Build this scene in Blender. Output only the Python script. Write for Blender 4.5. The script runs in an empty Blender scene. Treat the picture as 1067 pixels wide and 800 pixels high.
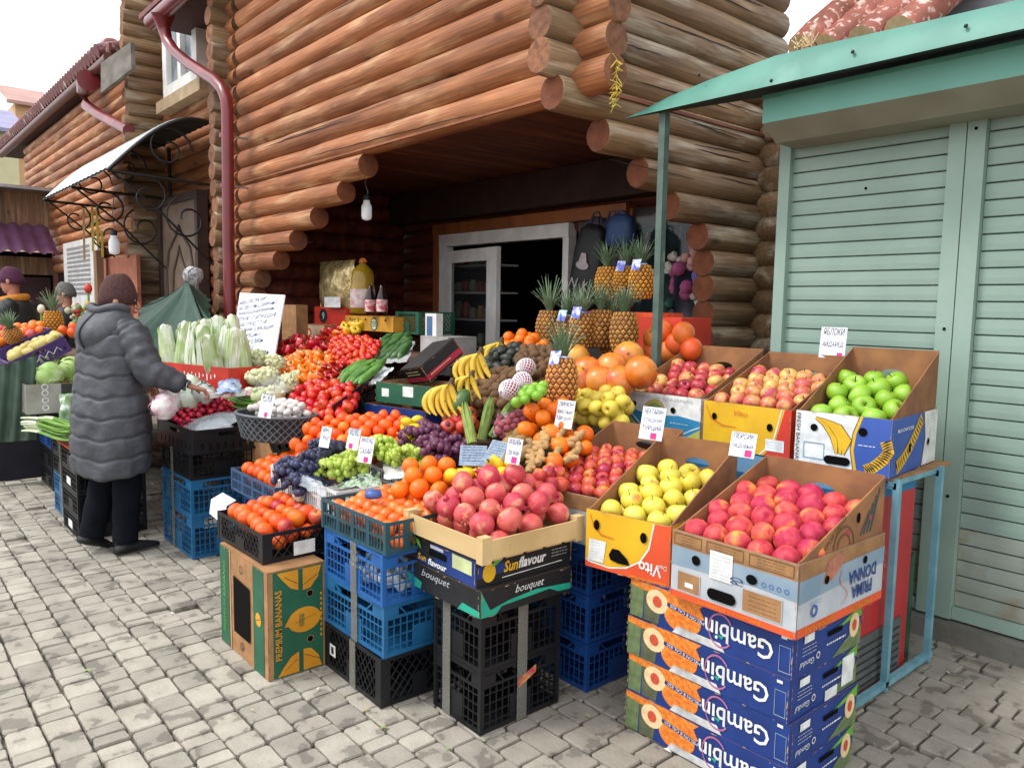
import bpy, math, random
import numpy as np
from mathutils import Vector, Matrix, geometry
random.seed(7)
SC=bpy.context.scene; COL=SC.collection
R=math.radians
# ------------------------------------------------------------------ camera model (metres; +Y into the stalls, -X up the street)
F=808.0; PITCH=R(5.8); ROLL=-0.016; EYE=1.58
_A=math.atan((533.5+163)*math.cos(PITCH)/F)
_fh=Vector((-math.cos(_A),math.sin(_A),0)); _up=Vector((0,0,1)); _rt=_fh.cross(_up)
FW=_fh*math.cos(PITCH)-_up*math.sin(PITCH); _u2=_fh*math.sin(PITCH)+_up*math.cos(PITCH)
RT=_rt*math.cos(ROLL)-_u2*math.sin(ROLL); UP=_u2*math.cos(ROLL)+_rt*math.sin(ROLL)
CAM=Vector((0,0,EYE))
def W(px,py,x=None,y=None,z=None):
    d=FW*F+RT*(px-533.5)-UP*(py-400)
    if z is not None: t=(z-EYE)/d.z
    elif y is not None: t=y/d.y
    else: t=x/d.x
    return CAM+d*t
cd=bpy.data.cameras.new('camera'); cam=bpy.data.objects.new('camera',cd); COL.objects.link(cam)
cd.sensor_width=36; cd.sensor_fit='HORIZONTAL'; cd.lens=F/1067*36; cd.clip_end=500; cd.clip_start=.05
M4=Matrix((RT,UP,-FW)).transposed().to_4x4(); M4.translation=CAM; cam.matrix_world=M4
def Y_(px,py,y): return W(px,py,y=y)
def X_(px,py,x): return W(px,py,x=x)
SC.camera=cam
# ------------------------------------------------------------------ world
w=bpy.data.worlds.new('World'); SC.world=w; w.use_nodes=True
nt=w.node_tree; nt.nodes.clear()
sky=nt.nodes.new('ShaderNodeTexSky'); sky.sky_type='NISHITA'; sky.sun_disc=False
sky.sun_elevation=R(48); sky.sun_rotation=R(200); sky.air_density=1.0; sky.dust_density=4.0; sky.ozone_density=1
hs=nt.nodes.new('ShaderNodeHueSaturation'); hs.inputs['Saturation'].default_value=.22; hs.inputs['Value'].default_value=1
tc=nt.nodes.new('ShaderNodeTexCoord'); ns=nt.nodes.new('ShaderNodeTexNoise'); ns.inputs['Scale'].default_value=3; ns.inputs['Detail'].default_value=4
mp=nt.nodes.new('ShaderNodeMapping'); mp.inputs['Scale'].default_value=(1,1,3)
rmp=nt.nodes.new('ShaderNodeMapRange'); rmp.inputs['From Min'].default_value=.3; rmp.inputs['From Max'].default_value=.7; rmp.inputs['To Min'].default_value=.45; rmp.inputs['To Max'].default_value=1.0
mx=nt.nodes.new('ShaderNodeMix'); mx.data_type='RGBA'; mx.inputs['B'].default_value=(12.6,13.0,13.7,1)
bg=nt.nodes.new('ShaderNodeBackground'); bg.inputs['Strength'].default_value=.125
out=nt.nodes.new('ShaderNodeOutputWorld')
L=nt.links.new
L(tc.outputs['Generated'],mp.inputs['Vector']); L(mp.outputs['Vector'],ns.inputs['Vector']); L(ns.outputs['Fac'],rmp.inputs['Value'])
L(sky.outputs['Color'],hs.inputs['Color']); L(hs.outputs['Color'],mx.inputs['A']); L(rmp.outputs['Result'],mx.inputs['Factor'])
L(mx.outputs['Result'],bg.inputs['Color']); L(bg.outputs['Background'],out.inputs['Surface'])
sl=bpy.data.lights.new('sun','SUN'); sl.energy=1.5; sl.angle=R(14); sl.color=(1,.98,.95)
so=bpy.data.objects.new('sun',sl); COL.objects.link(so)
_sd=Vector((-.35,-.62,.95)).normalized()      # towards the sun
so.rotation_euler=_sd.to_track_quat('Z','Y').to_euler()
sky.sun_rotation=math.atan2(_sd.x,_sd.y); sky.sun_elevation=math.asin(_sd.z)
SC.view_settings.view_transform='Standard'; SC.view_settings.look='None'; SC.view_settings.exposure=0.0; SC.view_settings.gamma=1
SC.render.engine='CYCLES'
SC.cycles.max_bounces=6; SC.cycles.diffuse_bounces=3; SC.cycles.glossy_bounces=3; SC.cycles.transmission_bounces=5; SC.cycles.transparent_max_bounces=8
# ------------------------------------------------------------------ materials
MATS={}
def srgb(h):
    if isinstance(h,str):
        h=h.lstrip('#'); c=[int(h[i:i+2],16)/255 for i in (0,2,4)]
        return tuple(((v+.055)/1.055)**2.4 if v>.04045 else v/12.92 for v in c)
    return tuple(h)
def mat(name,c1,c2=None,scale=8.0,rough=.6,bump=0.0,bscale=None,stretch=None,metal=0,spec=.5,detail=4,lo=.35,hi=.65,
        island=0.0,c3=None,c3lo=.6,c3hi=.7,c3scale=None,objrand=0.0,sss=0,coat=0,trans=0,alpha=1,hue=0.0,wear=None,emit=None):
    if name in MATS: return MATS[name]
    m=bpy.data.materials.new(name); m.use_nodes=True; MATS[name]=m
    n=m.node_tree.nodes; l=m.node_tree.links.new; b=n['Principled BSDF']
    c1=srgb(c1); c2=srgb(c2) if c2 else tuple(v*.72 for v in c1)
    tc=n.new('ShaderNodeTexCoord'); vec=tc.outputs['Object']
    oi=n.new('ShaderNodeObjectInfo')
    if stretch or objrand:
        mp=n.new('ShaderNodeMapping'); mp.inputs['Scale'].default_value=stretch or (1,1,1); l(vec,mp.inputs['Vector'])
        if objrand:
            mu=n.new('ShaderNodeMath'); mu.operation='MULTIPLY'; mu.inputs[1].default_value=37.0; l(oi.outputs['Random'],mu.inputs[0])
            cx=n.new('ShaderNodeCombineXYZ'); l(mu.outputs[0],cx.inputs[0]); l(mu.outputs[0],cx.inputs[2]); l(cx.outputs[0],mp.inputs['Location'])
        vec=mp.outputs['Vector']
    nz=n.new('ShaderNodeTexNoise'); nz.inputs['Scale'].default_value=scale; nz.inputs['Detail'].default_value=detail; l(vec,nz.inputs['Vector'])
    mr=n.new('ShaderNodeMapRange'); mr.inputs['From Min'].default_value=lo; mr.inputs['From Max'].default_value=hi; l(nz.outputs['Fac'],mr.inputs['Value'])
    fac=mr.outputs['Result']
    if objrand:
        ad=n.new('ShaderNodeMath'); ad.operation='MULTIPLY_ADD'; ad.inputs[1].default_value=objrand; l(oi.outputs['Random'],ad.inputs[0])
        sb=n.new('ShaderNodeMath'); sb.operation='SUBTRACT'; sb.inputs[1].default_value=objrand/2; l(fac,sb.inputs[0]); l(sb.outputs[0],ad.inputs[2])
        ad.use_clamp=True; fac=ad.outputs[0]
    mx=n.new('ShaderNodeMix'); mx.data_type='RGBA'; mx.inputs['A'].default_value=c1+(1,); mx.inputs['B'].default_value=c2+(1,); l(fac,mx.inputs['Factor'])
    col=mx.outputs['Result']
    if c3:
        n3=n.new('ShaderNodeTexNoise'); n3.inputs['Scale'].default_value=c3scale or scale*.45; n3.inputs['Detail'].default_value=5; l(vec,n3.inputs['Vector'])
        r3=n.new('ShaderNodeMapRange'); r3.inputs['From Min'].default_value=c3lo; r3.inputs['From Max'].default_value=c3hi; l(n3.outputs['Fac'],r3.inputs['Value'])
        m3=n.new('ShaderNodeMix'); m3.data_type='RGBA'; m3.inputs['B'].default_value=srgb(c3)+(1,); l(col,m3.inputs['A']); l(r3.outputs['Result'],m3.inputs['Factor'])
        col=m3.outputs['Result']
    if island or hue:
        h=n.new('ShaderNodeHueSaturation')
        if island:
            at=n.new('ShaderNodeAttribute'); at.attribute_name='v'
            r=n.new('ShaderNodeMapRange'); r.inputs['To Min'].default_value=1-island; r.inputs['To Max'].default_value=1+island; l(at.outputs['Fac'],r.inputs['Value'])
            l(r.outputs['Result'],h.inputs['Value'])
        if hue:
            r=n.new('ShaderNodeMapRange'); r.inputs['To Min'].default_value=.5-hue; r.inputs['To Max'].default_value=.5+hue; l(oi.outputs['Random'],r.inputs['Value'])
            l(r.outputs['Result'],h.inputs['Hue'])
        l(col,h.inputs['Color']); col=h.outputs['Color']
    l(col,b.inputs['Base Color'])
    b.inputs['Roughness'].default_value=rough; b.inputs['Metallic'].default_value=metal; b.inputs['Specular IOR Level'].default_value=spec
    if coat: b.inputs['Coat Weight'].default_value=coat; b.inputs['Coat Roughness'].default_value=.25
    if trans: b.inputs['Transmission Weight'].default_value=trans
    if alpha<1: b.inputs['Alpha'].default_value=alpha
    if emit: b.inputs['Emission Color'].default_value=srgb(emit[0])+(1,); b.inputs['Emission Strength'].default_value=emit[1]
    if bump:
        nb=n.new('ShaderNodeTexNoise'); nb.inputs['Scale'].default_value=bscale or scale*2; nb.inputs['Detail'].default_value=6; l(vec,nb.inputs['Vector'])
        bp=n.new('ShaderNodeBump'); bp.inputs['Strength'].default_value=1; bp.inputs['Distance'].default_value=bump; l(nb.outputs['Fac'],bp.inputs['Height']); l(bp.outputs['Normal'],b.inputs['Normal'])
    return m
# ------------------------------------------------------------------ mesh builder
class MB:
    def __init__(s): s.v=[]; s.f=[]; s.m=[]; s.a=[]; s.mats=[]; s.mi={}; s.sm=[]
    def mid(s,m):
        if m.name not in s.mi: s.mi[m.name]=len(s.mats); s.mats.append(m)
        return s.mi[m.name]
    def add(s,vs,fs,m,val=.5,smooth=False,X=None):
        o=len(s.v); i=s.mid(m)
        s.v.extend([tuple(X@Vector(p)) for p in vs] if X is not None else [tuple(p) for p in vs])
        for f in fs: s.f.append([o+k for k in f]); s.m.append(i); s.a.append(val); s.sm.append(smooth)
    def box(s,c,d,m,rot=None,val=.5,taper=1,bev=0):
        x,y,z=d[0]/2,d[1]/2,d[2]/2; t=taper
        vs=[(-x,-y,-z),(x,-y,-z),(x,y,-z),(-x,y,-z),(-x*t,-y*t,z),(x*t,-y*t,z),(x*t,y*t,z),(-x*t,y*t,z)]
        X=Matrix.Translation(c)@(rot.to_4x4() if rot is not None else Matrix.Identity(4))
        s.add(vs,[(0,3,2,1),(4,5,6,7),(0,1,5,4),(1,2,6,5),(2,3,7,6),(3,0,4,7)],m,val,X=X)
    def bx(s,x0,x1,y0,y1,z0,z1,m,val=.5): s.box(((x0+x1)/2,(y0+y1)/2,(z0+z1)/2),(x1-x0,y1-y0,z1-z0),m,val=val)
    def bar(s,p,q,w,h,m,val=.5):
        p=Vector(p);q=Vector(q);d=q-p
        if d.length<1e-5:return
        R_=d.to_track_quat('X','Z').to_matrix(); s.box((p+q)/2,(d.length,w,h),m,R_,val)
    def tube(s,pts,rad,m,seg=8,val=.5,caps=True,smooth=True,capm=None,sq=1):
        pts=[Vector(p) for p in pts]; n=len(pts)
        if not hasattr(rad,'__len__'): rad=[rad]*n
        vs=[];up=None
        for i,p in enumerate(pts):
            t=(pts[min(i+1,n-1)]-pts[max(i-1,0)]).normalized()
            if up is None: up=Vector((0,0,1)) if abs(t.z)<.9 else Vector((0,1,0))
            a=t.cross(up).normalized(); b=a.cross(t).normalized(); up=b
            for k in range(seg):
                g=2*math.pi*k/seg; vs.append(p+a*math.cos(g)*rad[i]+b*math.sin(g)*rad[i]*sq)
        fs=[(i*seg+k,i*seg+(k+1)%seg,(i+1)*seg+(k+1)%seg,(i+1)*seg+k) for i in range(n-1) for k in range(seg)]
        s.add(vs,fs,m,val,smooth)
        if caps:
            s.add(vs[:seg],[tuple(range(seg))[::-1]],capm or m,val); s.add(vs[-seg:],[tuple(range(seg))],capm or m,val)
    def rev(s,prof,m,seg=14,c=(0,0,0),val=.5,X=None,lump=0,seed=0,smooth=True,sx=1,sy=1):
        rnd=random.Random(seed); vs=[];n=len(prof); ph=[rnd.random()*6.3 for _ in range(6)]
        for i,(r,z) in enumerate(prof):
            for k in range(seg):
                g=2*math.pi*k/seg; q=r*(1+lump*(math.sin(2*g+ph[0]+z*20*lump)+.6*math.sin(3*g+ph[1]+i*.5)))
                vs.append((c[0]+q*math.cos(g)*sx,c[1]+q*math.sin(g)*sy,c[2]+z))
        fs=[(i*seg+k,i*seg+(k+1)%seg,(i+1)*seg+(k+1)%seg,(i+1)*seg+k) for i in range(n-1) for k in range(seg)]
        fs+=[tuple(range(seg))[::-1],tuple(range((n-1)*seg,n*seg))]
        s.add(vs,fs,m,val,smooth,X)
    def ball(s,c,r,m,seg=10,rings=6,sz=1,val=.5,X=None,lump=0,seed=0):
        prof=[(r*math.sin(math.pi*i/rings)*.999+1e-4,-r*sz*math.cos(math.pi*i/rings)) for i in range(rings+1)]
        s.rev(prof,m,seg,c,val,X,lump,seed)
    def mesh(s,name):
        me=bpy.data.meshes.new(name); me.from_pydata(s.v,[],s.f); 
        for m in s.mats: me.materials.append(m)
        me.polygons.foreach_set('material_index',s.m); me.polygons.foreach_set('use_smooth',s.sm)
        at=me.attributes.new('v','FLOAT','FACE'); at.data.foreach_set('value',s.a)
        me.update(); return me
    def build(s,name,parent=None,loc=None,rot=None):
        return put(s.mesh(name),name,parent,loc,rot)
def put(me,name,parent=None,loc=None,rot=None):
    o=bpy.data.objects.new(name,me); COL.objects.link(o)
    if parent is not None: o.parent=parent
    if loc is not None: o.location=loc
    if rot is not None: o.rotation_euler=rot
    return o
def tag(o,label=None,cat=None,group=None,kind=None):
    if label:o['label']=label
    if cat:o['category']=cat
    if group:o['group']=group
    if kind:o['kind']=kind
    return o
def thing(name,label,cat,loc=(0,0,0),rz=0,group=None):
    o=bpy.data.objects.new(name,None); COL.objects.link(o); o.location=loc; o.rotation_euler=(0,0,rz); o.empty_display_size=.1
    return tag(o,label,cat,group)
# -------- flat shapes on a plane (outer loop + holes), printed matter and lettering
def tess(loops):
    L3=[[Vector((a,b,0)) for a,b in lp] for lp in loops]; flat=[p for lp in L3 for p in lp]
    return flat,geometry.tessellate_polygon(L3)
class Plane:
    """a plane with origin O, axes U (right) and V (up), seen from outside along -N"""
    def __init__(s,O,U,V): s.O=Vector(O); s.U=Vector(U).normalized(); s.V=Vector(V).normalized(); s.N=s.U.cross(s.V)
    def p(s,u,v,n=0): return s.O+s.U*u+s.V*v+s.N*n
def slab(mb,P,loops,m,th=.006,val=.5,inner=None):
    flat,tri=tess(loops); n=len(flat)
    a=[P.p(q.x,q.y,0) for q in flat]; b=[P.p(q.x,q.y,-th) for q in flat]
    def orient(t):
        A,B,C=flat[t[0]],flat[t[1]],flat[t[2]]; return t if (B-A).cross(C-A).z>0 else (t[0],t[2],t[1])
    tri=[orient(t) for t in tri]
    mb.add(a,tri,m,val); mb.add(b,[t[::-1] for t in tri],inner or m,val)
    o=0
    for lp in loops:
        k=len(lp); vs=[a[o+i] for i in range(k)]+[b[o+i] for i in range(k)]
        mb.add(vs,[(i,(i+1)%k,k+(i+1)%k,k+i) for i in range(k)],inner or m,val); o+=k
def decal(mb,P,loops,m,lift=.0015,val=.5):
    flat,tri=tess(loops); vs=[P.p(q.x,q.y,lift) for q in flat]
    fs=[]
    for t in tri:
        A,B,C=flat[t[0]],flat[t[1]],flat[t[2]]; fs.append(t if (B-A).cross(C-A).z>0 else (t[0],t[2],t[1]))
    mb.add(vs,fs,m,val)
def rect(a,b,c,d): return [(a,b),(c,b),(c,d),(a,d)]
def circ(x,y,r,ry=None,n=16,a0=0,a1=2*math.pi):
    full=abs(a1-a0)>6.28; k=n if full else n+1
    return [(x+r*math.cos(a0+(a1-a0)*i/n),y+(ry or r)*math.sin(a0+(a1-a0)*i/n)) for i in range(k)]
def ribbon(pts,w):
    a=[];b=[]
    for i,(x,y) in enumerate(pts):
        x0,y0=pts[max(i-1,0)];x1,y1=pts[min(i+1,len(pts)-1)]; d=math.hypot(x1-x0,y1-y0) or 1; nx,ny=-(y1-y0)/d,(x1-x0)/d
        ww=w[i]/2 if hasattr(w,'__len__') else w/2
        a.append((x+nx*ww,y+ny*ww)); b.append((x-nx*ww,y-ny*ww))
    return b+a[::-1]
_TX={}
def textmesh(s,shear=0,bold=0):
    k=(s,shear,bold)
    if k not in _TX:
        c=bpy.data.curves.new('lettering','FONT'); c.body=s; c.resolution_u=2; c.shear=shear; c.offset=bold; c.align_x='CENTER'; c.align_y='CENTER'; c.space_line=.85
        o=bpy.data.objects.new('lettering',c); me=bpy.data.meshes.new_from_object(o)
        vs=[(v.co.x,v.co.y) for v in me.vertices]; fs=[tuple(p.vertices) for p in me.polygons]
        bpy.data.objects.remove(o); bpy.data.meshes.remove(me); bpy.data.curves.remove(c)
        if vs:
            x0=min(v[0] for v in vs);x1=max(v[0] for v in vs);y0=min(v[1] for v in vs);y1=max(v[1] for v in vs)
            vs=[(v[0]-(x0+x1)/2,v[1]-(y0+y1)/2) for v in vs]
            _TX[k]=(vs,fs,x1-x0,y1-y0)
        else: _TX[k]=([],[],1,1)
    return _TX[k]
def text(mb,P,s,u,v,w=None,h=None,m=None,rot=0,lift=.003,shear=0,bold=0,mirror=False):
    vs,fs,tw,th=textmesh(s,shear,bold)
    sx=w/tw if w else h/th; sy=h/th if h else sx
    c,sn=math.cos(rot),math.sin(rot); q=[]
    for x,y in vs:
        x*=sx*(-1 if mirror else 1);y*=sy; q.append(P.p(u+x*c-y*sn,v+x*sn+y*c,lift))
    # keep faces pointing outwards
    ff=[]
    for f in fs:
        A,B,C=[Vector(q[k]) for k in f[:3]]; ff.append(f if (B-A).cross(C-A).dot(P.N)>=0 else f[::-1])
    mb.add(q,ff,m)
WHITE=mat('white_print','#e8e8e4',None,20,.6); BLACK=mat('black_print','#15161a','#0d0e10',20,.6)
KRAFT=mat('kraft_cardboard','#a5794e','#8c6540',14,.85,bump=.0006,c3='#6f4f33',c3lo=.66,c3hi=.8)
KRAFTIN=mat('inner_cardboard','#9a6b42','#80563a',9,.9,bump=.0006,c3='#5f4230',c3lo=.62,c3hi=.8)
HOLE=mat('painted_dark','#0c0a09','#080706',5,.9,spec=.1)  # flat decals in this near-black paint the dark inside of hand holes
NAVY=mat('navy_print','#1d3a80','#182f6a',6,.5,spec=.4); BLUEP=mat('blue_print','#3b5aa8','#324f98',6,.5)
SKYP=mat('sky_blue_print','#2f86b5','#277aa8',8,.55); PALEB=mat('pale_blue_print','#8f9fab','#748b9c',5,.6)
GREYP=mat('grey_print','#b9bcc0','#a4a9ae',8,.6); ORANGEP=mat('orange_print','#e2562a','#d04a22',6,.5); REDP=mat('red_print','#cf3524','#b92d20',6,.5)
YELP=mat('yellow_print','#e3b21f','#d29f18',6,.5); GOLDP=mat('golden_print','#d8951d','#c27f16',6,.5); GREENP=mat('green_print','#1c5f41','#174f38',6,.55)
LIMEP=mat('leaf_print','#6fae3a','#4f8c2b',14,.5); TEALP=mat('teal_print','#1fa387','#178a74',6,.5); PINKP=mat('pink_print','#d6247c','#c21e6c',6,.5)
MELP=mat('melon_print','#e08a35','#c9641d',60,.5); CREAMP=mat('cream_print','#e7cfa0','#d8b98a',30,.5); MOSSP=mat('moss_print','#6f7f55','#5a6a45',40,.5)
SHUT=mat('shutter_green','#8fa69a','#859c90',3,.5,c3='#7b8b82',c3lo=.6,c3hi=.8,bump=.0006,bscale=40)
SHUTD=mat('shutter_grime','#6f6f5f','#8d8f80',2,.6)
CANG=mat('canopy_green','#55907f','#457e6f',3,.5,c3='#86b5a8',c3lo=.58,c3hi=.72,bump=.001,bscale=20)
CANB=mat('fascia_green','#64a08f','#5a9484',2,.5,bump=.0005,bscale=20)
STAND=mat('stand_blue_paint','#76a6b2','#6292a0',12,.4,c3='#a3c0c0',c3lo=.66,c3hi=.75,bump=.0003)
GPOST=mat('post_green_paint','#54695f','#43554d',10,.5,c3='#9aa79f',c3lo=.62,c3hi=.72)
REDPIPE=mat('red_downpipe','#7b2427','#6a1e21',4,.35,coat=.2,c3='#a2484a',c3lo=.62,c3hi=.8)
WHITEF=mat('white_frame','#efece8','#dedad5',6,.45); BROWNF=mat('brown_trim','#9b5a2c','#7f4622',6,.6,stretch=(1,1,.2))
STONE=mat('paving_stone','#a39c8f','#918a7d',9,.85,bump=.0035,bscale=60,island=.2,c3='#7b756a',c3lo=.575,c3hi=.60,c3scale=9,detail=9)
GROUT=mat('paving_joint_dirt','#777166','#625d53',9,.95,bump=.004,bscale=80)
def woodmat(name,c1,c2,st,c3,island=.2,bump=.003):
    m=mat(name,c1,c2,6,.62,bump=bump,bscale=14,stretch=st,c3=c3,c3lo=.52,c3hi=.72,c3scale=9,island=island,detail=7,spec=.3)
    # fine grain, dark streaks and knots on top of the broad colour
    n=m.node_tree.nodes; l=m.node_tree.links.new; b=n['Principled BSDF']; src=b.inputs['Base Color'].links[0].from_socket
    tc=n.new('ShaderNodeTexCoord'); mp=n.new('ShaderNodeMapping'); mp.inputs['Scale'].default_value=tuple((.035 if v<1 else 1) for v in st); l(tc.outputs['Object'],mp.inputs['Vector'])
    g=n.new('ShaderNodeTexNoise'); g.inputs['Scale'].default_value=75; g.inputs['Detail'].default_value=5; l(mp.outputs['Vector'],g.inputs['Vector'])
    gr=n.new('ShaderNodeMapRange'); gr.inputs['From Min'].default_value=.3; gr.inputs['From Max'].default_value=.7; gr.inputs['To Min'].default_value=.62; gr.inputs['To Max'].default_value=1.22; l(g.outputs['Fac'],gr.inputs['Value'])
    mk=n.new('ShaderNodeMapping'); mk.inputs['Scale'].default_value=tuple((.45 if v<1 else 1) for v in st); l(tc.outputs['Object'],mk.inputs['Vector'])
    vo=n.new('ShaderNodeTexVoronoi'); vo.inputs['Scale'].default_value=3.6; l(mk.outputs['Vector'],vo.inputs['Vector'])
    vr=n.new('ShaderNodeMapRange'); vr.inputs['From Min'].default_value=.05; vr.inputs['From Max'].default_value=.13; vr.inputs['To Min'].default_value=.45; vr.inputs['To Max'].default_value=1.0; l(vo.outputs['Distance'],vr.inputs['Value'])
    mu=n.new('ShaderNodeMath'); mu.operation='MULTIPLY'; l(gr.outputs['Result'],mu.inputs[0]); l(vr.outputs['Result'],mu.inputs[1])
    hs=n.new('ShaderNodeHueSaturation'); l(src,hs.inputs['Color']); l(mu.outputs[0],hs.inputs['Value']); l(hs.outputs['Color'],b.inputs['Base Color'])
    return m
LOGX=woodmat('log_along_street','#ad7047','#8b5535',(.16,1,1),'#c79b70')
LOGY=woodmat('log_into_yard','#947656','#6f573f',(1,.16,1),'#bbad96')
LOGD=woodmat('log_in_porch','#6e3222','#4e2217',(.12,1,1),'#84432c',.12)  # dark red porch logs, colour deepened to stand for the porch's shade
LOGE=mat('log_end_grain','#8a5b3c','#6b432c',22,.8,bump=.003,bscale=60,c3='#55331f',c3lo=.55,c3hi=.7,island=.25)
LOGN=mat('log_fresh_notch','#7d4526','#63361f',14,.8,bump=.003,bscale=40,island=.2)
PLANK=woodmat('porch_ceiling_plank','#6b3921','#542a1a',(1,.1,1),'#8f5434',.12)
OLDW=woodmat('old_plank','#8a6a4e','#6c5340',(1,1,.1),'#a98d6c',.25)
PINKLOG=mat('pink_painted_log','#a8624f','#7d4535',8,.6,bump=.003,c3='#d6b6aa',c3lo=.54,c3hi=.64,c3scale=26,detail=7)
CRATEW=mat('pale_crate_wood','#cdaf7c','#b99a68',5,.75,stretch=(.2,1,1),bump=.001,bscale=30,island=.1)
PBLK=mat('black_plastic','#17181b','#111215',8,.42,spec=.4); PBLU=mat('blue_plastic','#1f628f','#19547d',8,.42); PNAV=mat('dark_blue_plastic','#123f7d','#0e3369',8,.45)
PTEAL=mat('teal_plastic','#24505a','#1c434d',8,.45); PWHT=mat('white_plastic','#d6d8d6','#c2c5c3',8,.45); PRBL=mat('bright_blue_plastic','#1f5ea0','#1a5190',8,.42)
PGRY=mat('grey_plastic','#5f6468','#50555a',8,.5); PRED=mat('red_plastic','#b3242c','#9c1d26',8,.45); PGRN=mat('green_plastic','#1d5b45','#174c3a',8,.5)
TAPE=mat('clear_parcel_tape','#8b8a80','#82817a',3,.25,alpha=.45)
FILM=mat('clear_plastic_film','#dfe6ea','#c8d2d8',12,.15,alpha=.38,spec=.8,bump=.01,bscale=25)
PAPER=mat('price_paper','#e8e9ec','#dcdde2',20,.7); INK=mat('blue_ink','#27315f','#1c2450',20,.7)
TARP=mat('green_tarp','#1f4636','#163427',7,.55,bump=.004,bscale=6)
DOORM=mat('door_brown','#8d7766','#76624e',5,.4,coat=.2); GLASSD=mat('dark_glass','#1a1d22','#121419',5,.08,spec=.7)
STEEL=mat('galvanised','#a9adb0','#8d9295',8,.35,metal=.7); DKIRON=mat('black_iron','#1b1c1f','#141517',8,.5)
# ================================================================== ground
def flat(name,x0,x1,y0,y1,z,m):
    mb=MB(); mb.add([(x0,y0,z),(x1,y0,z),(x1,y1,z),(x0,y1,z)],[(0,1,2,3)],m); return tag(mb.build(name),kind='structure')
flat('ground',-260,200,-200,260,-.03,GROUT)
rs=random.Random(3)
mb=MB(); y=-2.2; row=0
while y<4.02:
    wdt=.122*(.96+.08*rs.random()); x=-15+rs.random()*.3
    while x<2.2:
        ln=rs.choice((.075,.10,.12,.14,.15,.18)); 
        if x<-9: ln*=1.0
        g=.0048; sink=-.006*rs.random() 
        if rs.random()<.035: sink=-.02
        j=lambda:(rs.random()-.5)*.008
        z=sink; b=.012
        xa,xb,ya,yb=x+g,x+ln-g,y+g*.9,y+wdt-g*.9
        c=[(xa+j(),ya+j()),(xb+j(),ya+j()),(xb+j(),yb+j()),(xa+j(),yb+j())]
        cx=sum(p[0] for p in c)/4; cy=sum(p[1] for p in c)/4
        def sub(p,q,t): return (p[0]+(q[0]-p[0])*t,p[1]+(q[1]-p[1])*t)
        lo=[]
        for i in range(4):
            lo.append(sub(c[i],c[(i-1)%4],.07)); lo.append(sub(c[i],c[(i+1)%4],.07))
        hi=[sub(p,(cx,cy),.055) for p in lo]
        vs=[(p[0],p[1],-.028) for p in lo]+[(p[0],p[1],z-.006) for p in lo]+[(p[0],p[1],z) for p in hi]
        fs=[(i,(i+1)%8,8+(i+1)%8,8+i) for i in range(8)]+[(8+i,8+(i+1)%8,16+(i+1)%8,16+i) for i in range(8)]+[tuple(range(16,24))]
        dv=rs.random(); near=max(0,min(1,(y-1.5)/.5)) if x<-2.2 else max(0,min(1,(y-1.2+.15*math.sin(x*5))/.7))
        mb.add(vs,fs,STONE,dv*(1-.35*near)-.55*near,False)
        x+=ln
    y+=wdt; row+=1
tag(mb.build('pavement'),kind='structure')
# kerb / plinth under the shuttered kiosk
mb=MB(); x=-2.6
KERBM=mat('kerb_concrete','#75736a','#605e56',6,.9,bump=.003,bscale=60)
while x<2.4: mb.bx(x+.004,x+.796,3.93,4.12,-.03,.088,KERBM,rs.random()); x+=.8
tag(mb.build('kerb'),kind='structure')

# ================================================================== log building
S=.18; RL=.102
Z0=W(541,80.8,y=3.25).z               # one of the gaps of the street front
def log(mb,p,q,r,m,capm,val,rnd,seg=14,step=.45):
    p=Vector(p);q=Vector(q);n=max(2,int((q-p).length/step)+1); pts=[];rad=[]
    for i in range(n):
        t=i/(n-1); k=p.lerp(q,t); 
        if 0<i<n-1: k+=Vector((0,rnd.uniform(-.004,.004),rnd.uniform(-.003,.003)))
        pts.append(k); rad.append(r*(1+rnd.uniform(-.025,.03)))
    d=(q-p).normalized(); pts=[p]+[p+d*.012]+pts[1:-1]+[q-d*.012]+[q]; rad=[rad[0]*.93]+rad+[rad[-1]*.93]; 
    rad=rad[:len(pts)]
    mb.tube(pts,rad,m,seg,val,capm=capm)
    for e,sg in ((p,-1),(q,1)):      # slightly domed growth rings so that the end is not a flat disc
        pass
rb=random.Random(11)
log_house=thing('log_house','big russet log house with a porch open at the corner and stepped log ends','house',(-3.36,3.34,0))
LH=Vector((-3.36,3.34,0))
def lbuild(mb,name,parent=None):
    o=mb.build(name,parent or log_house,loc=-LH); return o
XL,YA,XB,YB=-8.3,3.25,-3.27,5.2
ya=YA+RL
# street front: courses k; the lowest full course has its underside at the porch head
ks=range(0,14)
front=MB()
zf=lambda k: Z0-S*.5+S*k              # centre of course k; k=0 is the lowest full course
for k in range(0,15):
    z=zf(k); proud=.17+rb.random()*.05
    log(front,(XL-.05,ya,z),(XB+.02+proud,ya,z),RL,LOGX,LOGE,rb.random(),rb)
# stepped corbel logs on the left of the porch mouth
ends=[365,343,316,295,278,262,258,258,258,258]
for i,e in enumerate(ends):
    z=zf(-1-i); xe=W(e,200+20*i,y=YA).x+ (.12 if i<5 else .05)
    log(front,(XL-.05,ya,z),(xe,ya,z),RL,LOGX,LOGN if i<5 else LOGE,rb.random(),rb)
lbuild(front,'front_log_wall')
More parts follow.
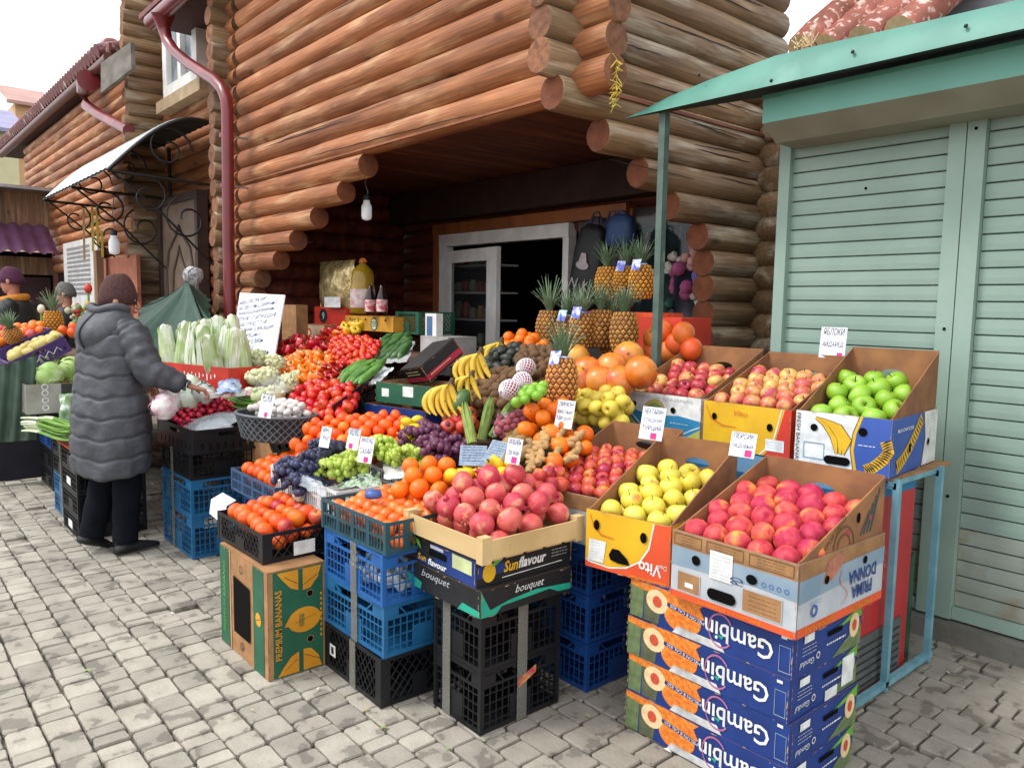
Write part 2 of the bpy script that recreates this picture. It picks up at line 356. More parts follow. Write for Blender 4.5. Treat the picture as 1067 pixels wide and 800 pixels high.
# side wall (into the yard), half a course lower
side=MB(); xs=XB-RL
zs=lambda k: zf(k)+S*.5
starts={-1:3.02,-2:None}
ylist=[(587,135),(635,175),(676,210),(708,245),(738,272),(744,300),(744,328),(744,350),(744,370),(744,390),(744,400)]
for k in range(0,15):
    log(side,(xs,YA-.17-rb.random()*.06,zs(k)),(xs,YB+.3,zs(k)),RL,LOGY,LOGE,rb.random(),rb)
for i,(px,py) in enumerate(ylist):
    z=zs(-1-i); y0=W(px,py,x=XB).y
    log(side,(xs,y0,z),(xs,YB+.3,z),RL,LOGY,LOGN,rb.random(),rb)
lbuild(side,'side_log_wall')
CRK=mat('log_crack','#2a160e','#1d0f09',9,.95)
def crack(mb,ax,a,b,c0,z,r,ang0,ang1,n=14,w=.0035,sgn=-1):
    vs=[]
    for i in range(n+1):
        t=i/n; g=ang0+(ang1-ang0)*t+rb.uniform(-.03,.03); ww=w*math.sin(math.pi*t)**.5+.0006
        for s2 in (-1,1):
            gg=g+s2*ww/r; d=(r*1.035)*math.cos(gg); zz=z+(r*1.035)*math.sin(gg); l=a+(b-a)*t
            vs.append((l,c0-d,zz) if ax=='x' else (c0+d,l,zz))
    mb.add(vs,[(2*i,2*i+1,2*i+3,2*i+2) for i in range(n)],CRK)
ck=MB()
for k in range(-5,15):
    for q in range(2):
        if rb.random()<.4:
            l=rb.uniform(.8,2.6); x0=rb.uniform(XL,XB-l) if k>=0 else rb.uniform(XL,-7.2); x1=min(x0+l,XB if k>=0 else -6.6); g=rb.uniform(-.3,.7); crack(ck,'x',x0,x1,ya,zf(k),RL,g,g+rb.uniform(-.45,.3),18,rb.uniform(.002,.005))
lbuild(ck,'front_cracks'); ck=MB()
for k in range(-6,15):
    for q in range(2):
        l=rb.uniform(.4,1.3); y0=rb.uniform(YA+.2,YB-.4); g=rb.uniform(-.2,.8)
        if k>=-3 or y0>4.5: crack(ck,'y',y0,min(y0+l,YB-.05),xs,zs(k),RL,g,g+rb.uniform(-.35,.3),12,rb.uniform(.002,.005))
lbuild(ck,'side_cracks')
# back wall of the porch with its log ends showing past the side wall
back=MB()
DX0,DX1=W(457,300,y=YB).x,W(655,300,y=YB).x   # outer edges of the door frame
DZ=W(560,226,y=YB).z
yb_=YB+RL
for k in range(-15,3):
    z=zf(k); e=XB+.2+rb.random()*.04
    log(back,(XB-.03,yb_,z),(e,yb_,z),RL*1.01,LOGY,LOGE,rb.random(),rb,seg=12)
    e=XB-.03
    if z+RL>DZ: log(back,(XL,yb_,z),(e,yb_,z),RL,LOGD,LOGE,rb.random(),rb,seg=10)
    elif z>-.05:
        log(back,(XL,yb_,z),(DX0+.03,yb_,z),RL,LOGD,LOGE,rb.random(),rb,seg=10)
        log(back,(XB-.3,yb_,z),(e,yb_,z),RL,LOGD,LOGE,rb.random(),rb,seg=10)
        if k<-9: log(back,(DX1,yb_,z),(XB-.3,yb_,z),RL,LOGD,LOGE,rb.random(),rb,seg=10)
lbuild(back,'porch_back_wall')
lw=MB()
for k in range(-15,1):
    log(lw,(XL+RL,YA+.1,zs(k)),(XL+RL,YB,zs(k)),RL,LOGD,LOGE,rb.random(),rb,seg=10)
lbuild(lw,'porch_left_wall')
ce=MB(); zc=zf(0)-RL+.045; x=XL
while x<XB-.1:
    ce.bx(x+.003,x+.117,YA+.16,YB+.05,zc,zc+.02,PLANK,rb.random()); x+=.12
lbuild(ce,'porch_ceiling')
tr=MB(); tr.bx(XL,XB-.1,YA+.02,YA+.2,zc-.02,zc-.001,BROWNF)
lbuild(tr,'ceiling_trim')
be=MB(); be.bx(XL+.1,XB-.22,YB-.22,YB-.02,DZ+.06,zc-.01,mat('dark_beam','#3a2018','#2c1812',5,.8)); lbuild(be,'porch_beam')
# dark body behind the logs, seen as dark gaps between the courses
core=MB(); DKW=mat('dark_wall_fill','#2a1a12','#1f130d',20,.95)
core.bx(XL+.05,XB-.16,YA+.07,YA+.14,zf(0)-.05,zf(14),DKW); core.bx(XB-.14,XB-.07,YA+.12,YB+.2,zf(0)-.05,zf(14),DKW)
core.bx(XL+.05,XB-.2,YB+.08,YB+.14,DZ,zf(3),DKW); core.bx(XL+.05,DX0,YB+.08,YB+.14,0,DZ,DKW)
core.bx(XL+.08,XL+.14,YA+.15,YB,0,zf(0),DKW)
lbuild(core,'wall_core')
rf=MB(); rf.bx(XL-.1,XB+.5,2.75,YB+3,zf(14)+.12,zf(14)+.2,mat('dark_roof_board','#4a2a22','#3a211b',4,.7)); lbuild(rf,'roof')
# porch floor / threshold room behind the door
# ---- door frame of the shop inside the porch
shop_door=MB()
yf=YB-.06
fr=MB(); t=.09
fr.bx(DX0,DX0+t,yf-.02,yf+.12,0,DZ,BROWNF); fr.bx(DX0,DX1+.02,yf-.03,yf+.12,DZ-t,DZ+.02,BROWNF); lbuild(fr,'door_casing')
X0=DX0+t+.003; X1=W(596,300,y=YB).x; Z1=DZ-t-.004
fw=MB(); u=.13
fw.bx(X0,X0+u,yf,yf+.1,0,Z1,WHITEF); fw.bx(X0,X1,yf-.004,yf+.1,Z1-u,Z1,WHITEF); fw.bx(X1-u*.6,X1,yf+.002,yf+.1,0,Z1-u-.002,WHITEF)
fw.bx(X1+.1,DX1,yf+.03,yf+.08,0,Z1,mat('wire_grid_panel','#55504a','#3f3b37',30,.7)); lbuild(fw,'door_frame')
# open glazed leaf
lf=bpy.data.objects.new('door_leaf',None); COL.objects.link(lf); lf.parent=log_house; lf.location=Vector((X0+u+.02,yf-.03,0))-LH; lf.rotation_euler=(0,0,R(-8))
lm=MB(); lwid=W(539,300,y=YB).x-X0-u-.05; lh=Z1-u-.06; k=.13
lm.bx(0,k,0,.05,.02,lh,WHITEF); lm.bx(lwid-k*1.5,lwid,0,.05,.02,lh,WHITEF); lm.bx(k,lwid-k*1.5,.001,.049,lh-k,lh-.001,WHITEF); lm.bx(k,lwid-k*1.5,.001,.049,.02,.3,WHITEF)
lm.build('leaf_frame',lf)
gm=MB(); gm.bx(k,lwid-k*1.5,.02,.028,.3,lh-k,mat('shop_glass','#3a3f42','#2b2f33',4,.06,alpha=.3,spec=.8)); gm.build('glass_pane',lf)
hm=MB(); hm.bx(k*.2,k*.75,-.03,.0,1.28,1.46,mat('white_plate','#cfccc8',None,9,.4)); hm.build('lock_plate',lf)
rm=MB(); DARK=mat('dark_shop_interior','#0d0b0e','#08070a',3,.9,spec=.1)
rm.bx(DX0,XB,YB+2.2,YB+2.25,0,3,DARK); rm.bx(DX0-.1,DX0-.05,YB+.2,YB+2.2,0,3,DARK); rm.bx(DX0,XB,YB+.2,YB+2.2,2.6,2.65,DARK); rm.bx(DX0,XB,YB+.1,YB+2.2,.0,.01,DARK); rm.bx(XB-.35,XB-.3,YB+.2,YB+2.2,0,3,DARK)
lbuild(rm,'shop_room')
# room things glimpsed through the glass leaf: shelves of jars
sh=thing('shop_shelf','white shop shelf of jars behind the glazed door leaf','shelf',(X0-.06,YB+.14,0))
m_=MB()
for i in range(6): m_.bx(0,.85,0,.3,.5+i*.3,.52+i*.3,WHITEF)
m_.build('shelf_board',sh)
rj=random.Random(5)
for i in range(6):
    for j in range(6):
        m_=MB(); h=rj.uniform(.09,.2); c=rj.choice(('#9a7450','#a3a88c','#b2543a','#c9c6b4','#7f9a90','#c9984a'))
        m_.rev([(.045,0),(.05,.01),(.05,h*.75),(.035,h*.85),(.035,h)],mat('jar'+c,c,None,9,.3),8)
        tag(m_.build('jar',loc=(X0+.0+j*.14,YB+.22,.522+i*.3)),'small jar on the white shelf behind the glazed shop door','jar','jars on the shop shelf')
# ---- window beside the shop door with a florist's display behind it
wx0,wx1=DX1+.05,XB-.3
wn=MB(); wz0,wz1=.8,2.42
wn.bx(wx0,wx1,yf+.02,yf+.07,wz0-.06,wz0,WHITEF); wn.bx(wx0-.05,wx0,yf+.02,yf+.07,wz0-.06,wz1,BROWNF); wn.bx(wx0,wx1,yf+.02,yf+.07,1.86,1.9,WHITEF)
lbuild(wn,'shop_window')
wg=MB(); wg.bx(wx0,wx1,yf+.04,yf+.046,wz0,wz1,mat('shop_window_glass','#566a6c','#3b4a4e',4,.05,alpha=.25,spec=.8)); lbuild(wg,'window_pane')
wb=MB(); wb.bx(wx0-.1,wx1,YB+.75,YB+.77,.6,2.6,mat('florist_backdrop','#5f7a78','#31484c',9,.8,c3='#8fa6a2',c3lo=.55,c3hi=.65)); lbuild(wb,'window_backdrop')
FLC=[('#b0567e','#8a3a60'),('#7d6fae','#5d4f90'),('#d7cfc8','#b9b0a8'),('#d7a9a0','#c0887f'),('#2f5a4a','#1d4034')]
for i,(px,py,r,c) in enumerate([(717,292,.19,0),(741,287,.15,1),(735,305,.12,2),(728,268,.13,3),(741,330,.14,4),(703,330,.15,4),(706,275,.1,2),(735,345,.13,2)]):
    p=W(px,py,y=YB-.2); m_=MB(); mm=mat('flower%d'%c,FLC[c][0],FLC[c][1],30,.8)
    for j in range(26):
        a=rj.random()*6.28; b=rj.uniform(-1,1); q=Vector((math.cos(a)*math.sqrt(1-b*b),math.sin(a)*math.sqrt(1-b*b),b))*r*.75
        m_.ball(q,r*.32,mm,6,4,val=rj.random())
    m_.tube([(0,0,-.1),(0,.02,-.7)],.015,mat('stem_green','#2c4a33',None,9,.7),5)
    tag(m_.build('flower_bouquet',loc=p),['round magenta bouquet in the window beside the shop door','violet bouquet in the shop window next to the log ends','white rose bunch low in the window under the violet one','salmon pink bunch at the top of the florist window','dark green foliage bunch at the right of the shop window','dark green foliage bunch behind the green post','white bunch high in the window left of the magenta bouquet','white bunch at the bottom right of the shop window'][i],'flowers')
vs_=MB(); vs_.rev([(.12,0),(.14,.05),(.16,.9)],mat('dark_bucket','#1a1f2c',None,5,.4),10)
tag(vs_.build('flower_bucket',loc=W(722,330,y=YB-.15)-Vector((0,0,.55))),'tall dark navy bucket standing under the magenta bouquet in the window','bucket')
# ---- wire, straw between logs
# bulb on a twisted wire in the porch mouth
b0=W(383,178,y=3.6); bl=thing('hanging_bulb','white plastic bulb hanging on a twisted wire in the porch mouth','lamp',W(382,222,y=3.6))
B=W(382,222,y=3.6)
def bulb(par,H,sc=1):
    m_=MB(); m_.rev([(.012*sc,-.115*sc),(.04*sc,-.105*sc),(.047*sc,-.08*sc),(.047*sc,.0),(.042*sc,.018*sc),(.03*sc,.035*sc),(.028*sc,.06*sc)],mat('bulb_white','#e6e8ea','#d8dadd',6,.3,emit=('#ffffff',.12)),14); m_.build('bulb',par,loc=(0,0,.05*sc))  # faint emission added to whiten the bulb, which is not lit
    m_=MB(); m_.rev([(.03*sc,.112*sc),(.032*sc,.15*sc),(.02*sc,.16*sc)],mat('lamp_socket','#33424a',None,8,.5),10); m_.build('socket',par)
    m_=MB(); pts=[(.012*math.sin(i*1.3),.01*math.cos(i),.16*sc+H*i/8) for i in range(9)]; m_.tube(pts,.006,mat('lamp_wire','#8c8a84',None,9,.6),5); m_.build('wire',par)
bulb(bl,b0.z-B.z-.13)

# ---- left wing of the house: door bay and the far log block
wing=thing('log_wing','farther log wing with an arched wrought iron canopy and a pink tiled roof','house',(-9,3.4,0)); LW=Vector((-9,3.4,0))
def wbuild(mb,name,parent=None): return mb.build(name,parent or wing,loc=-LW)
YD=3.62; XC=-12.15; 
m_=MB()
for k in range(-15,20):
    log(m_,(XC-.1,YD+RL,zf(k)),(XL-.3,YD+RL,zf(k)),RL,LOGX,LOGE,rb.random(),rb,seg=10)
wbuild(m_,'bay_log_wall')
m_=MB()
for k in range(-15,20):            # corner log ends beside the downpipe
    log(m_,(XL-.42,YA-.1-rb.random()*.05,zs(k)),(XL-.42,YD,zs(k)),RL,LOGY,LOGE,rb.random(),rb,seg=12)
    log(m_,(XL-.62,YA+.12,zf(k)),(XL-.2,YA+.12,zf(k)),RL,LOGX,LOGE,rb.random(),rb,seg=12)
wbuild(m_,'corner_log_ends')
m_=MB()
for k in range(-6,20):
    z=zf(k); x1=XC+rb.uniform(.0,.05)
    if k>11: log(m_,(XC-.55,ya,z),(x1,ya,z),RL,LOGX,LOGE,rb.random(),rb,seg=10,step=1); continue
    e=-21
    if k<-4: e=XC-.6-.35*(-k-5) if False else XC-.9
    log(m_,(e,ya,z),(x1,ya,z),RL,LOGX,LOGE,rb.random(),rb,seg=10,step=1)
for k in range(-15,-6): 
    log(m_,(XC-.75,ya,zf(k)),(XC,ya,zf(k)),RL,LOGX,LOGE,rb.random(),rb,seg=10)
wbuild(m_,'far_log_wall')
m_=MB()
for k in range(-15,20):
    log(m_,(XC-RL+.12,YA-.06-.1*rb.random(),zs(k)),(XC-RL+.12,YD+.1,zs(k)),RL,LOGY,LOGE,rb.random(),rb,seg=12)
wbuild(m_,'return_log_wall')
m_=MB(); m_.bx(-21,XC-.05,YA+.1,YA+.2,zf(-6),zf(12),DKW); m_.bx(XC-.2,XL-.3,YD+.1,YD+.2,0,zf(19),DKW); m_.bx(XC-.8,XC-.06,YA+.1,YA+.2,0,zf(-6),DKW); wbuild(m_,'wall_core')
# door
d0=W(180,290,y=YD); d1=W(217,290,y=YD); dz=W(198,212,y=YD).z
m_=MB(); m_.bx(d0.x,d1.x,YD-.12,YD+.02,0,dz,DOORM); dr=wbuild(m_,'door')
m_=MB(); DF=mat('door_frame_brown','#4a3630','#3b2a25',5,.5)
m_.bx(d0.x-.1,d0.x,YD-.16,YD-.02,0,dz+.1,DF); m_.bx(d1.x,d1.x+.1,YD-.16,YD-.02,0,dz+.1,DF); m_.bx(d0.x,d1.x,YD-.161,YD-.02,dz,dz+.099,DF)
P=Plane((d0.x,YD-.12,0),(1,0,0),(0,0,1)); wd=d1.x-d0.x
o=m_.build('door_surround',dr)
m_=MB(); DG=mat('door_moulding','#56443a','#45362e',5,.4)
for (a,b,c,d) in ((.18,1.5,wd-.18,dz-.25),):
    arch=[(a,1.45),(a,dz-.9),(a+.1,dz-.62),(wd/2-.12,dz-.42),(wd/2,dz-.3),(wd/2+.12,dz-.42),(c-.1,dz-.62),(c,dz-.9),(c,1.45)]
    m_.tube([P.p(x,z,.004) for x,z in arch],.022,DG,6); 
    a2=[(wd/2+(x-wd/2)*.55,z-.28) for x,z in arch]; m_.tube([P.p(x,z,.004) for x,z in a2],.02,DG,6)
m_.build('door_moulding',dr)
# upper window
w0=W(180,60,y=YD); w1=W(216,40,y=YD); wzb=W(198,97,y=YD).z; wzt=W(198,25,y=YD).z
m_=MB(); t=.16
m_.bx(w0.x,w0.x+t,YD-.14,YD,wzb,wzt+.6,WHITEF); m_.bx(w1.x-t,w1.x,YD-.14,YD,wzb,wzt+.6,WHITEF); m_.bx(w0.x+t,w1.x-t,YD-.139,YD,wzb,wzb+t,WHITEF); m_.bx((w0.x+w1.x)/2-.06,(w0.x+w1.x)/2+.06,YD-.138,YD,wzb+t,wzt+.6,WHITEF)
wf=wbuild(m_,'upper_window'); m_=MB(); m_.bx(w0.x+t,w1.x-t,YD-.07,YD-.05,wzb+t,wzt+.6,mat('pale_grey_glass','#9aa6ad','#5d686e',3,.08,spec=.9)); m_.build('pane',wf)  # pane is mottled from pale grey to slate
m_=MB(); m_.bx(w0.x-.2,w1.x+.2,YD-.18,YD-.01,wzb-.16,wzb-.004,mat('window_sill_wood','#b59a78',None,6,.7)); m_.build('sill',wf)
# eaves with tiled roof and gutter over the far block
EY=3.1; ez=W(72,98,y=EY).z; xe=XC-.56
GUT=mat('brown_gutter','#6b3a2e','#573026',5,.45); SOF=mat('soffit_boards','#4c2a20','#3a2019',6,.8); TILE=mat('roof_tile','#7d4a44','#65393a',8,.7,c3='#c6b4ae',c3lo=.6,c3hi=.7)
m_=MB(); m_.tube([(-23,EY,ez),(xe,EY,ez)],.08,GUT,10); wbuild(m_,'gutter')
m_=MB(); m_.bx(-23,xe,EY+.05,YA+.3,ez-.05,ez+.0,SOF); m_.bx(-23,xe,EY+.03,EY+.06,ez-.02,ez+.12,SOF); wbuild(m_,'soffit')
m_=MB()
for i in range(56):
    x=-23+i*.2
    if x>xe-.1: break
    m_.tube([(x,EY-.1,ez+.14),(x,EY+1.8,ez+.85)],.1,TILE,8,val=rb.random())
for i in range(9):
    x=-21.6+i*1.2
    if x<xe-.2: m_.ball((x,EY+.15,ez+.30),.16,TILE,8,6,.8)
m_.bx(-23,xe,EY,EY+.04,ez+.02,ez+.22,TILE); wbuild(m_,'tiled_roof')
m_=MB(); q=[W(105,66,y=2.95),W(136,44,y=2.95),W(137,72,y=2.95),W(105,97,y=2.95)]; m_.add(q+[p+Vector((0,.05,0)) for p in q],[(3,2,1,0),(4,5,6,7),(0,1,5,4),(2,3,7,6),(1,2,6,5)],mat('grey_gable_plank','#7c766c','#5f594f',8,.9,stretch=(.3,1,1))); wbuild(m_,'gable_board')
# upper eave + gutter above the downpipe
UY=3.0; m_=MB(); g0,g1=W(157,24,y=UY),W(225,-22,y=UY); m_.tube([g0,(g1.x,UY,g0.z)],.085,REDPIPE,10); wbuild(m_,'upper_gutter'); uz=g0.z
m_=MB(); m_.bx(g0.x-.2,XL+.2,UY+.05,YD+.6,uz+.02,uz+.1,SOF); m_.bx(g0.x-.3,XL+.2,UY-.05,YD,uz+.1,uz+.16,TILE); wbuild(m_,'upper_eave')
# downpipe
px_=W(237,200,y=3.05).x
dp=thing('downpipe','dark red metal downpipe with a swan neck running down the log corner','pipe',(px_,3.05,0))
pts=[W(170,14,y=3.0),W(171,30,y=3.02),W(174,42,y=3.03),W(182,54,y=3.04),W(195,65,y=3.05),W(210,75,y=3.05),W(224,84,y=3.05),W(232,93,y=3.05),W(236,104,y=3.05),W(237,116,y=3.05),Vector((px_,3.05,2.2)),Vector((px_,3.05,1.2)),Vector((px_,3.05,.15))]
m_=MB(); m_.tube([p-dp.location for p in pts],[.14,.075]+[.062]*11,REDPIPE,12); m_.build('pipe',dp)
for z in (1.4,2.75,3.25):
    m_=MB(); m_.tube([(0,0,z-.02),(0,0,z+.02)],.07,REDPIPE,12); m_.box((.02,.12,z),(.02,.2,.02),STEEL); m_.build('pipe_bracket',dp)
m_=MB(); m_.tube([W(222,14,y=3.4),W(231,40,y=3.35),W(235,80,y=3.3),W(236,100,y=3.2)],.018,mat('grey_cable','#8d8984',None,9,.6),6); tag(m_.build('cable'),'grey cable hanging down the dark corner behind the downpipe','cable')
dp2=thing('downpipe','dark red downpipe bend under the lower tiled eave','pipe',(-9.9,2.6,0))
pts=[W(92,84,y=3.0),W(86,96,y=3.02),W(90,110,y=3.05),W(104,120,y=3.1),W(134,136,y=3.15)]
m_=MB(); m_.tube([p-dp2.location for p in pts],[.17,.085,.08,.08,.08],REDPIPE,10); m_.build('pipe',dp2)
# arched canopy with wrought iron scrolls
xc0,xc1=-9.8,-13.5; W0=W(228,125,y=YD); 
def prof(t):       # t 0 front lip .. 1 at the wall
    y=2.33+(YD-.1-2.33)*t; z=3.05+.72*math.sin(min(1,t*1.15)*math.pi/2*1.0)-.06*max(0,t-.8)
    return y,z
cn=thing('door_canopy','arched translucent canopy on black wrought iron scrolls above the brown door','canopy',(xc0,YD,0)); CL=cn.location
m_=MB(); POLY=mat('polycarbonate_sheet','#c9cfce','#a9b1b0',5,.3,alpha=.9)
n=14; xs_=[xc0+(xc1-xc0)*i/36 for i in range(37)]
vs=[]; 
for i,x in enumerate(xs_):
    for j in range(n+1):
        y_,z_=prof(j/n); vs.append(Vector((x,y_,z_+.012*(i%2)))-CL)
fs=[(i*(n+1)+j,(i+1)*(n+1)+j,(i+1)*(n+1)+j+1,i*(n+1)+j+1) for i in range(36) for j in range(n)]
m_.add(vs,fs,POLY); m_.build('canopy_sheet',cn)
m_=MB(); m_.add([v-Vector((0,0,.03)) for v in vs],fs,mat('canopy_underside_dark','#2b2a28','#1d1c1b',8,.7)); m_.build('canopy_shade_layer',cn)  # added dark layer paints the shade on the canopy's underside
for x in (xc0,(xc0+xc1)/2,xc1):
    m_=MB(); m_.tube([Vector((x,)+prof(j/n))-CL-Vector((0,0,.03)) for j in range(n+1)],.025,DKIRON,6)
    m_.tube([Vector((x,2.35,3.02))-CL,Vector((x,YD-.05,2.98))-CL],.02,DKIRON,6)
    m_.tube([Vector((x,YD-.05,3.7))-CL,Vector((x,YD-.05,1.9))-CL],.025,DKIRON,6)
    def spiral(cx,cz,r0,turn,s=1,st=0):
        return [Vector((x,cx+s*r*math.cos(a),cz+r*math.sin(a)))-CL for a,r in [(st+turn*i/18*2*math.pi,r0*(1-.75*i/18)) for i in range(19)]]
    m_.tube(spiral(3.0,3.35,.28,1.3),.014,DKIRON,5); m_.tube(spiral(2.75,2.78,.25,1.2,-1,1),.014,DKIRON,5); m_.tube(spiral(3.2,2.55,.28,1.2,1,2),.014,DKIRON,5)
    m_.tube([Vector((x,2.4,3.0))-CL,Vector((x,2.9,2.6))-CL,Vector((x,3.4,2.1))-CL,Vector((x,YD-.05,1.95))-CL],.014,DKIRON,5)
    m_.build('iron_bracket',cn)
bl2=thing('hanging_bulb','white bulb hanging below the iron canopy over the far stall','lamp',W(119,258,y=2.9)); bulb(bl2,.5,1.5)
# ribbons (fly tapes) hanging beside it
for i,(x_,y0,y1,c) in enumerate([(87,218,272,'#c9b27a'),(96,215,262,'#d9c24a'),(101,212,255,'#d9b83a'),(106,240,268,'#d0b050')]):
    p=W(x_,y0,y=2.7); q=W(x_+1,y1,y=2.7); m_=MB(); m_.bar((0,0,0),q-p,.03,.004,mat('tape'+c,c,None,9,.5)); 
    tag(m_.build('fly_tape',loc=p),['pale beige tape strip hanging leftmost under the far log wall','long yellow tape strip hanging second from the left','yellow tape strip hanging closest to the iron scroll','short yellow curled tape strip hanging nearest the bulb'][i],'tape')
# ================================================================== shuttered kiosk on the right
kiosk=thing('shutter_kiosk','pale green kiosk with closed roller shutters and a projecting shutter box','kiosk',(-1.4,4.0,0)); KL=Vector((-1.4,4.0,0))
def kb(mb,name,parent=None): return mb.build(name,parent or kiosk,loc=-KL)
m_=MB(); m_.bx(-2.385,1.8,4.06,6.2,.1,2.72,SHUT); kb(m_,'kiosk_body')
def shutter(x0,x1,name):
    m_=MB(); z=.16; pitch=.0775; i=0
    while z<2.5:
        prof=[(4.034,z),(4.0255,z+.003),(4.0235,z+.03),(4.0245,z+.070),(4.034,z+.0735)]
        vs=[(x0,y,zz) for y,zz in prof]+[(x1,y,zz) for y,zz in prof]; n=len(prof)
        m_.add(vs,[(j,n+j,n+j+1,j+1) for j in range(n-1)],SHUT if z>.5 else mat('shutter_low_grime','#95a097','#878f80',3,.6,c3='#83795f',c3lo=.48,c3hi=.66,c3scale=5,bump=.0006,bscale=40),.5,False); z+=pitch
    m_.bx(x0,x1,4.038,4.055,.14,2.5,mat('shutter_gap','#3c4642',None,9,.8)); m_.bx(x0,x1,4.0,4.045,.1,.158,SHUT)
    s=kb(m_,name); return s
shutter(-2.33,-1.52,'roller_shutter'); shutter(-1.36,1.2,'roller_shutter')
for (a,b) in ((-2.395,-2.33),(-1.52,-1.445),(-1.44,-1.362)):
    m_=MB(); m_.bx(a,b,3.985,4.058,.1,2.5,SHUT); kb(m_,'guide_rail')
m_=MB()
for x,z in ((-1.405,2.42),(-1.48,1.5),(-2.36,1.3),(-1.9,2.2),(-1.41,.7)): m_.ball((x,3.984,z),.008,HOLE,8,4)
kb(m_,'bolt_heads')
# shutter box
m_=MB(); zb0=2.50; y0=3.66
vs=[(4.06,2.455),(3.80,2.455),(y0,2.535),(y0,2.672),(4.06,2.70)]
x0,x1=-2.31,1.8
P0=[(x0,y,z) for y,z in vs]; P1=[(x1,y,z) for y,z in vs]; n=len(vs)
m_.add(P0+P1,[(2,3,n+3,n+2),(3,4,n+4,n+3)]+[tuple(range(n))[::-1],tuple(range(n,2*n))],CANB)
m_.add(P0+P1,[(0,1,n+1,n),(1,2,n+2,n+1)],mat('box_underside','#8d8c7c','#827f6e',4,.7))
m_.bx(x0-.003,x1,y0-.006,y0,2.655,2.675,CANG); kb(m_,'shutter_box')
# canopy sheet and its fascia
cy=3.5; zl=W(1067,30,y=cy).z
can=thing('sheet_canopy','green metal canopy fascia with a pointed end above the shutters','canopy',(-2.0,cy,0)); KC=can.location
tip=W(650,122,y=cy); 
tops=[W(650,122,y=cy),W(690,98,y=cy),W(730,81,y=cy),W(765,68,y=cy),W(800,55,y=cy),W(840,45,y=cy),W(950,20,y=cy),W(1067,-8,y=cy),W(1200,-42,y=cy)]
xs_=[p.x for p in tops]+[1.8]; zt=[p.z for p in tops]+[tops[-1].z]
m_=MB(); a=[];b=[]
for x,z in zip(xs_,zt):
    a.append((x,cy,zl)); b.append((x,cy+.02,(zl+z)/2)); 
c=[(x,cy+.07,z) for x,z in zip(xs_,zt)]; n=len(xs_)
m_.add(a+b+c,[(i,i+1,n+i+1,n+i) for i in range(n-1)]+[(n+i,n+i+1,2*n+i+1,2*n+i) for i in range(n-1)],CANG,.5,True)
for v in range(len(m_.v)): m_.v[v]=tuple(Vector(m_.v[v])-KC)
m_.build('fascia',can)
m_=MB(); m_.add([Vector(p)-KC for p in [(tip.x,cy,zl),(1.8,cy,zl),(1.8,4.1,zl+.12),(-2.4,4.1,zl+.12)]],[(0,1,2,3)],mat('canopy_underside_shade','#14251f','#101d19',3,.8)); m_.build('canopy_sheet',can)  # near-black colour paints the shade in the gap above the shutter box
m_=MB()
for px,py in ((728,78),(803,84),(1006,27),(888,54)):
    p=W(px,py,y=cy)-KC; m_.ball(p+Vector((0,.005,0)),.009,DKIRON,6,4)
m_.build('rivets',can)
post=W(688,250,y=3.56)
m_=MB(); m_.bx(-.021,.021,-.021,.021,0,zl,GPOST); pp=m_.build('post',can,loc=Vector((post.x,3.56,0))-KC)
# pink logs lying on the canopy
lg=thing('painted_logs','row of peeling pink painted log rafters rising above the green canopy','log rafters',(-2.2,4.2,3.0)); LG=lg.location
for i in range(4):
    p=W([828,855,893,930][i],[50,45,38,32][i],y=4.15); q=W([905,965,1035,1090][i],[-60,-65,-75,-75][i],y=4.15)
    m_=MB(); rr=random.Random(i); p,q=[(W(836,52,y=4.1),W(915,-22,y=4.7)),(W(862,52,y=4.1),W(975,-42,y=4.75)),(W(900,44,y=4.1),W(1010,-48,y=4.8)),(W(938,34,y=4.1),W(1045,-60,y=4.85))][i]
    m_.tube([p-LG]+[(p.lerp(q,t/5))-LG+Vector((0,0,rr.uniform(-.01,.01))) for t in range(1,6)],[.086+.008*rr.random() for _ in range(6)],PINKLOG,12,val=rr.random(),capm=CREAMP)
    m_.build('rafter_log',lg)
m_=MB(); m_.bx(-2.3,1.8,4.7,4.8,2.75,4.2,mat('grey_roof_sheet','#8c8a8f','#7a787d',4,.6)); tag(m_.build('roof_sheet'),'flat grey roof panel rising behind the pink rafters','roof panel')
mbk=MB(); 
for i in range(40):
    a=rj.random()*6.28; p=Vector((rj.uniform(-.05,.05),rj.uniform(-.03,.03),0)); mbk.tube([p,p+Vector((math.cos(a)*.05,math.sin(a)*.02,rj.uniform(-.02,.09)))],.003,CREAMP,4)
tag(mbk.build('straw_tuft',loc=W(838,50,y=3.95)),'pale straw tuft where the pink rafters meet the canopy','straw')
mbk=MB(); ST=mat('yellow_straw','#d8c24a','#c2a838',9,.7)
for i in range(50):
    z=rj.uniform(-.13,.12); a=rj.random()*6.28; mbk.tube([(0,0,z),(math.cos(a)*.035,math.sin(a)*.035,z+rj.uniform(-.05,.03))],.0028,ST,4)
tag(mbk.build('straw_tuft',loc=W(642,85,x=XB+.24)),'yellow straw tuft hanging at the log corner','straw')
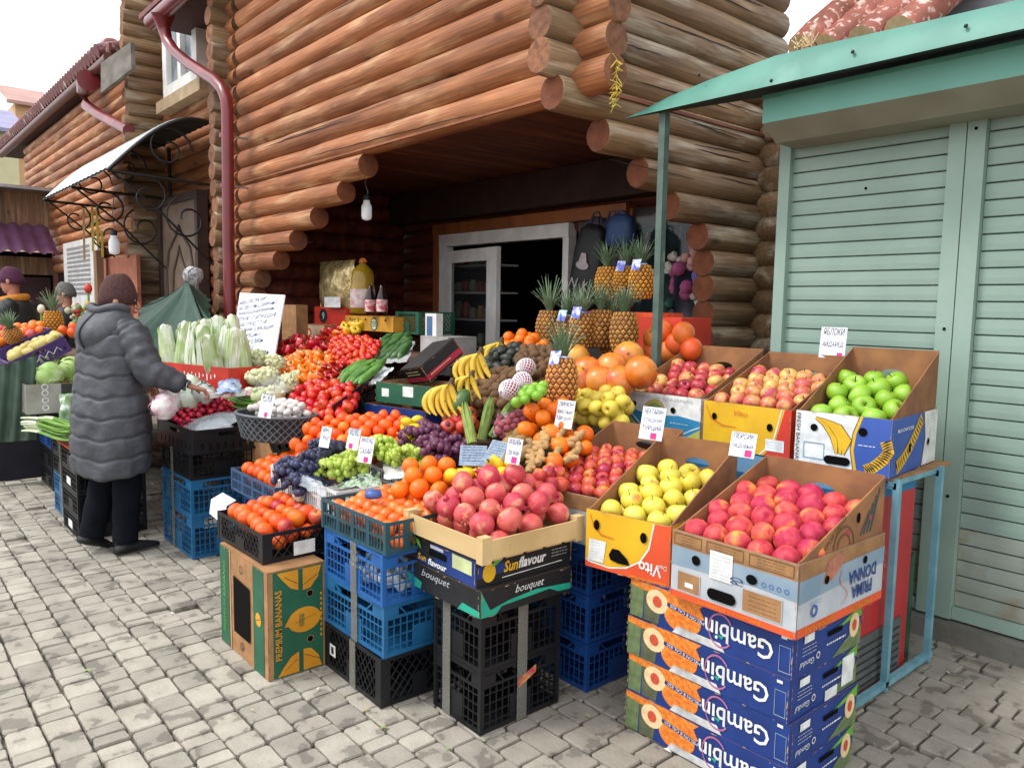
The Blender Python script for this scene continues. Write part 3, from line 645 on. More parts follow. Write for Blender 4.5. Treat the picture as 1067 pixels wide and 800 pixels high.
# light blue steel stand under the upper cartons
st=thing('display_stand','light blue welded steel stand carrying the top row of cartons','stand',(-1.33,3.1,0)); SL=st.location
XS=-1.33; ys0,ys1=2.76,3.67; zt_=.9
def sb(name,p,q,t=.026):
    m_=MB(); m_.bar(Vector(p)-SL,Vector(q)-SL,t,t,STAND); m_.build(name,st)
for y_ in (3.22,3.65): sb('leg',(XS,y_,.0),(XS,y_,zt_))
for y_ in (3.22,3.65): sb('leg',(-2.75,y_,.0),(-2.75,y_,zt_))
sb('rail',(XS,ys0-.2,.03),(XS,3.68,.03)); sb('rail',(-2.75,3.22,.03),(-2.75,3.68,.03)); sb('rail',(XS-.02,3.2,zt_-.02),(XS-.02,3.67,zt_-.02),.022); sb('rail',(-2.75,3.65,zt_-.03),(XS,3.65,zt_-.03)); sb('rail',(-2.75,3.22,zt_-.03),(XS,3.22,zt_-.03))
m_=MB(); m_.box(Vector((-2.05,3.5,zt_-.005))-SL,(1.42,.6,.01),KRAFT); m_.build('shelf_board',st)
# red cabinet with a grille
rc=thing('red_cabinet','red metal cabinet with a grey ventilation grille behind the blue stand','cabinet',(-1.75,3.1,0)); RC=rc.location
m_=MB(); RCM=mat('red_cabinet_paint','#b8282c','#a02226',3,.4,c3='#c9484a',c3lo=.62,c3hi=.8)
m_.bx(-.5,.38,-.28,.40,.01,.82,RCM); m_.build('cabinet_body',rc)
m_=MB(); m_.bx(-.5,.381,-.281,.401,.82,.90,mat('blue_band','#2a6f9a','#23628a',4,.5)); m_.build('top_band',rc)
m_=MB(); GR=mat('grille_grey','#5b5e5c','#4a4d4c',10,.6)
m_.bx(.381,.388,-.24,.33,.03,.26,GR)
for i in range(6): m_.bx(.388,.391,-.22,.31,.05+i*.033,.058+i*.033,mat('grille_slot','#2c2e2e',None,9,.7))
m_.ball((.39,-.22,.245),.01,HOLE,8,4); m_.build('vent_grille',rc)
m_=MB(); m_.bx(-.012,.012,-.04,.02,.0,.5,mat('green_glass_bottle','#1f4a38','#16382a',4,.2)); tag(m_.build('green_board',loc=(-1.40,3.575,0)),'narrow dark green board standing between the red cabinet and the shutter','board')
# ================================================================== crates and cartons
_PC={}
def panel2d(L,H,style,m,th=.006):
    """one crate side lying in local x-z, outside facing -y"""
    mb=MB(); y0,y1=0,th
    def B(a,b,c,d,dy=0): mb.box(((a+b)/2,th/2+dy,(c+d)/2),(b-a,th,d-c),m)
    if style=='grid':
        hh=H*.22 if H>.17 else .0
        B(0,L,0,.018); B(0,L,H-hh-.012,H-hh,-.001)
        n=int(L/.03); 
        for i in range(n+1): mb.box((.004+(L-.008)*i/n,th/2,(H-hh)/2),(.0045,th*.6,H-hh-.01),m)
        k=max(2,int((H-hh)/.036))
        for i in range(1,k): mb.box((L/2,th/2,(H-hh)*i/k),(L,th*.8,.0045),m)
        B(L*.36,L*.64,.02,(H-hh)*.62,.001)
        if hh:
            B(0,L*.16,H-hh,H-.012); B(L*.84,L,H-hh,H-.012); B(0,L,H-.014,H)
            mb.bar((L*.16,th/2,H-.01),(L*.26,th/2,H-hh),.01,th,m); mb.bar((L*.84,th/2,H-.01),(L*.74,th/2,H-hh),.01,th,m)
        else: B(0,L,H-.014,H,-.001)
    elif style=='diamond':
        B(0,L,0,.02); B(0,L,H-.016,H,-.001); B(0,.03,.02,H-.016); B(L-.03,L,.02,H-.016); B(L*.4,L*.6,.02,H*.5,.001)
        n=int(L/.035); hz=H-.036
        for i in range(-3,n+3):
            for sg in (1,-1):
                x=L*i/n; x2=x+sg*hz*.8; a,b=(x,.02),(x2,H-.016)
                if min(x,x2)<.02 or max(x,x2)>L-.02:
                    # clip
                    t0,t1=0,1
                    dx=x2-x
                    for lim,s in ((.02,1),(L-.02,-1)):
                        t=(lim-x)/dx if dx else 0
                        if (x-lim)*s<0: t0=max(t0,t) 
                        if (x2-lim)*s<0: t1=min(t1,t)
                    if t1-t0<.1: continue
                    a=(x+dx*t0,.02+hz*t0); b=(x+dx*t1,.02+hz*t1)
                mb.bar((a[0],th/2+sg*.0005,a[1]),(b[0],th/2+sg*.0005,b[1]),.004,th*.7,m)
    elif style=='slots':          # shallow fruit tray: rows of slots and oval openings
        B(0,L,0,.012); B(0,L,H*.46,H*.54,-.0005); B(0,L,H-.014,H,-.001)
        n=int(L/.022)
        for i in range(n+1): mb.box((.004+(L-.008)*i/n,th/2,H/2),(.008 if i%4==0 else .005,th*.7,H-.02),m)
        for i in range(1,4):
            B(L*i/4-.012,L*i/4+.012,.01,H-.012,.0007)
    else:                         # mostly solid wall with a grip
        loops=[rect(0,0,L,H)]
        loops.append(rect(L*.36,H*.68,L*.64,H*.84)[::-1])
        for i in range(8):
            cx=L*(.08+.12*i); 
            if cx+.02<L: loops.append(rect(cx,H*.12,min(cx+.018,L-.005),H*.42)[::-1])
        slab(mb,Plane((0,0,0),(1,0,0),(0,0,1)),loops,m,th); B(0,L,H-.016,H,-.004); B(0,L,0,.014,-.003); B(0,L,H*.5,H*.55,-.002)
    return mb
def crate(name,label,loc,rz,w_,d_,h,m,style='grid',group=None,strap=True,cat='crate',tilt=None,sticker=False):
    t=thing(name,label,cat,loc,rz,group)
    if tilt: t.rotation_euler=(tilt[0],tilt[1],rz)
    key=(round(w_,3),round(d_,3),round(h,3),m.name,style)
    if key not in _PC:
        e=.0015
        p1=panel2d(w_-.03,h-e,style,m).mesh('side_panel'); p2=panel2d(d_-.03,h-e,style,m).mesh('side_panel')
        b=MB(); b.box((w_/2,d_/2,.006),(w_-.016,d_-.016,.009),m)
        pst=MB()
        for sx,sy in ((0,0),(1,0),(0,1),(1,1)): pass
        pst.box((.008,.008,h/2),(.016,.016,h-.001),m)
        _PC[key]=(p1,p2,b.mesh('base'),pst.mesh('corner_post'))
    p1,p2,b,ps=_PC[key]
    put(p1,'side_panel',t,(.015,.002,0)); put(p1,'side_panel',t,(w_-.015,d_-.002,0),(0,0,math.pi))
    put(p2,'side_panel',t,(w_-.002,.015,0),(0,0,math.pi/2)); put(p2,'side_panel',t,(.002,d_-.015,0),(0,0,-math.pi/2))
    put(b,'base',t)
    for x,y in ((0,0),(w_-.016,0),(0,d_-.016),(w_-.016,d_-.016)): put(ps,'corner_post',t,(x,y,0))
    if sticker:
        s=MB(); s.bx(w_*.35,w_*.6,-.002,-.0005,h*.25,h*.6,WHITE); s.build('sticker',t)
    return t
def tape(par,w_,h,x,side='front',d=0):
    s=MB()
    if side=='front': s.bx(x-.024,x+.024,-.004,-.002,0,h,TAPE)
    else: s.bx(w_+.002,w_+.004,x-.024,x+.024,0,h,TAPE)
    return s.build('tape_strip',par)
def carton(name,label,loc,rz,w_,d_,h,hb=None,prints=None,outer=None,inner=None,group=None,hole_back=True,open_top=True,cat='carton',slope_sides=True,flip=False):
    """open carton: printed outer tray of height h, inner walls rising to hb at the back"""
    t=thing(name,label,cat,loc,rz,group); outer=outer or KRAFT; inner=inner or KRAFTIN; hb=hb or h; th=.006; prints=prints or {}
    T=th+.001
    defs={'front':(Plane((0,0,0),(1,0,0),(0,0,1)),w_,'f'),'right':(Plane((w_,0,0),(0,1,0),(0,0,1)),d_,'s'),
          'back':(Plane((w_,d_,0),(-1,0,0),(0,0,1)),w_,'b'),'left':(Plane((0,d_,0),(0,-1,0),(0,0,1)),d_,'l')}
    for nm,(P,L,k) in defs.items():
        mb=MB(); e=.0 if k in 'fb' else .0065
        slab(mb,P,[rect(e,0,L-e,h)],outer,th,inner=inner)
        if nm in prints: prints[nm](mb,P,L,h); wear(mb,P,L,h,16)
        mb.build('side_panel',t)
        if hb>h:
            Q=Plane(P.p(0,0,-T),P.U,P.V); mb=MB(); g=.008
            if k=='b':
                loops=[rect(g,h*.3,L-g,hb)]
                if hole_back:
                    hc=(h+(hb-h)*.55); loops.append([(L/2+x,hc+y) for x,y in circ(0,0,.055,.02,16)][::-1])
                slab(mb,Q,loops,inner,.005); mb.build('back_flap',t)
            elif k in 'sl':
                pts=[(g,h*.3),(L-g,h*.3),(L-g,hb-.005),(g+.02,h+.006),(g,h+.002)] if k=='s' else [(g,h*.3),(L-g,h*.3),(L-g,h+.002),(L-g-.02,h+.006),(g,hb-.005)]
                slab(mb,Q,[pts],inner,.005)
                if 'flap_'+nm in prints: prints['flap_'+nm](mb,Q,L,h)
                mb.build('side_flap',t)
    mb=MB(); mb.bx(.008,w_-.008,.008,d_-.008,.002,.008,outer); mb.build('base',t)
    if not open_top:
        mb=MB(); mb.bx(.001,w_-.001,.001,d_-.001,h+.0005,h+.006,outer)
        if 'top' in prints: prints['top'](mb,Plane((0,0,h+.006),(1,0,0),(0,1,0)),w_,d_)
        mb.build('lid',t)
    return t
# ------------------------------------------------------------------ printed designs
def fill(mb,P,L,h,m,l=.001): decal(mb,P,[rect(.0005,.0005,L-.0005,h-.0005)],m,l)
def hole(mb,P,u,v,r=.018,ry=None,l=.006): decal(mb,P,[circ(u,v,r,ry or r)],HOLE,l)
SCUFF=mat('worn_paper_edge','#b5977a','#a58567',60,.9)
def wear(mb,P,L,h,n=9):
    r=random.Random(int(L*977+h*3331+len(mb.f)))
    for i in range(n):
        e=r.choice('lrtb'); ln=r.uniform(.006,.035); wd=r.uniform(.0012,.004)
        if e in 'lr':
            v=r.uniform(.002,h-ln-.002); x=.0008 if e=='l' else L-.0008; s=1 if e=='l' else -1; q=[(x,v),(x+s*wd,v+ln*.3),(x+s*wd*.6,v+ln*.8),(x,v+ln)]
        else:
            u=r.uniform(.002,L-ln-.002); y=.0008 if e=='b' else h-.0008; s=1 if e=='b' else -1; q=[(u,y),(u+ln*.3,y+s*wd),(u+ln*.8,y+s*wd*.5),(u+ln,y)]
        decal(mb,P,[q],SCUFF,.0075)
def grip(mb,P,u,v,a=.05,b=.016,l=.006): decal(mb,P,[circ(u-a+b,v,b,n=8,a0=math.pi/2,a1=math.pi*1.5)+circ(u+a-b,v,b,n=8,a0=-math.pi/2,a1=math.pi/2)],HOLE,l)
def lines(mb,P,x0,x1,y,n,dy,m,t=.0016,l=.004,seed=0):
    r=random.Random(seed)
    for i in range(n):
        x=x0
        while x<x1-.004:
            q=min(x1,x+r.uniform(.006,.02)); decal(mb,P,[rect(x,y-i*dy,q,y-i*dy+t)],m,l); x=q+.004
def prima_front(mb,P,L,h):
    fill(mb,P,L,h,GREYP); decal(mb,P,[rect(.001,h*.77,L-.001,h-.001)],KRAFT,.002); decal(mb,P,[rect(.001,.001,L-.001,h*.10)],ORANGEP,.002)
    decal(mb,P,[[(.001,h*.48),(L*.3,h*.50),(L*.7,h*.53),(L-.001,h*.5),(L-.001,h*.77),(.001,h*.77)]],PALEB,.002)
    DK=mat('brown_line_print','#6a4a2c',None,9,.7)
    for a,b in ((.02,.26),(.30,.60),(.64,.97)):
        decal(mb,P,[rect(L*a,h*.80,L*b,h*.97),rect(L*a+.003,h*.80+.003,L*b-.003,h*.97-.003)[::-1]],DK,.003); lines(mb,P,L*a+.03,L*b-.03,h*.92,3,.01,DK,.0015,.0035,int(a*100))
    for a,b,c,d in ((.06,.26,.12,.42),(.6,.9,.14,.47)): decal(mb,P,[rect(L*a,h*c,L*b,h*d)],KRAFT,.003); decal(mb,P,[rect(L*a,h*c,L*b,h*d),rect(L*a+.003,h*c+.003,L*b-.003,h*d-.003)[::-1]],GREYP,.0035)
    decal(mb,P,[rect(L*.13,h*.2,L*.2,h*.27)],WHITE,.004); lines(mb,P,L*.65,L*.86,h*.38,4,.014,DK,.0015,.004,3)
    decal(mb,P,[rect(L*.335,h*.46,L*.52,h*.86)],WHITE,.0045); lines(mb,P,L*.35,L*.5,h*.8,7,.012,PALEB,.001,.005,4)
    text(mb,P,'PD',L*.555,h*.53,h=h*.2,w=L*.05,m=NAVY,rot=math.pi/2,lift=.0045)
    hole(mb,P,L*.22,h*.64,.017); hole(mb,P,L*.67,h*.62,.02,.016); grip(mb,P,L*.44,h*.24,.055,.019)
    for i in range(4): decal(mb,P,[circ(L*(.76+.055*i),h*.6,.008),circ(L*(.76+.055*i),h*.6,.006)[::-1]],BLUEP,.004)
    text(mb,P,'BANANAS PREMIUM',L*.5,h*.052,w=L*.5,h=h*.045,m=GOLDP,rot=math.pi,lift=.004)
def prima_right(mb,P,L,h):
    fill(mb,P,L,h,GREYP); decal(mb,P,[rect(.001,h*.77,L-.001,h-.001)],KRAFT,.002); decal(mb,P,[rect(.001,.001,L-.001,h*.13)],ORANGEP,.002)
    decal(mb,P,[[(.001,h*.46),(L*.4,h*.5),(L-.001,h*.56),(L-.001,h*.8),(.001,h*.77)]],PALEB,.003)
    decal(mb,P,[[(L*.25,h*.62),(L*.3,h*.9),(L*.42,h*.97),(L*.5,h*.86),(L*.42,h*.7),(L*.35,h*.62)]],mat('faded_flower_print','#b5765c','#a0624a',40,.6),.0035)
    text(mb,P,'PRIMA\nDONNA',L*.72,h*.42,w=L*.34,h=h*.42,m=NAVY,rot=math.pi,lift=.005,bold=.02)
    mb.add([P.p(L*.47+.05*math.sin(i*.35)*(1-i/20),h*(.2+.5*i/16),.005) for i in range(17)]+[P.p(L*.47+.003+.05*math.sin(i*.35)*(1-i/20),h*(.2+.5*i/16),.005) for i in range(17)],[(i,17+i,18+i,i+1) for i in range(16)],REDP)
    text(mb,P,'BANANAS',L*.24,h*.07,w=L*.32,h=h*.08,m=GOLDP,rot=math.pi,lift=.004); text(mb,P,'PREMIUM',L*.72,h*.07,w=L*.28,h=h*.07,m=GOLDP,rot=math.pi,lift=.004)
    decal(mb,P,[circ(L*.17,h*.3,.02),circ(L*.17,h*.3,.012)[::-1]],BLUEP,.005); lines(mb,P,L*.12,L*.24,h*.43,2,.008,BLUEP,.0015,.005)
    hole(mb,P,L*.29,h*.66,.014); hole(mb,P,L*.74,h*.72,.014)
def prima_flap(mb,P,L,h):
    DK=mat('brown_line_print','#6a4a2c',None,9,.7)
    decal(mb,P,[circ(L*.5,h*1.0,.07,n=12,a0=0,a1=math.pi)+circ(L*.5,h*1.0,.064,n=12,a0=0,a1=math.pi)[::-1]],DK,.002)
    decal(mb,P,[circ(L*.5,h*1.0,.045,n=12,a0=0,a1=math.pi)+circ(L*.5,h*1.0,.04,n=12,a0=0,a1=math.pi)[::-1]],DK,.002)
    text(mb,P,'EXPORTADO',L*.38,h*1.22,w=L*.3,m=DK,rot=R(35),lift=.002)
    for i in range(4): decal(mb,P,[ribbon([(L*(.70+.04*i),h*1.08),(L*(.8+.04*i),h*(1.4+.1*i))],.008)],mat('dark_teal_line','#3c5656',None,9,.7),.002)
    hole(mb,P,L*.66,h*1.35,.012,.018,.003)
def gambin_front(mb,P,L,h):
    fill(mb,P,L,h,NAVY)
    decal(mb,P,[[(.001,.001),(L*.09,.001),(L*.10,h-.001),(.001,h-.001)]],MOSSP,.002)
    decal(mb,P,[[(L*.10,.001),(L*.2,.001),(L*.22,h*.5),(L*.2,h*.8),(L*.1,h*.8)]],mat('moss_print_dark','#5a5f45','#4a4e3a',30,.6),.002)
    decal(mb,P,[[(.001,h*.84),(L*.1,h*.8),(L*.3,h*.83),(L*.46,h*.8),(L*.50,h*.97),(L*.3,h*.999),(.001,h*.999)]],MELP,.0024)
    decal(mb,P,[circ(L*.36,h*.42,L*.12,h*.37,n=14,a0=math.pi*.93,a1=math.pi*2.1)+[(L*.5,h*.6),(L*.47,h*.82),(L*.2,h*.86)]],MELP,.0026)
    decal(mb,P,[circ(L*.19,h*.62,L*.075,h*.30,n=18)],CREAMP,.003); decal(mb,P,[circ(L*.192,h*.62,L*.032,h*.15,n=10)],mat('melon_red','#d4553a',None,30,.5),.004)
    decal(mb,P,[ribbon([(L*.26,h*.66),(L*.52,h*.5)],h*.1)],NAVY,.0035)
    text(mb,P,'MELON 8 CAL 820',L*.39,h*.58,w=L*.22,h=h*.08,m=WHITE,rot=math.pi-.36*.4,lift=.004)
    text(mb,P,'Gambin',L*.70,h*.47,w=L*.39,h=h*.46,m=WHITE,rot=math.pi,lift=.004,bold=.012)
    decal(mb,P,[circ(L*.6,h*.5,L*.075,h*.42,n=20,a0=.6,a1=5.6)+circ(L*.6,h*.5,L*.068,h*.37,n=20,a0=.6,a1=5.6)[::-1]],mat('rose_ring','#b56f94',None,9,.5),.0045)
    decal(mb,P,[[(L*.58,h*.38),(L*.61,h*.3),(L*.62,h*.4)]],TEALP,.0045)
    decal(mb,P,[[(L*.30,.001),(L*.33,h*.2),(L*.60,h*.2),(L*.63,.001)]],mat('box_slot_white','#d7d8d6','#8e8e8c',12,.7),.004)
    decal(mb,P,[rect(L*.925,h*.1,L*.985,h*.7),rect(L*.928,h*.12,L*.982,h*.68)[::-1]],PALEB,.003)
    decal(mb,P,[rect(L*.935,h*.86,L*.965,h*.93)],WHITE,.004)
def gambin_right(mb,P,L,h):
    fill(mb,P,L,h,NAVY)
    decal(mb,P,[[(L*.55,.001),(L*.72,h*.25),(L*.86,h*.42),(L-.001,h*.5),(L-.001,.001),(L*.8,.001)]],MOSSP,.002)
    decal(mb,P,[[(L*.5,h*.62),(L*.75,h*.8),(L-.001,h*.99),(L-.001,h*.7),(L*.8,h*.72)]],LIMEP,.0022)
    decal(mb,P,[circ(L*.88,h*.55,L*.08,h*.3)],CREAMP,.003); decal(mb,P,[circ(L*.88,h*.55,L*.035,h*.14)],mat('melon_red','#d4553a',None,30,.5),.004)
    text(mb,P,'Gandul',L*.17,h*.25,w=L*.2,h=h*.14,m=WHITE,rot=math.pi,lift=.004,shear=.2); decal(mb,P,[circ(L*.33,h*.3,.012),circ(L*.33,h*.3,.008)[::-1]],WHITE,.004)
    decal(mb,P,[rect(L*.12,h*.72,L*.26,h*.9)],WHITE,.004); lines(mb,P,L*.1,L*.3,h*.62,3,.012,WHITE,.0018,.004,7)
    decal(mb,P,[rect(L*.46,h*.6,L*.68,h*.72)],HOLE,.005); lines(mb,P,L*.45,L*.74,h*.4,1,.01,WHITE,.006,.004,4)
def vito_front(mb,P,L,h):
    fill(mb,P,L,h,YELP)
    arc=[(L*.05,h*.10),(L*.3,h*.07),(L*.5,h*.14),(L*.66,h*.3),(L*.76,h*.55),(L*.81,h*.98)]
    decal(mb,P,[[(.001,h*.14)]+arc+[(L-.001,h*.999),(L-.001,.001),(.001,.001)]],ORANGEP,.002)
    decal(mb,P,[ribbon([(.004,h*.14)]+arc,.006)],WHITE,.003)
    decal(mb,P,[ribbon([(L*.05,h*.93),(L*.1,h*.72),(L*.2,h*.6),(L*.36,h*.58)],[.003,.006,.008,.003])],mat('orange_stroke','#d9761c',None,9,.6),.003)
    text(mb,P,'Vito',L*.78,h*.23,w=L*.26,h=h*.2,m=WHITE,rot=math.pi,lift=.004,bold=.02); text(mb,P,'Don',L*.92,h*.3,w=L*.09,h=h*.08,m=WHITE,rot=math.pi,lift=.004)
    text(mb,P,'BANANAS PREMIUM',L*.76,h*.035,w=L*.4,h=h*.03,m=YELP,rot=math.pi,lift=.004)
    decal(mb,P,[[(L*.04,h*.12),(L*.23,h*.12),(L*.26,h*.5),(L*.05,h*.5)]],WHITE,.0035); lines(mb,P,L*.07,L*.22,h*.45,7,.012,GREYP,.0014,.0045,2)
    hole(mb,P,L*.14,h*.76,.013,.02); hole(mb,P,L*.7,h*.72,.014,.02)
    decal(mb,P,[[(L*.3,h*.3),(L*.34,h*.42),(L*.42,h*.42),(L*.52,h*.3),(L*.55,h*.2),(L*.42,h*.19),(L*.32,h*.22)]],HOLE,.006)
def vito_right(mb,P,L,h): fill(mb,P,L,h,YELP); decal(mb,P,[circ(L*.45,h*.5,.055,.07),circ(L*.45,h*.5,.045,.058)[::-1]],mat('olive_ring','#8a8340',None,9,.6),.002); text(mb,P,'PREMIUM',L*.45,h*.5,w=L*.14,m=BLACK,rot=math.pi,lift=.003)
def c1_front(mb,P,L,h):
    fill(mb,P,L,h,WHITE); decal(mb,P,[[(.001,h*.25),(.001,h*.62),(L*.25,h*.52),(L*.5,h*.5),(L*.72,h*.55),(L-.001,h*.48),(L-.001,h*.2),(L*.8,h*.03),(L*.3,h*.03)]],SKYP,.002)
    decal(mb,P,[[(.001,h*.02),(.001,h*.5),(L*.13,h*.3),(L*.28,h*.02)]],mat('lime_print','#b9bb58',None,9,.6),.0025); decal(mb,P,[[(L*.78,h*.02),(L*.92,h*.2),(L-.001,h*.3),(L-.001,.001)]],mat('lime_print','#b9bb58',None,9,.6),.0025)
    decal(mb,P,[ribbon([(.001,h*.62),(L*.13,h*.42),(L*.3,h*.1)],.006)],WHITE,.003); decal(mb,P,[ribbon([(L*.7,h*.04),(L*.88,h*.25),(L-.002,h*.36)],.005)],WHITE,.003)
    decal(mb,P,[circ(L*.42,h*.6,L*.14,h*.27)],mat('olive_gold','#b5a45a','#8f8a4a',9,.6),.003); decal(mb,P,[circ(L*.42,h*.58,L*.11,h*.2)],mat('olive_dark','#7b8c56',None,9,.6),.0035)
    text(mb,P,'ECUADOR BANANAS',L*.5,h*.9,w=L*.8,h=h*.07,m=GREYP,lift=.004); lines(mb,P,L*.62,L*.85,h*.36,1,.01,WHITE,.003,.004)
    hole(mb,P,L*.14,h*.7,.015); hole(mb,P,L*.66,h*.66,.016)
def c2_front(mb,P,L,h):
    fill(mb,P,L,h,YELP); decal(mb,P,[[(L*.72,.001),(L*.84,h*.3),(L*.93,h*.999),(L-.001,h*.999),(L-.001,.001)]],REDP,.002); decal(mb,P,[ribbon([(L*.68,.002),(L*.82,h*.3),(L*.9,h*.998)],.006)],WHITE,.003)
    decal(mb,P,[ribbon([(L*.03,h*.9),(L*.1,h*.62),(L*.24,h*.5),(L*.4,h*.5)],[.003,.007,.009,.003])],mat('orange_stroke','#d9761c',None,9,.6),.003)
    decal(mb,P,[rect(L*.74,h*.12,L*.94,h*.36)],WHITE,.004); lines(mb,P,L*.76,L*.92,h*.3,3,.013,GREYP,.0015,.005,8)
    text(mb,P,'Vito',L*.45,h*.8,w=L*.16,h=h*.12,m=mat('orange_stroke','#d9761c',None,9,.6),lift=.004,shear=.3)
    hole(mb,P,L*.14,h*.68,.014,.017); hole(mb,P,L*.78,h*.6,.015,.018); decal(mb,P,[circ(L*.47,h*.04,.05,.02,n=10,a0=0,a1=math.pi)],HOLE,.006)
def c3_front(mb,P,L,h):
    fill(mb,P,L,h,WHITE); decal(mb,P,[[(L*.66,.001),(L*.62,h*.4),(L*.64,h*.7),(L*.7,h*.999),(L-.001,h*.999),(L-.001,.001)]],BLUEP,.002)
    decal(mb,P,[ribbon([(L*.665,.002),(L*.62,h*.4),(L*.64,h*.7),(L*.70,h*.998)],.012)],YELP,.003); decal(mb,P,[ribbon([(L*.645,.002),(L*.60,h*.4),(L*.62,h*.7),(L*.68,h*.998)],.003)],BLACK,.0035)
    for dx,dy,sc in ((0,0,1),(.03,-.005,.9),(.055,-.012,.8)):
        pts=[(L*.22+dx,h*.9+dy),(L*.33+dx,h*.82+dy),(L*.43+dx,h*.6+dy),(L*.46+dx*.5,h*.3)]
        decal(mb,P,[ribbon(pts,[.012,.036,.04,.012])],BLACK,.003+dx*.02); decal(mb,P,[ribbon(pts,[.008,.03,.034,.008])],YELP,.0036+dx*.02)
    text(mb,P,'FRESH BANANAS',L*.035,h*.5,w=h*.9,h=.018,m=BLACK,rot=-math.pi/2,lift=.004)
    decal(mb,P,[rect(L*.1,h*.15,L*.33,h*.45),rect(L*.11,h*.17,L*.32,h*.43)[::-1]],PALEB,.003)
    bandb(mb,P,[(L*.95,h*.62),(L*.98,h*.45),(L*.93,h*.3),(L*.84,h*.15),(L*.76,h*.08)])
    lines(mb,P,L*.68,L*.86,h*.5,1,.01,WHITE,.003,.004)
    hole(mb,P,L*.21,h*.72,.016); hole(mb,P,L*.72,h*.74,.018); grip(mb,P,L*.47,h*.18,.055,.018)
def bandb(mb,P,pts,w=.045):
    decal(mb,P,[ribbon(pts,w)],YELP,.003); n=len(pts)
    for i in range(n-1):
        for t in (.1,.35,.6,.85):
            x=pts[i][0]+(pts[i+1][0]-pts[i][0])*t; y=pts[i][1]+(pts[i+1][1]-pts[i][1])*t; a=math.atan2(pts[i+1][1]-pts[i][1],pts[i+1][0]-pts[i][0])+math.pi/2+.25
            decal(mb,P,[ribbon([(x-w*.48*math.cos(a),y-w*.48*math.sin(a)),(x+w*.1*math.cos(a+.5),y+w*.1*math.sin(a+.5)),(x+w*.48*math.cos(a),y+w*.48*math.sin(a))],[.002,.007,.002])],BLACK,.004)
def c3_right(mb,P,L,h):
    fill(mb,P,L,h,BLUEP); decal(mb,P,[[(L*.68,.001),(L*.74,h*.5),(L*.68,h*.999),(L-.001,h*.999),(L-.001,.001)]],WHITE,.002); decal(mb,P,[ribbon([(L*.67,.002),(L*.73,h*.5),(L*.67,h*.998)],.005)],YELP,.003)
    bandb(mb,P,[(L*.12,h*.14),(L*.25,h*.25),(L*.4,h*.45),(L*.52,h*.68),(L*.62,h*.9)],.06)
    text(mb,P,'ECUADOR',L*.26,h*.78,w=L*.34,h=h*.06,m=WHITE,rot=math.pi,lift=.004,bold=.02)
    lines(mb,P,L*.76,L*.97,h*.9,10,.014,GREYP,.0014,.004,9); hole(mb,P,L*.37,h*.42,.012,.02); decal(mb,P,[[(L*.76,h*.42),(L*.79,h*.5),(L*.82,h*.44),(L*.79,h*.34)]],HOLE,.006)
def green_end(mb,P,L,h):   # big green side
    fill(mb,P,L,h,GREENP); decal(mb,P,[rect(.001,.001,.022,h-.001)],KRAFT,.002); decal(mb,P,[rect(L-.012,.001,L-.001,h-.001)],KRAFT,.002)
    def half(u0,v0,s):
        decal(mb,P,[[(u0-.01,v0),(u0+.015,v0+s*.035),(u0+.05,v0+s*.075),(u0+.085,v0+s*.09),(u0+.085,v0)]],GOLDP,.003)
        decal(mb,P,[[(u0+.105,v0),(u0+.105,v0+s*.095),(u0+.14,v0+s*.09),(u0+.175,v0+s*.05),(u0+.19,v0)]],GOLDP,.003)
        decal(mb,P,[ribbon([(u0+.02,v0+s*.02),(u0+.08,v0+s*.06)],.002)],BLACK,.004); decal(mb,P,[ribbon([(u0+.11,v0+s*.07),(u0+.185,v0+s*.03)],.002)],BLACK,.004)
    half(.05,.005,1); half(.05,h-.005,-1)
    c=[(L*.62+.075*math.cos(a),h*.5+.055*math.sin(a)*(1-.0*abs(math.cos(a)))) for a in [i*math.pi/10 for i in range(20)]]; c[0]=(L*.62+.085,h*.53); c[10]=(L*.62-.09,h*.47)
    decal(mb,P,[c],GOLDP,.003); [decal(mb,P,[rect(L*.6-.006*i,h*.44,L*.6-.006*i+.003,h*.56)],GREENP,.004) for i in range(4)]; decal(mb,P,[ribbon([(L*.44,h*.48),(L*.82,h*.53)],.0015)],BLACK,.0045)
    text(mb,P,'PREMIUM BANANAS',.045,h*.5,w=h*.66,h=.03,m=GOLDP,rot=math.pi/2,lift=.004,bold=.015)
    [decal(mb,P,[rect(L-.026,h*(.3+.05*i),L-.018,h*(.3+.05*i)+.012)],GOLDP,.004) for i in range(9)]
    for v in (.74,.3): decal(mb,P,[circ(L*.72,h*v,.016)],KRAFT,.004); hole(mb,P,L*.715,h*v,.013)
def green_front(mb,P,L,h):
    decal(mb,P,[rect(L*.0,.001,L*.2,h-.001)],GREENP,.002); decal(mb,P,[rect(L*.72,.001,L*.93,h-.001)],GREENP,.002)
    text(mb,P,'PREMIUM BANANAS',L*.10,h*.5,w=h*.72,h=.03,m=LIMEP,rot=math.pi/2,lift=.004); decal(mb,P,[circ(L*.83,h*.52,.03)],GOLDP,.004); decal(mb,P,[ribbon([(L*.78,h*.5),(L*.88,h*.54)],.003)],GREENP,.005)
    decal(mb,P,[[(L*.32,h*.22),(L*.66,h*.22),(L*.66,h*.75),(L*.32,h*.78)]],HOLE,.006)
    for v in (.12,.88): decal(mb,P,[circ(L*.48,h*v,.018),circ(L*.48,h*v,.014)[::-1]],BLACK,.004)
    decal(mb,P,[ribbon([(L*.24,.002),(L*.235,h-.002)],.008)],mat('cut_edge','#c9a27a',None,9,.8),.004)
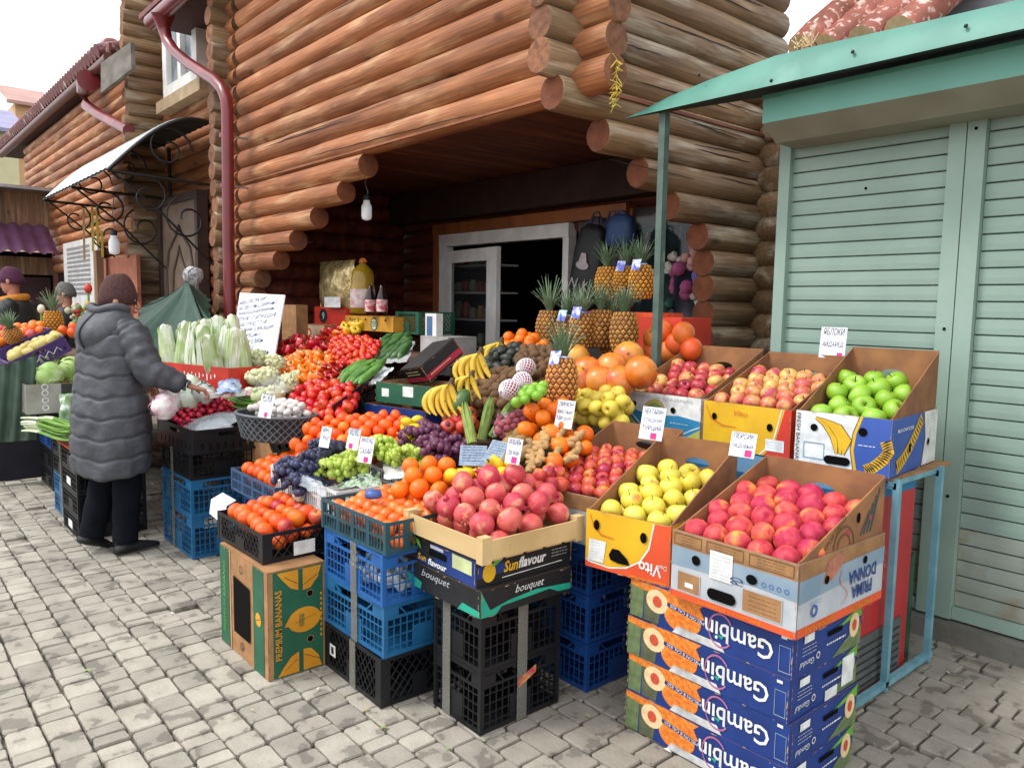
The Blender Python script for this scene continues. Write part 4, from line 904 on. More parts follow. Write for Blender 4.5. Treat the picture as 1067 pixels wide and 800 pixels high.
def sun_long(mb,P,L,h):
    fill(mb,P,L,h,BLACK); decal(mb,P,[[(.001,h*.35),(.001,h*.8),(L*.3,h*.75),(L*.3,h*.4)]],NAVY,.002)
    decal(mb,P,[circ(L*.12,h*.5,.03,.036)],YELP,.003); decal(mb,P,[ribbon([(L*.15,h*.7),(L*.19,h*.85),(L*.24,h*.88)],[.008,.02,.006])],LIMEP,.0035)
    text(mb,P,'Sun',L*.34,h*.58,w=L*.15,h=h*.42,m=YELP,lift=.004,shear=.25,bold=.03); text(mb,P,'flavour',L*.57,h*.6,w=L*.3,h=h*.42,m=WHITE,lift=.004,shear=.25,bold=.03)
    lines(mb,P,L*.78,L*.96,h*.75,3,.012,WHITE,.0016,.004,5); decal(mb,P,[ribbon([(L*.25,h*.2),(L*.9,h*.26)],.003)],WHITE,.004)
def sun_short(mb,P,L,h):
    fill(mb,P,L,h,BLACK); decal(mb,P,[[(L*.45,h*.3),(L*.45,h*.999),(L-.001,h*.999),(L-.001,.001),(L*.2,.001),(L*.2,h*.3)]],NAVY,.002)
    decal(mb,P,[circ(L*.12,h*.6,.03,.035)],YELP,.003); decal(mb,P,[ribbon([(L*.16,h*.95),(L*.22,h*.8),(L*.26,h*.6)],[.01,.022,.006])],LIMEP,.0035)
    decal(mb,P,[rect(L*.38,h*.5,L*.62,h*.75)],HOLE,.005); decal(mb,P,[rect(L*.4,h*.8,L*.58,h*.93)],GREYP,.004); decal(mb,P,[rect(L*.7,h*.42,L*.95,h*.95)],mat('pale_label','#c9d29a',None,9,.6),.004)
    text(mb,P,'Sun',L*.28,h*.28,w=L*.12,h=h*.26,m=YELP,lift=.005,shear=.2,bold=.02); text(mb,P,'flavour',L*.5,h*.24,w=L*.26,h=h*.26,m=WHITE,lift=.005,shear=.2,bold=.02)
def teal_long(mb,P,L,h):
    fill(mb,P,L,h,BLACK)
    decal(mb,P,[[(.001,h*.999),(.001,h*.0),(L*.16,h*.0),(L*.22,h*.25),(L*.75,h*.35),(L*.85,h*.15),(L-.001,h*.1),(L-.001,h*.35),(L*.6,h*.5),(L*.3,h*.4),(L*.1,h*.22)]],TEALP,.002)
    text(mb,P,'bouquet',L*.52,h*.7,w=L*.32,h=h*.38,m=WHITE,lift=.004,shear=.35)
def teal_short(mb,P,L,h):
    fill(mb,P,L,h,BLACK); decal(mb,P,[[(.001,h*.02),(L*.2,.001),(L*.22,h*.3),(.001,h*.5)]],TEALP,.002); decal(mb,P,[[(L*.72,h*.0),(L-.001,.001),(L-.001,h*.25),(L*.78,h*.3)]],TEALP,.002); text(mb,P,'bouquet',L*.42,h*.7,w=L*.4,h=h*.36,m=GREYP,lift=.004,shear=.35)
def plain(m): return lambda mb,P,L,h: fill(mb,P,L,h,m)
# ================================================================== fruit and vegetables
def fm(name,a,b,rough=.38,scale=18,c3=None,objrand=.9,bump=0,coat=0,lo=.35,hi=.65,hue=.008,c3lo=.56,c3hi=.66,spec=.45,c3scale=None,bscale=None):
    return mat(name,a,b,scale,rough,objrand=objrand,c3=c3,bump=bump,coat=coat,lo=lo,hi=hi,hue=hue,c3lo=c3lo,c3hi=c3hi,spec=spec,c3scale=c3scale,bscale=bscale)
STEM=mat('fruit_stem','#5a4426','#3f301c',30,.8); CALYX=mat('green_calyx','#3f6b2a','#2f5420',30,.7)
def msh(f,*a,**k):
    mb=MB(); f(mb,*a,**k); return mb.mesh(f.__name__)
def apple(mb,m,r=.038,sz=.9,seed=0):
    pr=[(.001,-.62),(.22,-.7),(.45,-.86),(.7,-.78),(.92,-.42),(1,.0),(.97,.35),(.8,.72),(.5,.92),(.25,.86),(.1,.68),(.001,.6)]
    mb.rev([(a*r,b*r*sz) for a,b in pr],m,16,lump=.028,seed=seed); mb.tube([(0,0,r*.55),(r*.06,0,r*.85),(r*.16,0,r*1.1)],r*.045,STEM,4)
def peach(mb,m,r=.038,seed=0):
    n=16; pr=[(.001,-.93),(.3,-.9),(.62,-.74),(.88,-.42),(1,0),(.93,.4),(.7,.74),(.42,.93),(.18,.9),(.001,.8)]
    mb.rev([(a*r,b*r) for a,b in pr],m,n,lump=.026,seed=seed)
    o=len(mb.v)-n*len(pr)
    for i in range(len(pr)):
        v=mb.v[o+i*n]; mb.v[o+i*n]=(v[0]*.92,v[1],v[2])
def orange(mb,m,r=.037,sz=.93,seed=0):
    mb.ball((0,0,0),r,m,14,9,sz,lump=.01,seed=seed); mb.ball((0,0,r*sz*.97),r*.09,CALYX,5,3)
def lemon(mb,m,r=.028,seed=0):
    pr=[(.001,-1.5),(.2,-1.38),(.55,-1.08),(.9,-.55),(1,0),(.9,.55),(.55,1.08),(.22,1.36),(.12,1.52),(.001,1.55)]
    mb.rev([(a*r,b*r) for a,b in pr],m,12,lump=.02,seed=seed)
def tomato(mb,m,r=.033,sz=.84,seed=0,cal=True):
    pr=[(.001,-.95),(.4,-.92),(.78,-.66),(1,-.1),(.95,.4),(.7,.8),(.35,.93),(.001,.78)]
    mb.rev([(a*r,b*r*sz) for a,b in pr],m,14,lump=.03,seed=seed)
    if cal:
        for k in range(5):
            a=k*1.2566; mb.add([(0,0,r*.72),(math.cos(a-.3)*r*.2,math.sin(a-.3)*r*.2,r*.76),(math.cos(a)*r*.55,math.sin(a)*r*.55,r*.82),(math.cos(a+.3)*r*.2,math.sin(a+.3)*r*.2,r*.76)],[(0,1,2,3)],CALYX)
def pomegranate(mb,m,r=.045,seed=0):
    mb.ball((0,0,0),r,m,14,9,.94,lump=.022,seed=seed)
    mb.rev([(r*.32,r*.84),(r*.22,r*1.02),(r*.24,r*1.15)],m,8)
    for k in range(6):
        a=k*1.047; c,s=math.cos(a),math.sin(a); mb.add([(r*.24*math.cos(a-.4),r*.24*math.sin(a-.4),r*1.1),(r*.24*math.cos(a+.4),r*.24*math.sin(a+.4),r*1.1),(r*.42*c,r*.42*s,r*1.38)],[(0,1,2)],m)
def ovoid(mb,m,r=.025,e=1.35,seed=0,lump=.03):
    X=Matrix.Rotation(math.pi/2,4,'X'); mb.ball((0,0,0),r,m,12,8,e,X=X,lump=lump,seed=seed)
def avocado(mb,m,r=.033,seed=0):
    pr=[(.001,-1.05),(.5,-.95),(.9,-.5),(1,0),(.85,.55),(.6,1.0),(.42,1.35),(.2,1.52),(.001,1.55)]
    mb.rev([(a*r,b*r) for a,b in pr],m,12,X=Matrix.Rotation(math.pi/2.2,4,'X'),seed=seed,lump=.015)
def bellpep(mb,m,r=.042,seed=0):
    n=16; pr=[(.001,-.75),(.35,-.98),(.62,-.85),(.78,-.3),(.95,.3),(1,.75),(.8,1.05),(.4,1.08),(.15,.9),(.001,.85)]
    mb.rev([(a*r,b*r) for a,b in pr],m,n,seed=seed); o=len(mb.v)-n*len(pr)
    for i in range(len(mb.v)-o):
        k=i%n; x,y,z=mb.v[o+i]; f=1+.10*math.cos(4*2*math.pi*k/n); mb.v[o+i]=(x*f,y*f,z)
    mb.tube([(0,0,r*.85),(r*.1,0,r*1.25),(r*.25,.0,r*1.5)],[r*.16,r*.1,r*.12],CALYX,6)
def chili(mb,m,r=.014,L_=.12,seed=0):
    rd=random.Random(seed); b=rd.uniform(-.03,.03); mb.tube([(b*math.sin(i*.5),-L_/2+L_*i/7,0) for i in range(8)],[r*.15,r*.5,r*.8,r,r*1.1,r*1.1,r*.9,r*.4],m,8); mb.tube([(b*math.sin(3.5),L_/2,0),(b*math.sin(3.9),L_/2+.03,.005)],r*.2,CALYX,4)
def cucumber(mb,m,r=.02,L_=.2,seed=0):
    rd=random.Random(seed); b=rd.uniform(-.02,.02); n=10
    mb.tube([(b*math.sin(math.pi*i/n),-L_/2+L_*i/n,0) for i in range(n+1)],[r*.3,r*.75]+[r*(.95+.08*rd.random()) for _ in range(n-3)]+[r*.75,r*.3],m,10)
def banana_hand(mb,m,n=6,L_=.2,r=.019,spread=.9,seed=0):
    """nested crescents hanging from one crown, lying in the local x-z plane (x right, y away)"""
    rd=random.Random(seed)
    for i in range(n):
        t=i/(n-1); A=.15*(1-t)+.03*t; B=.105+.012*math.sin(t*3); lean=.10*t; pts=[];rad=[]
        for k in range(11):
            s=k/10; th=.15+s*2.15; pts.append(Vector((-A*math.sin(th)*1.05+lean*s*1.1,-.018*(i%2)-.012*i+.03*math.sin(s*3),-B*(1-math.cos(th))*.98))); rad.append(r*[.4,.55,.85,1.0,1.08,1.1,1.08,1,.85,.6,.28][k])
        mb.tube(pts,rad,m,6,val=rd.random(),capm=STEM)
    mb.ball((0,-.02,.0),.026,STEM,8,5,1.1); mb.tube([(0,-.02,.0),(.012,-.02,.045)],[.02,.014],STEM,6)
def grapes(mb,m,n=95,L_=.16,wd=.058,r=.0145,seed=0):
    rd=random.Random(seed)
    for i in range(n):
        t=rd.random(); a=rd.random()*6.28; q=(1-.55*t)*(.45+.55*rd.random()**.4); mb.ball((wd*q*math.cos(a),(t-.5)*L_,abs(math.sin(a))*wd*.8*q*(1 if rd.random()<.8 else -.5)),r*rd.uniform(.88,1.12),m,7,5,1.12,val=rd.random())
    mb.tube([(0,-L_/2,.02),(0,-L_*.7,.04)],.003,STEM,4)
def pine_body(mb,m,m2,r=.062,H=.17,seed=0):
    nr=9; ns=14; prof=lambda t:r*(.62+.55*math.sin(math.pi*(.12+.78*t)))*.87
    mb.rev([(prof(i/10)*.97,H*i/10) for i in range(11)],m2,ns)
    for i in range(nr):
        for k in range(ns):
            g=2*math.pi*(k+.5*(i%2))/ns; dg=math.pi/ns*.93; t=(i+.5)/nr; dt=.92/nr*.72
            def q(t_,g_,o=0): t_=max(0,min(1,t_)); R0=prof(t_)+o; return (R0*math.cos(g_),R0*math.sin(g_),H*t_)
            vs=[q(t-dt,g),q(t,g+dg),q(t+dt,g),q(t,g-dg),q(t+dt*.15,g,.008)]
            mb.add(vs,[(0,1,4),(1,2,4),(2,3,4),(3,0,4)],m,((i*7+k*3+seed)%10)/10)
def crown(mb,m,H=.17,n=36,seed=0):
    rd=random.Random(seed)
    for i in range(n):
        a=i*2.4; t=i/n; ln=H*(.55+.5*t)*rd.uniform(.85,1.15); out=(1-t)*.75+.1; wd_=.010
        c,s=math.cos(a),math.sin(a); pts=[]
        for k in range(5):
            u=k/4; d=.012+ln*out*u*(.55+.5*u); z=ln*u*(1-out*.35*u)+.0; pts.append((d,z,wd_*(1-u)**.7*(1 if k else .8)))
        vs=[]
        for d,z,ww in pts: vs+=[(d*c-s*ww,d*s+c*ww,z),(d*c*.93,d*s*.93,z-.002),(d*c+s*ww,d*s-c*ww,z)]
        fs=[]
        for k in range(4): o=k*3; fs+=[(o,o+3,o+4,o+1),(o+1,o+4,o+5,o+2)]
        mb.add(vs,fs,m,rd.random(),True)
def leafhead(mb,m,r=.09,n=30,seed=0,sz=.85,open_=.25):
    rd=random.Random(seed); mb.ball((0,0,0),r*.86,m,12,8,sz,lump=.03,seed=seed,val=.35)
    for i in range(n):
        a=rd.random()*6.28; b=rd.uniform(-.3,1.2); d=Vector((math.cos(a)*math.cos(b),math.sin(a)*math.cos(b),math.sin(b)*sz)); u=d.cross(Vector((0,0,1))).normalized(); v=u.cross(d).normalized()*1
        R0=r*rd.uniform(.88,1.0+open_*.3); w_=r*rd.uniform(.45,.75); vs=[];k=4
        for y_ in range(k+1):
            for x_ in range(k+1):
                p_=(x_/k-.5)*2; q_=(y_/k-.5)*2; ed=max(abs(p_),abs(q_)); cc=d*(R0*(1-.32*(p_*p_+q_*q_))+ (rd.uniform(-.006,.012) if ed>.9 else 0)+open_*r*.5*max(0,q_)**2)+u*p_*w_*(1-.3*abs(q_))-v*q_*w_*-1
                vs.append(cc)
        mb.add(vs,[(j*(k+1)+i2,j*(k+1)+i2+1,(j+1)*(k+1)+i2+1,(j+1)*(k+1)+i2) for j in range(k) for i2 in range(k)],m,rd.random(),True)
def cauli(mb,m,r=.08,n=60,seed=0):
    rd=random.Random(seed); mb.ball((0,0,0),r*.82,m,10,6,.8)
    for i in range(n):
        a=rd.random()*6.28;b=rd.uniform(-.1,1.5); d=Vector((math.cos(a)*math.cos(b),math.sin(a)*math.cos(b),math.sin(b)*.8))*r*.85; mb.ball(d,r*rd.uniform(.14,.24),m,6,4,val=rd.random())
def napa(mb,m,m2,L_=.34,r=.055,seed=0):
    rd=random.Random(seed); mb.rev([(r*.75,0),(r*.95,L_*.2),(r,L_*.5),(r*.85,L_*.8),(r*.5,L_*.97),(r*.1,L_)],m2,12,lump=.03,seed=seed,val=.4)
    for i in range(16):
        a=i*2.4; c,s=math.cos(a),math.sin(a); w_=r*.62; hgt=L_*rd.uniform(.75,1.0); vs=[]
        for k in range(6):
            t=k/5; R0=r*(.8+.3*math.sin(math.pi*min(1,t*1.05)))*(1.04); z=hgt*t; ww=w_*(.8+.35*t) *(1 if k<5 else .6)
            for sx in (-1,-.35,.35,1): an=a+sx*ww/r*.75; rr_=R0+(.006*rd.random()+ (.004 if abs(sx)==1 else 0))*(.3+t); vs.append((rr_*math.cos(an),rr_*math.sin(an),z-(.012 if abs(sx)==1 else 0)*t))
        fs=[(k*4+j,k*4+j+1,k*4+j+5,k*4+j+4) for k in range(5) for j in range(3)]
        mb.add(vs,fs,m,rd.random(),True)
def corn(mb,m,L_=.24,r=.028,seed=0):
    rd=random.Random(seed); mb.tube([(0,0,0),(0,0,L_*.3),(0,0,L_*.7),(0,0,L_)],[r*.7,r,r*.8,r*.15],m,10)
    for i in range(9):
        a=i*2.4; c,s=math.cos(a),math.sin(a); vs=[]
        for k in range(5):
            t=k/4; R0=r*(1.02+.1*t)*(1 if k<4 else .5); ww=.5*(1-t*.8)
            vs+=[(R0*math.cos(a-ww),R0*math.sin(a-ww),L_*t*1.05),(R0*math.cos(a+ww),R0*math.sin(a+ww),L_*t*1.05)]
        mb.add(vs,[(2*k,2*k+1,2*k+3,2*k+2) for k in range(4)],m,rd.random(),True)
def onions(mb,m,m2,L_=.5,n=26,seed=0):
    rd=random.Random(seed)
    for i in range(n):
        x=rd.uniform(-.07,.07); z=rd.uniform(0,.05); b=rd.uniform(-.05,.05); l=L_*rd.uniform(.8,1); pts=[(x+b*(t/6)**2,-L_/2+l*t/6,z+.012*math.sin(t)) for t in range(7)]
        mb.tube(pts[:3],[.006,.007,.006],m2,5,val=rd.random()); mb.tube(pts[2:],[.006,.006,.007,.006,.002],m,5,val=rd.random())
def ginger(mb,m,seed=0):
    rd=random.Random(seed); p=Vector((0,-.06,0))
    for i in range(5):
        q=p+Vector((rd.uniform(-.02,.02),.035,rd.uniform(-.004,.01))); mb.tube([p,p.lerp(q,.5),q],[.012,.018,.013],m,8); 
        if rd.random()<.8: e=q+Vector((rd.choice((-1,1))*.035,rd.uniform(-.01,.02),.005)); mb.tube([q,q.lerp(e,.6),e],[.013,.015,.009],m,8)
        p=q
# materials of the produce
M_=dict(
 applered=fm('red_apple_skin','#8f1a2c','#c4404a',c3='#dba552',c3lo=.58,c3hi=.72,coat=.15,scale=26,c3scale=16,bump=.0004,bscale=90),
 applestripe=fm('striped_apple_skin','#c25a48','#d8ac5e',c3='#b6485a',coat=.15,scale=24,c3scale=14,bump=.0004,bscale=90),
 applegreen=fm('green_apple_skin','#7fae28','#96bd3a',coat=.25,scale=12,c3='#a9c85a',c3lo=.62,c3hi=.8),
 appleyel=fm('yellow_apple_skin','#d6c23a','#dfcf55',c3='#dd7a38',c3lo=.6,c3hi=.7,c3scale=9,scale=10,coat=.15),
 nect=fm('nectarine_skin','#a01f34','#cc4a3a',c3='#e0903e',c3lo=.54,c3hi=.68,c3scale=18,scale=24,coat=.1,bump=.0004,bscale=90),
 peach=fm('peach_skin','#a8213c','#cf4a4c',c3='#ec9148',c3lo=.56,c3hi=.7,c3scale=13,scale=30,rough=.6,spec=.35,bump=.0006,bscale=80),
 orange=fm('orange_peel','#ee7a0c','#e5690a',bump=.0008,bscale=260,rough=.42,scale=8), mand=fm('mandarin_peel','#ec5f0e','#e0500d',bump=.0008,bscale=260,rough=.4,scale=9,c3='#ee8a1a',c3lo=.6,c3hi=.75),
 pers=fm('persimmon_skin','#ee7418','#e8641a',scale=6,coat=.3), lemon=fm('lemon_peel','#e8c81e','#dfb918',bump=.0007,bscale=240,scale=8),
 pom=fm('pomegranate_skin','#b8323c','#cf5f58',c3='#dc9c78',c3lo=.55,c3hi=.7,scale=22,c3scale=20,rough=.5,bump=.001,bscale=60), tom=fm('tomato_skin','#c9220f','#d64018',scale=12,coat=.25,rough=.28), tomp=fm('pink_tomato_skin','#cf4030','#dc5a3a',scale=5,coat=.3,rough=.3),
 pepr=fm('red_pepper_skin','#c31019','#a80d16',coat=.6,rough=.22,scale=5), pepo=fm('orange_pepper_skin','#ee7f0c','#e56f08',coat=.5,rough=.25,scale=5), pepy=fm('yellow_pepper_skin','#e8b80f','#dca50d',coat=.5,rough=.25,scale=5),
 cuc=fm('cucumber_skin','#3f6b24','#5d8a35',bump=.001,bscale=180,scale=30,rough=.45), cucd=fm('courgette_skin','#2f5526','#476b34',scale=22,rough=.4,c3='#6f9150',c3lo=.62,c3hi=.72),
 kiwi=fm('kiwi_skin','#6d4f30','#5a4028',rough=.85,bump=.001,bscale=200,scale=20), avo=fm('avocado_skin','#22251f','#31342a',rough=.5,bump=.0015,bscale=120), pap=fm('papaya_skin','#3a5a2c','#55713a',scale=9), lime=fm('lime_skin','#6fa326','#86b336',scale=9),
 pomelo=fm('pomelo_skin','#d9761f','#d99a3f',c3='#c23c1c',c3lo=.56,c3hi=.66,scale=9,bump=.001,bscale=160,rough=.35,coat=.3), bigor=fm('big_orange_peel','#dd5c26','#dd7432',scale=5,bump=.0008,bscale=200,rough=.4),
 grg=fm('green_grape_skin','#9db63a','#b4c65a',scale=30,rough=.3,coat=.2), grb=fm('blue_grape_skin','#23263f','#363a58',scale=40,rough=.45,c3='#5b6080',c3lo=.6,c3hi=.75), grp=fm('purple_grape_skin','#4e1f3a','#6b3552',scale=40,rough=.4,c3='#7d5a78',c3lo=.6,c3hi=.75),
 ban=fm('banana_peel','#d9b43a','#cba32c',scale=14,c3='#6b5326',c3lo=.66,c3hi=.7,c3scale=38,rough=.5), pine=fm('pineapple_eyes','#c98a3c','#9a6428',scale=16,rough=.6,bump=.002,bscale=120), pine2=fm('pineapple_gaps','#5e3c1c','#4a2f16',rough=.8),
 piney=fm('ripe_pineapple_eyes','#d99a26','#b9771f',scale=16,rough=.6,bump=.002,bscale=120), pcr=fm('pineapple_crown','#7b9070','#566f4e',scale=20,rough=.55,c3='#a9b59c',c3lo=.6,c3hi=.75),
 rad=fm('radish_skin','#b91236','#cf2448',scale=9,coat=.3,rough=.3), garl=fm('garlic_skin','#ddd6cf','#c9bdb8',scale=20,rough=.6,c3='#b48f9c',c3lo=.62,c3hi=.75), cab=fm('cabbage_leaf','#adc47a','#8dac56',scale=12,rough=.5,c3='#d2deb4',c3lo=.55,c3hi=.7), caul=fm('cauliflower','#cfcfa6','#b7bd8e',scale=25,rough=.7),
 nap=fm('napa_leaf','#bcca98','#9fb674',scale=14,rough=.5,c3='#e0e5d0',c3lo=.45,c3hi=.6), nap2=fm('napa_rib','#dde2cd','#c9d3ae',rough=.5), corn=fm('corn_husk','#8aa050','#6d873c',scale=20,rough=.7), oni=fm('onion_green','#6d9a35','#54832a',scale=12,rough=.45), oni2=fm('onion_white','#d8dfc4','#c2cfa3',rough=.5),
 ging=fm('ginger_skin','#b9935f','#a07c4d',scale=20,rough=.8,bump=.002,bscale=90), pot=fm('potato_skin','#9c7f52','#86693f',scale=16,rough=.85), fig=fm('lychee_skin','#9a4a52','#7f3a44',rough=.8,bump=.002,bscale=160), quin=fm('quince_skin','#dcc64e','#d6bb45',c3='#df9a48',c3lo=.62,c3hi=.74,scale=7), drag=fm('dragon_fruit_skin','#c81f5e','#b31850',rough=.5), shal=fm('shallot','#bfa07a','#a6865e'))
NET=mat('white_foam_net','#e6e0e2','#d9cfd3',20,.7)
def V3(f,m,n=4,**k): return [msh(f,M_[m],seed=i,**k) for i in range(n)]
PR=dict(applered=V3(apple,'applered',r=.043),applestripe=V3(apple,'applestripe',r=.044),applegreen=V3(apple,'applegreen',r=.050),appleyel=V3(apple,'appleyel',r=.045),nect=V3(apple,'nect',sz=.95,r=.033),peach=V3(peach,'peach',r=.046),
 orange=V3(orange,'orange',r=.041),mand=V3(orange,'mand',r=.034,sz=.84),pers=V3(orange,'pers',r=.034,sz=.86),lemon=V3(lemon,'lemon'),pom=V3(pomegranate,'pom',r=.047),tom=V3(tomato,'tom'),tomp=V3(tomato,'tomp',r=.036),cherry=V3(tomato,'tom',r=.021,sz=.95),
 pepr=V3(bellpep,'pepr'),pepo=V3(bellpep,'pepo',r=.03),pepy=V3(bellpep,'pepy'),chil=V3(chili,'pepr'),chilo=V3(chili,'pepo',r=.018,L_=.1),cuc=V3(cucumber,'cuc'),cucd=V3(cucumber,'cucd',r=.03,L_=.22),
 kiwi=V3(ovoid,'kiwi',r=.027,e=1.25),avo=V3(avocado,'avo'),lime=V3(orange,'lime',r=.026,sz=1.05),pomelo=V3(orange,'pomelo',r=.082,sz=.95),bigor=V3(orange,'bigor',r=.078,sz=.9),garl=V3(tomato,'garl',r=.024,cal=False),rad=V3(orange,'rad',r=.018,sz=1),
 cab=[msh(leafhead,M_['cab'],seed=i,r=.1,n=34) for i in range(3)],caul=[msh(cauli,M_['caul'],seed=i) for i in range(3)],pot=V3(ovoid,'pot',r=.03,e=1.3),fig=V3(orange,'fig',r=.02,sz=1),quin=V3(apple,'quin',r=.042),corn=V3(corn,'corn'),ging=V3(ginger,'ging'),
 grg=V3(grapes,'grg'),grb=V3(grapes,'grb',r=.0145),grp=V3(grapes,'grp',r=.0165,wd=.062),napa=[msh(napa,M_['nap'],M_['nap2'],seed=i) for i in range(4)],bigm=V3(orange,'mand',r=.04,sz=.9))
def relax(P,r,it=14):
    P=np.array(P)
    for _ in range(it):
        d=P[:,None,:]-P[None,:,:]; D=np.sqrt((d**2).sum(-1))+np.eye(len(P)); ov=np.clip(2*r*.97-D,0,None); np.fill_diagonal(ov,0)
        P=P+(d/D[...,None]*ov[...,None]*.35).sum(1)*np.array([1,1,.6])
    return P
def pile(q,r,protos,name,label,cat,group,dome=0.,layers=2,seed=0,sp=1.82,orient='any',skip=0.,scale=(.93,1.07),yaw=None):
    """heap over the patch front-left, front-right, back-right, back-left"""
    rd=random.Random(seed+len(label)); A,B,C,D=[Vector(p) for p in q]
    lu=((B-A).length+(C-D).length)/2; lv=((D-A).length+(C-B).length)/2; pts=[]
    for ly in range(layers):
        s=sp*r; nv=max(1,int(lv/(s*.87))); nu=max(1,int(lu/s))
        for j in range(nv):
            for i in range(nu):
                u=(i+.5+.5*((j+ly)%2)-.25)/nu+rd.uniform(-.12,.12)/nu; v=(j+.5+(.4 if ly else 0))/nv+rd.uniform(-.12,.12)/nv
                if not(0<=u<=1.02 and 0<=v<=1.02): continue
                if rd.random()<skip and ly==0: continue
                p=A.lerp(B,u).lerp(D.lerp(C,u),v); uu=min(1,max(0,u)); vv=min(1,max(0,v))
                p.z+=dome*(math.sin(math.pi*uu)**.7)*(math.sin(math.pi*vv)**.7)-ly*r*1.45+rd.uniform(-.12,.18)*r
                if ly and p.z<A.z-4*r: continue
                pts.append(p)
    pts=relax(pts,r) if len(pts)>1 else np.array(pts)
    out_=[]
    for p in pts:
        me=rd.choice(protos); k=rd.uniform(*scale)
        if orient=='any': rot=(rd.uniform(0,6.28),rd.uniform(0,6.28),rd.uniform(0,6.28))
        elif orient=='up': rot=(rd.gauss(0,.5),rd.gauss(0,.5),rd.uniform(0,6.28))
        else: rot=(rd.gauss(0,.12),rd.gauss(0,.12),(yaw or 0)+rd.gauss(0,.16))
        o=put(me,name,None,tuple(p),rot); o.scale=(k*rd.uniform(.95,1.05),k*rd.uniform(.95,1.05),k*rd.uniform(.94,1.04)); tag(o,label,cat,group); out_.append(o)
    return out_
def price(loc,rz,label,rows,pink=None,w_=.085,h=.11,tiltx=R(-14),ry=0,grp='price tags',stick=True,paper=PAPER,ink=INK):
    t=thing('price_tag',label,'price tag',loc,rz,grp); t.rotation_euler=(tiltx,ry,rz)
    mb=MB(); mb.bx(-w_/2,w_/2,0,.0012,0,h,paper)
    P=Plane((-w_/2,0,0),(1,0,0),(0,0,1)); n=len(rows)
    for i,s in enumerate(rows): text(mb,P,s,w_*.5,h*(.86-.72*i/max(1,n-.2)),w=w_*.82*min(1,len(s)/6+.2),h=h*.6/(n+.6),m=ink,lift=.0012,shear=.15)
    mb.build('card',t)
    if pink: mb=MB(); mb.bx(pink*w_-.012-w_/2,pink*w_+.014-w_/2,-.003,-.0015,.004,.028,PINKP); mb.build('currency_sticker',t)
    return t
def pineapple(label,base,h=.17,r=.062,ch=.17,ripe=False,tilt=(0,0),tagc=None,group='pineapples',seed=0,rz=0):
    t=thing('pineapple',label,'pineapple',base,rz,group); t.rotation_euler=(tilt[0],tilt[1],rz)
    mb=MB(); pine_body(mb,M_['piney' if ripe else 'pine'],M_['pine2'],r,h,seed); mb.build('fruit_body',t)
    mb=MB(); crown(mb,M_['pcr'],ch,38,seed); mb.build('leaf_crown',t,(0,0,h*.96))
    if tagc:
        c,txt=tagc; mb=MB(); mb.tube([(0,0,h*.92),(0,0,h*1.04)],[r*.55,r*.5],mat('tag_'+c,c,'#dfe4ee',40,.35,c3='#5560c0',c3lo=.5,c3hi=.56),10,caps=False)
        mb.box((r*.1,-r*.75,h*1.0),(r*.9,.003,r*.9),mat('tag_'+c,c),Matrix.Rotation(R(-15),3,'X')); mb.build('paper_tag',t)
    return t
# ================================================================== front row of stacks
G='stacked crates under the fruit stall'
t=carton('banana_carton','green Premium Bananas carton standing on end under the black crate of mixed fruit',(-3.53,1.26,0),0,.53,.26,.46,prints={'front':green_front,'right':green_end},outer=KRAFT,open_top=False,cat='carton')
cr=crate('fruit_crate','low black crate of mixed oranges and mangoes on top of the green carton',(-3.60,1.275,.467),R(1),.50,.34,.132,PBLK,'diamond',cat='crate',sticker=False)
s=MB(); s.bx(.503,.5045,.14,.24,.015,.075,WHITE); s.build('sticker',cr)
# stack one
for i,(h,m,stl,lab) in enumerate([(.2,PBLK,'diamond','black crate with a printed emblem at the bottom of the stack beside the green carton'),(.21,PBLU,'grid','mid blue mesh crate between the black crate and the bright blue crate'),(.208,PRBL,'grid','bright blue crate with white netting under the persimmon crate')]):
    z=[0,.2,.41][i]; c=crate('plastic_crate',lab,(-3.0+.004*i,1.515,z),R([-1,.5,-.5][i]),.485,.37,h,m,stl,group=G); tape(c,.485,h,.26)
    if i==2:
        f=MB()
        for k in range(150): x,y_=rs.uniform(.06,.42),rs.uniform(.06,.31); f.ball((x,y_,.02+.05*rs.random()),.022,PWHT,6,4)
        tag(f.build('netting_bundle',loc=(-2.99,1.52,.42)),'bundle of white netting lying in the bright blue crate','netting')
    if i==0: f=MB(); f.bx(.06,.11,-.0045,-.003,.07,.12,WHITE); f.bx(.075,.095,-.006,-.0046,.08,.11,BLACK); f.build('emblem',c)
cr2=crate('persimmon_crate','teal black crate of persimmons with a blue cap among the fruit',(-3.0,1.505,.62),R(1),.51,.36,.128,PTEAL,'slots')
pile([(-2.97,1.55,.70),(-2.53,1.55,.69),(-2.53,1.82,.73),(-2.97,1.82,.735)],.034,PR['pers'],'persimmon','glossy orange persimmon in the teal crate above the blue crates','persimmon','persimmons in the teal crate',.015,2,3)
cp=MB(); cp.rev([(.034,0),(.037,.01),(.03,.028),(.01,.032)],mat('blue_cap','#3d5b9c',None,9,.4),12); tag(cp.build('bottle_cap',loc=W(389,518,z=.78)),'round blue plastic lid lying on the persimmons','lid')
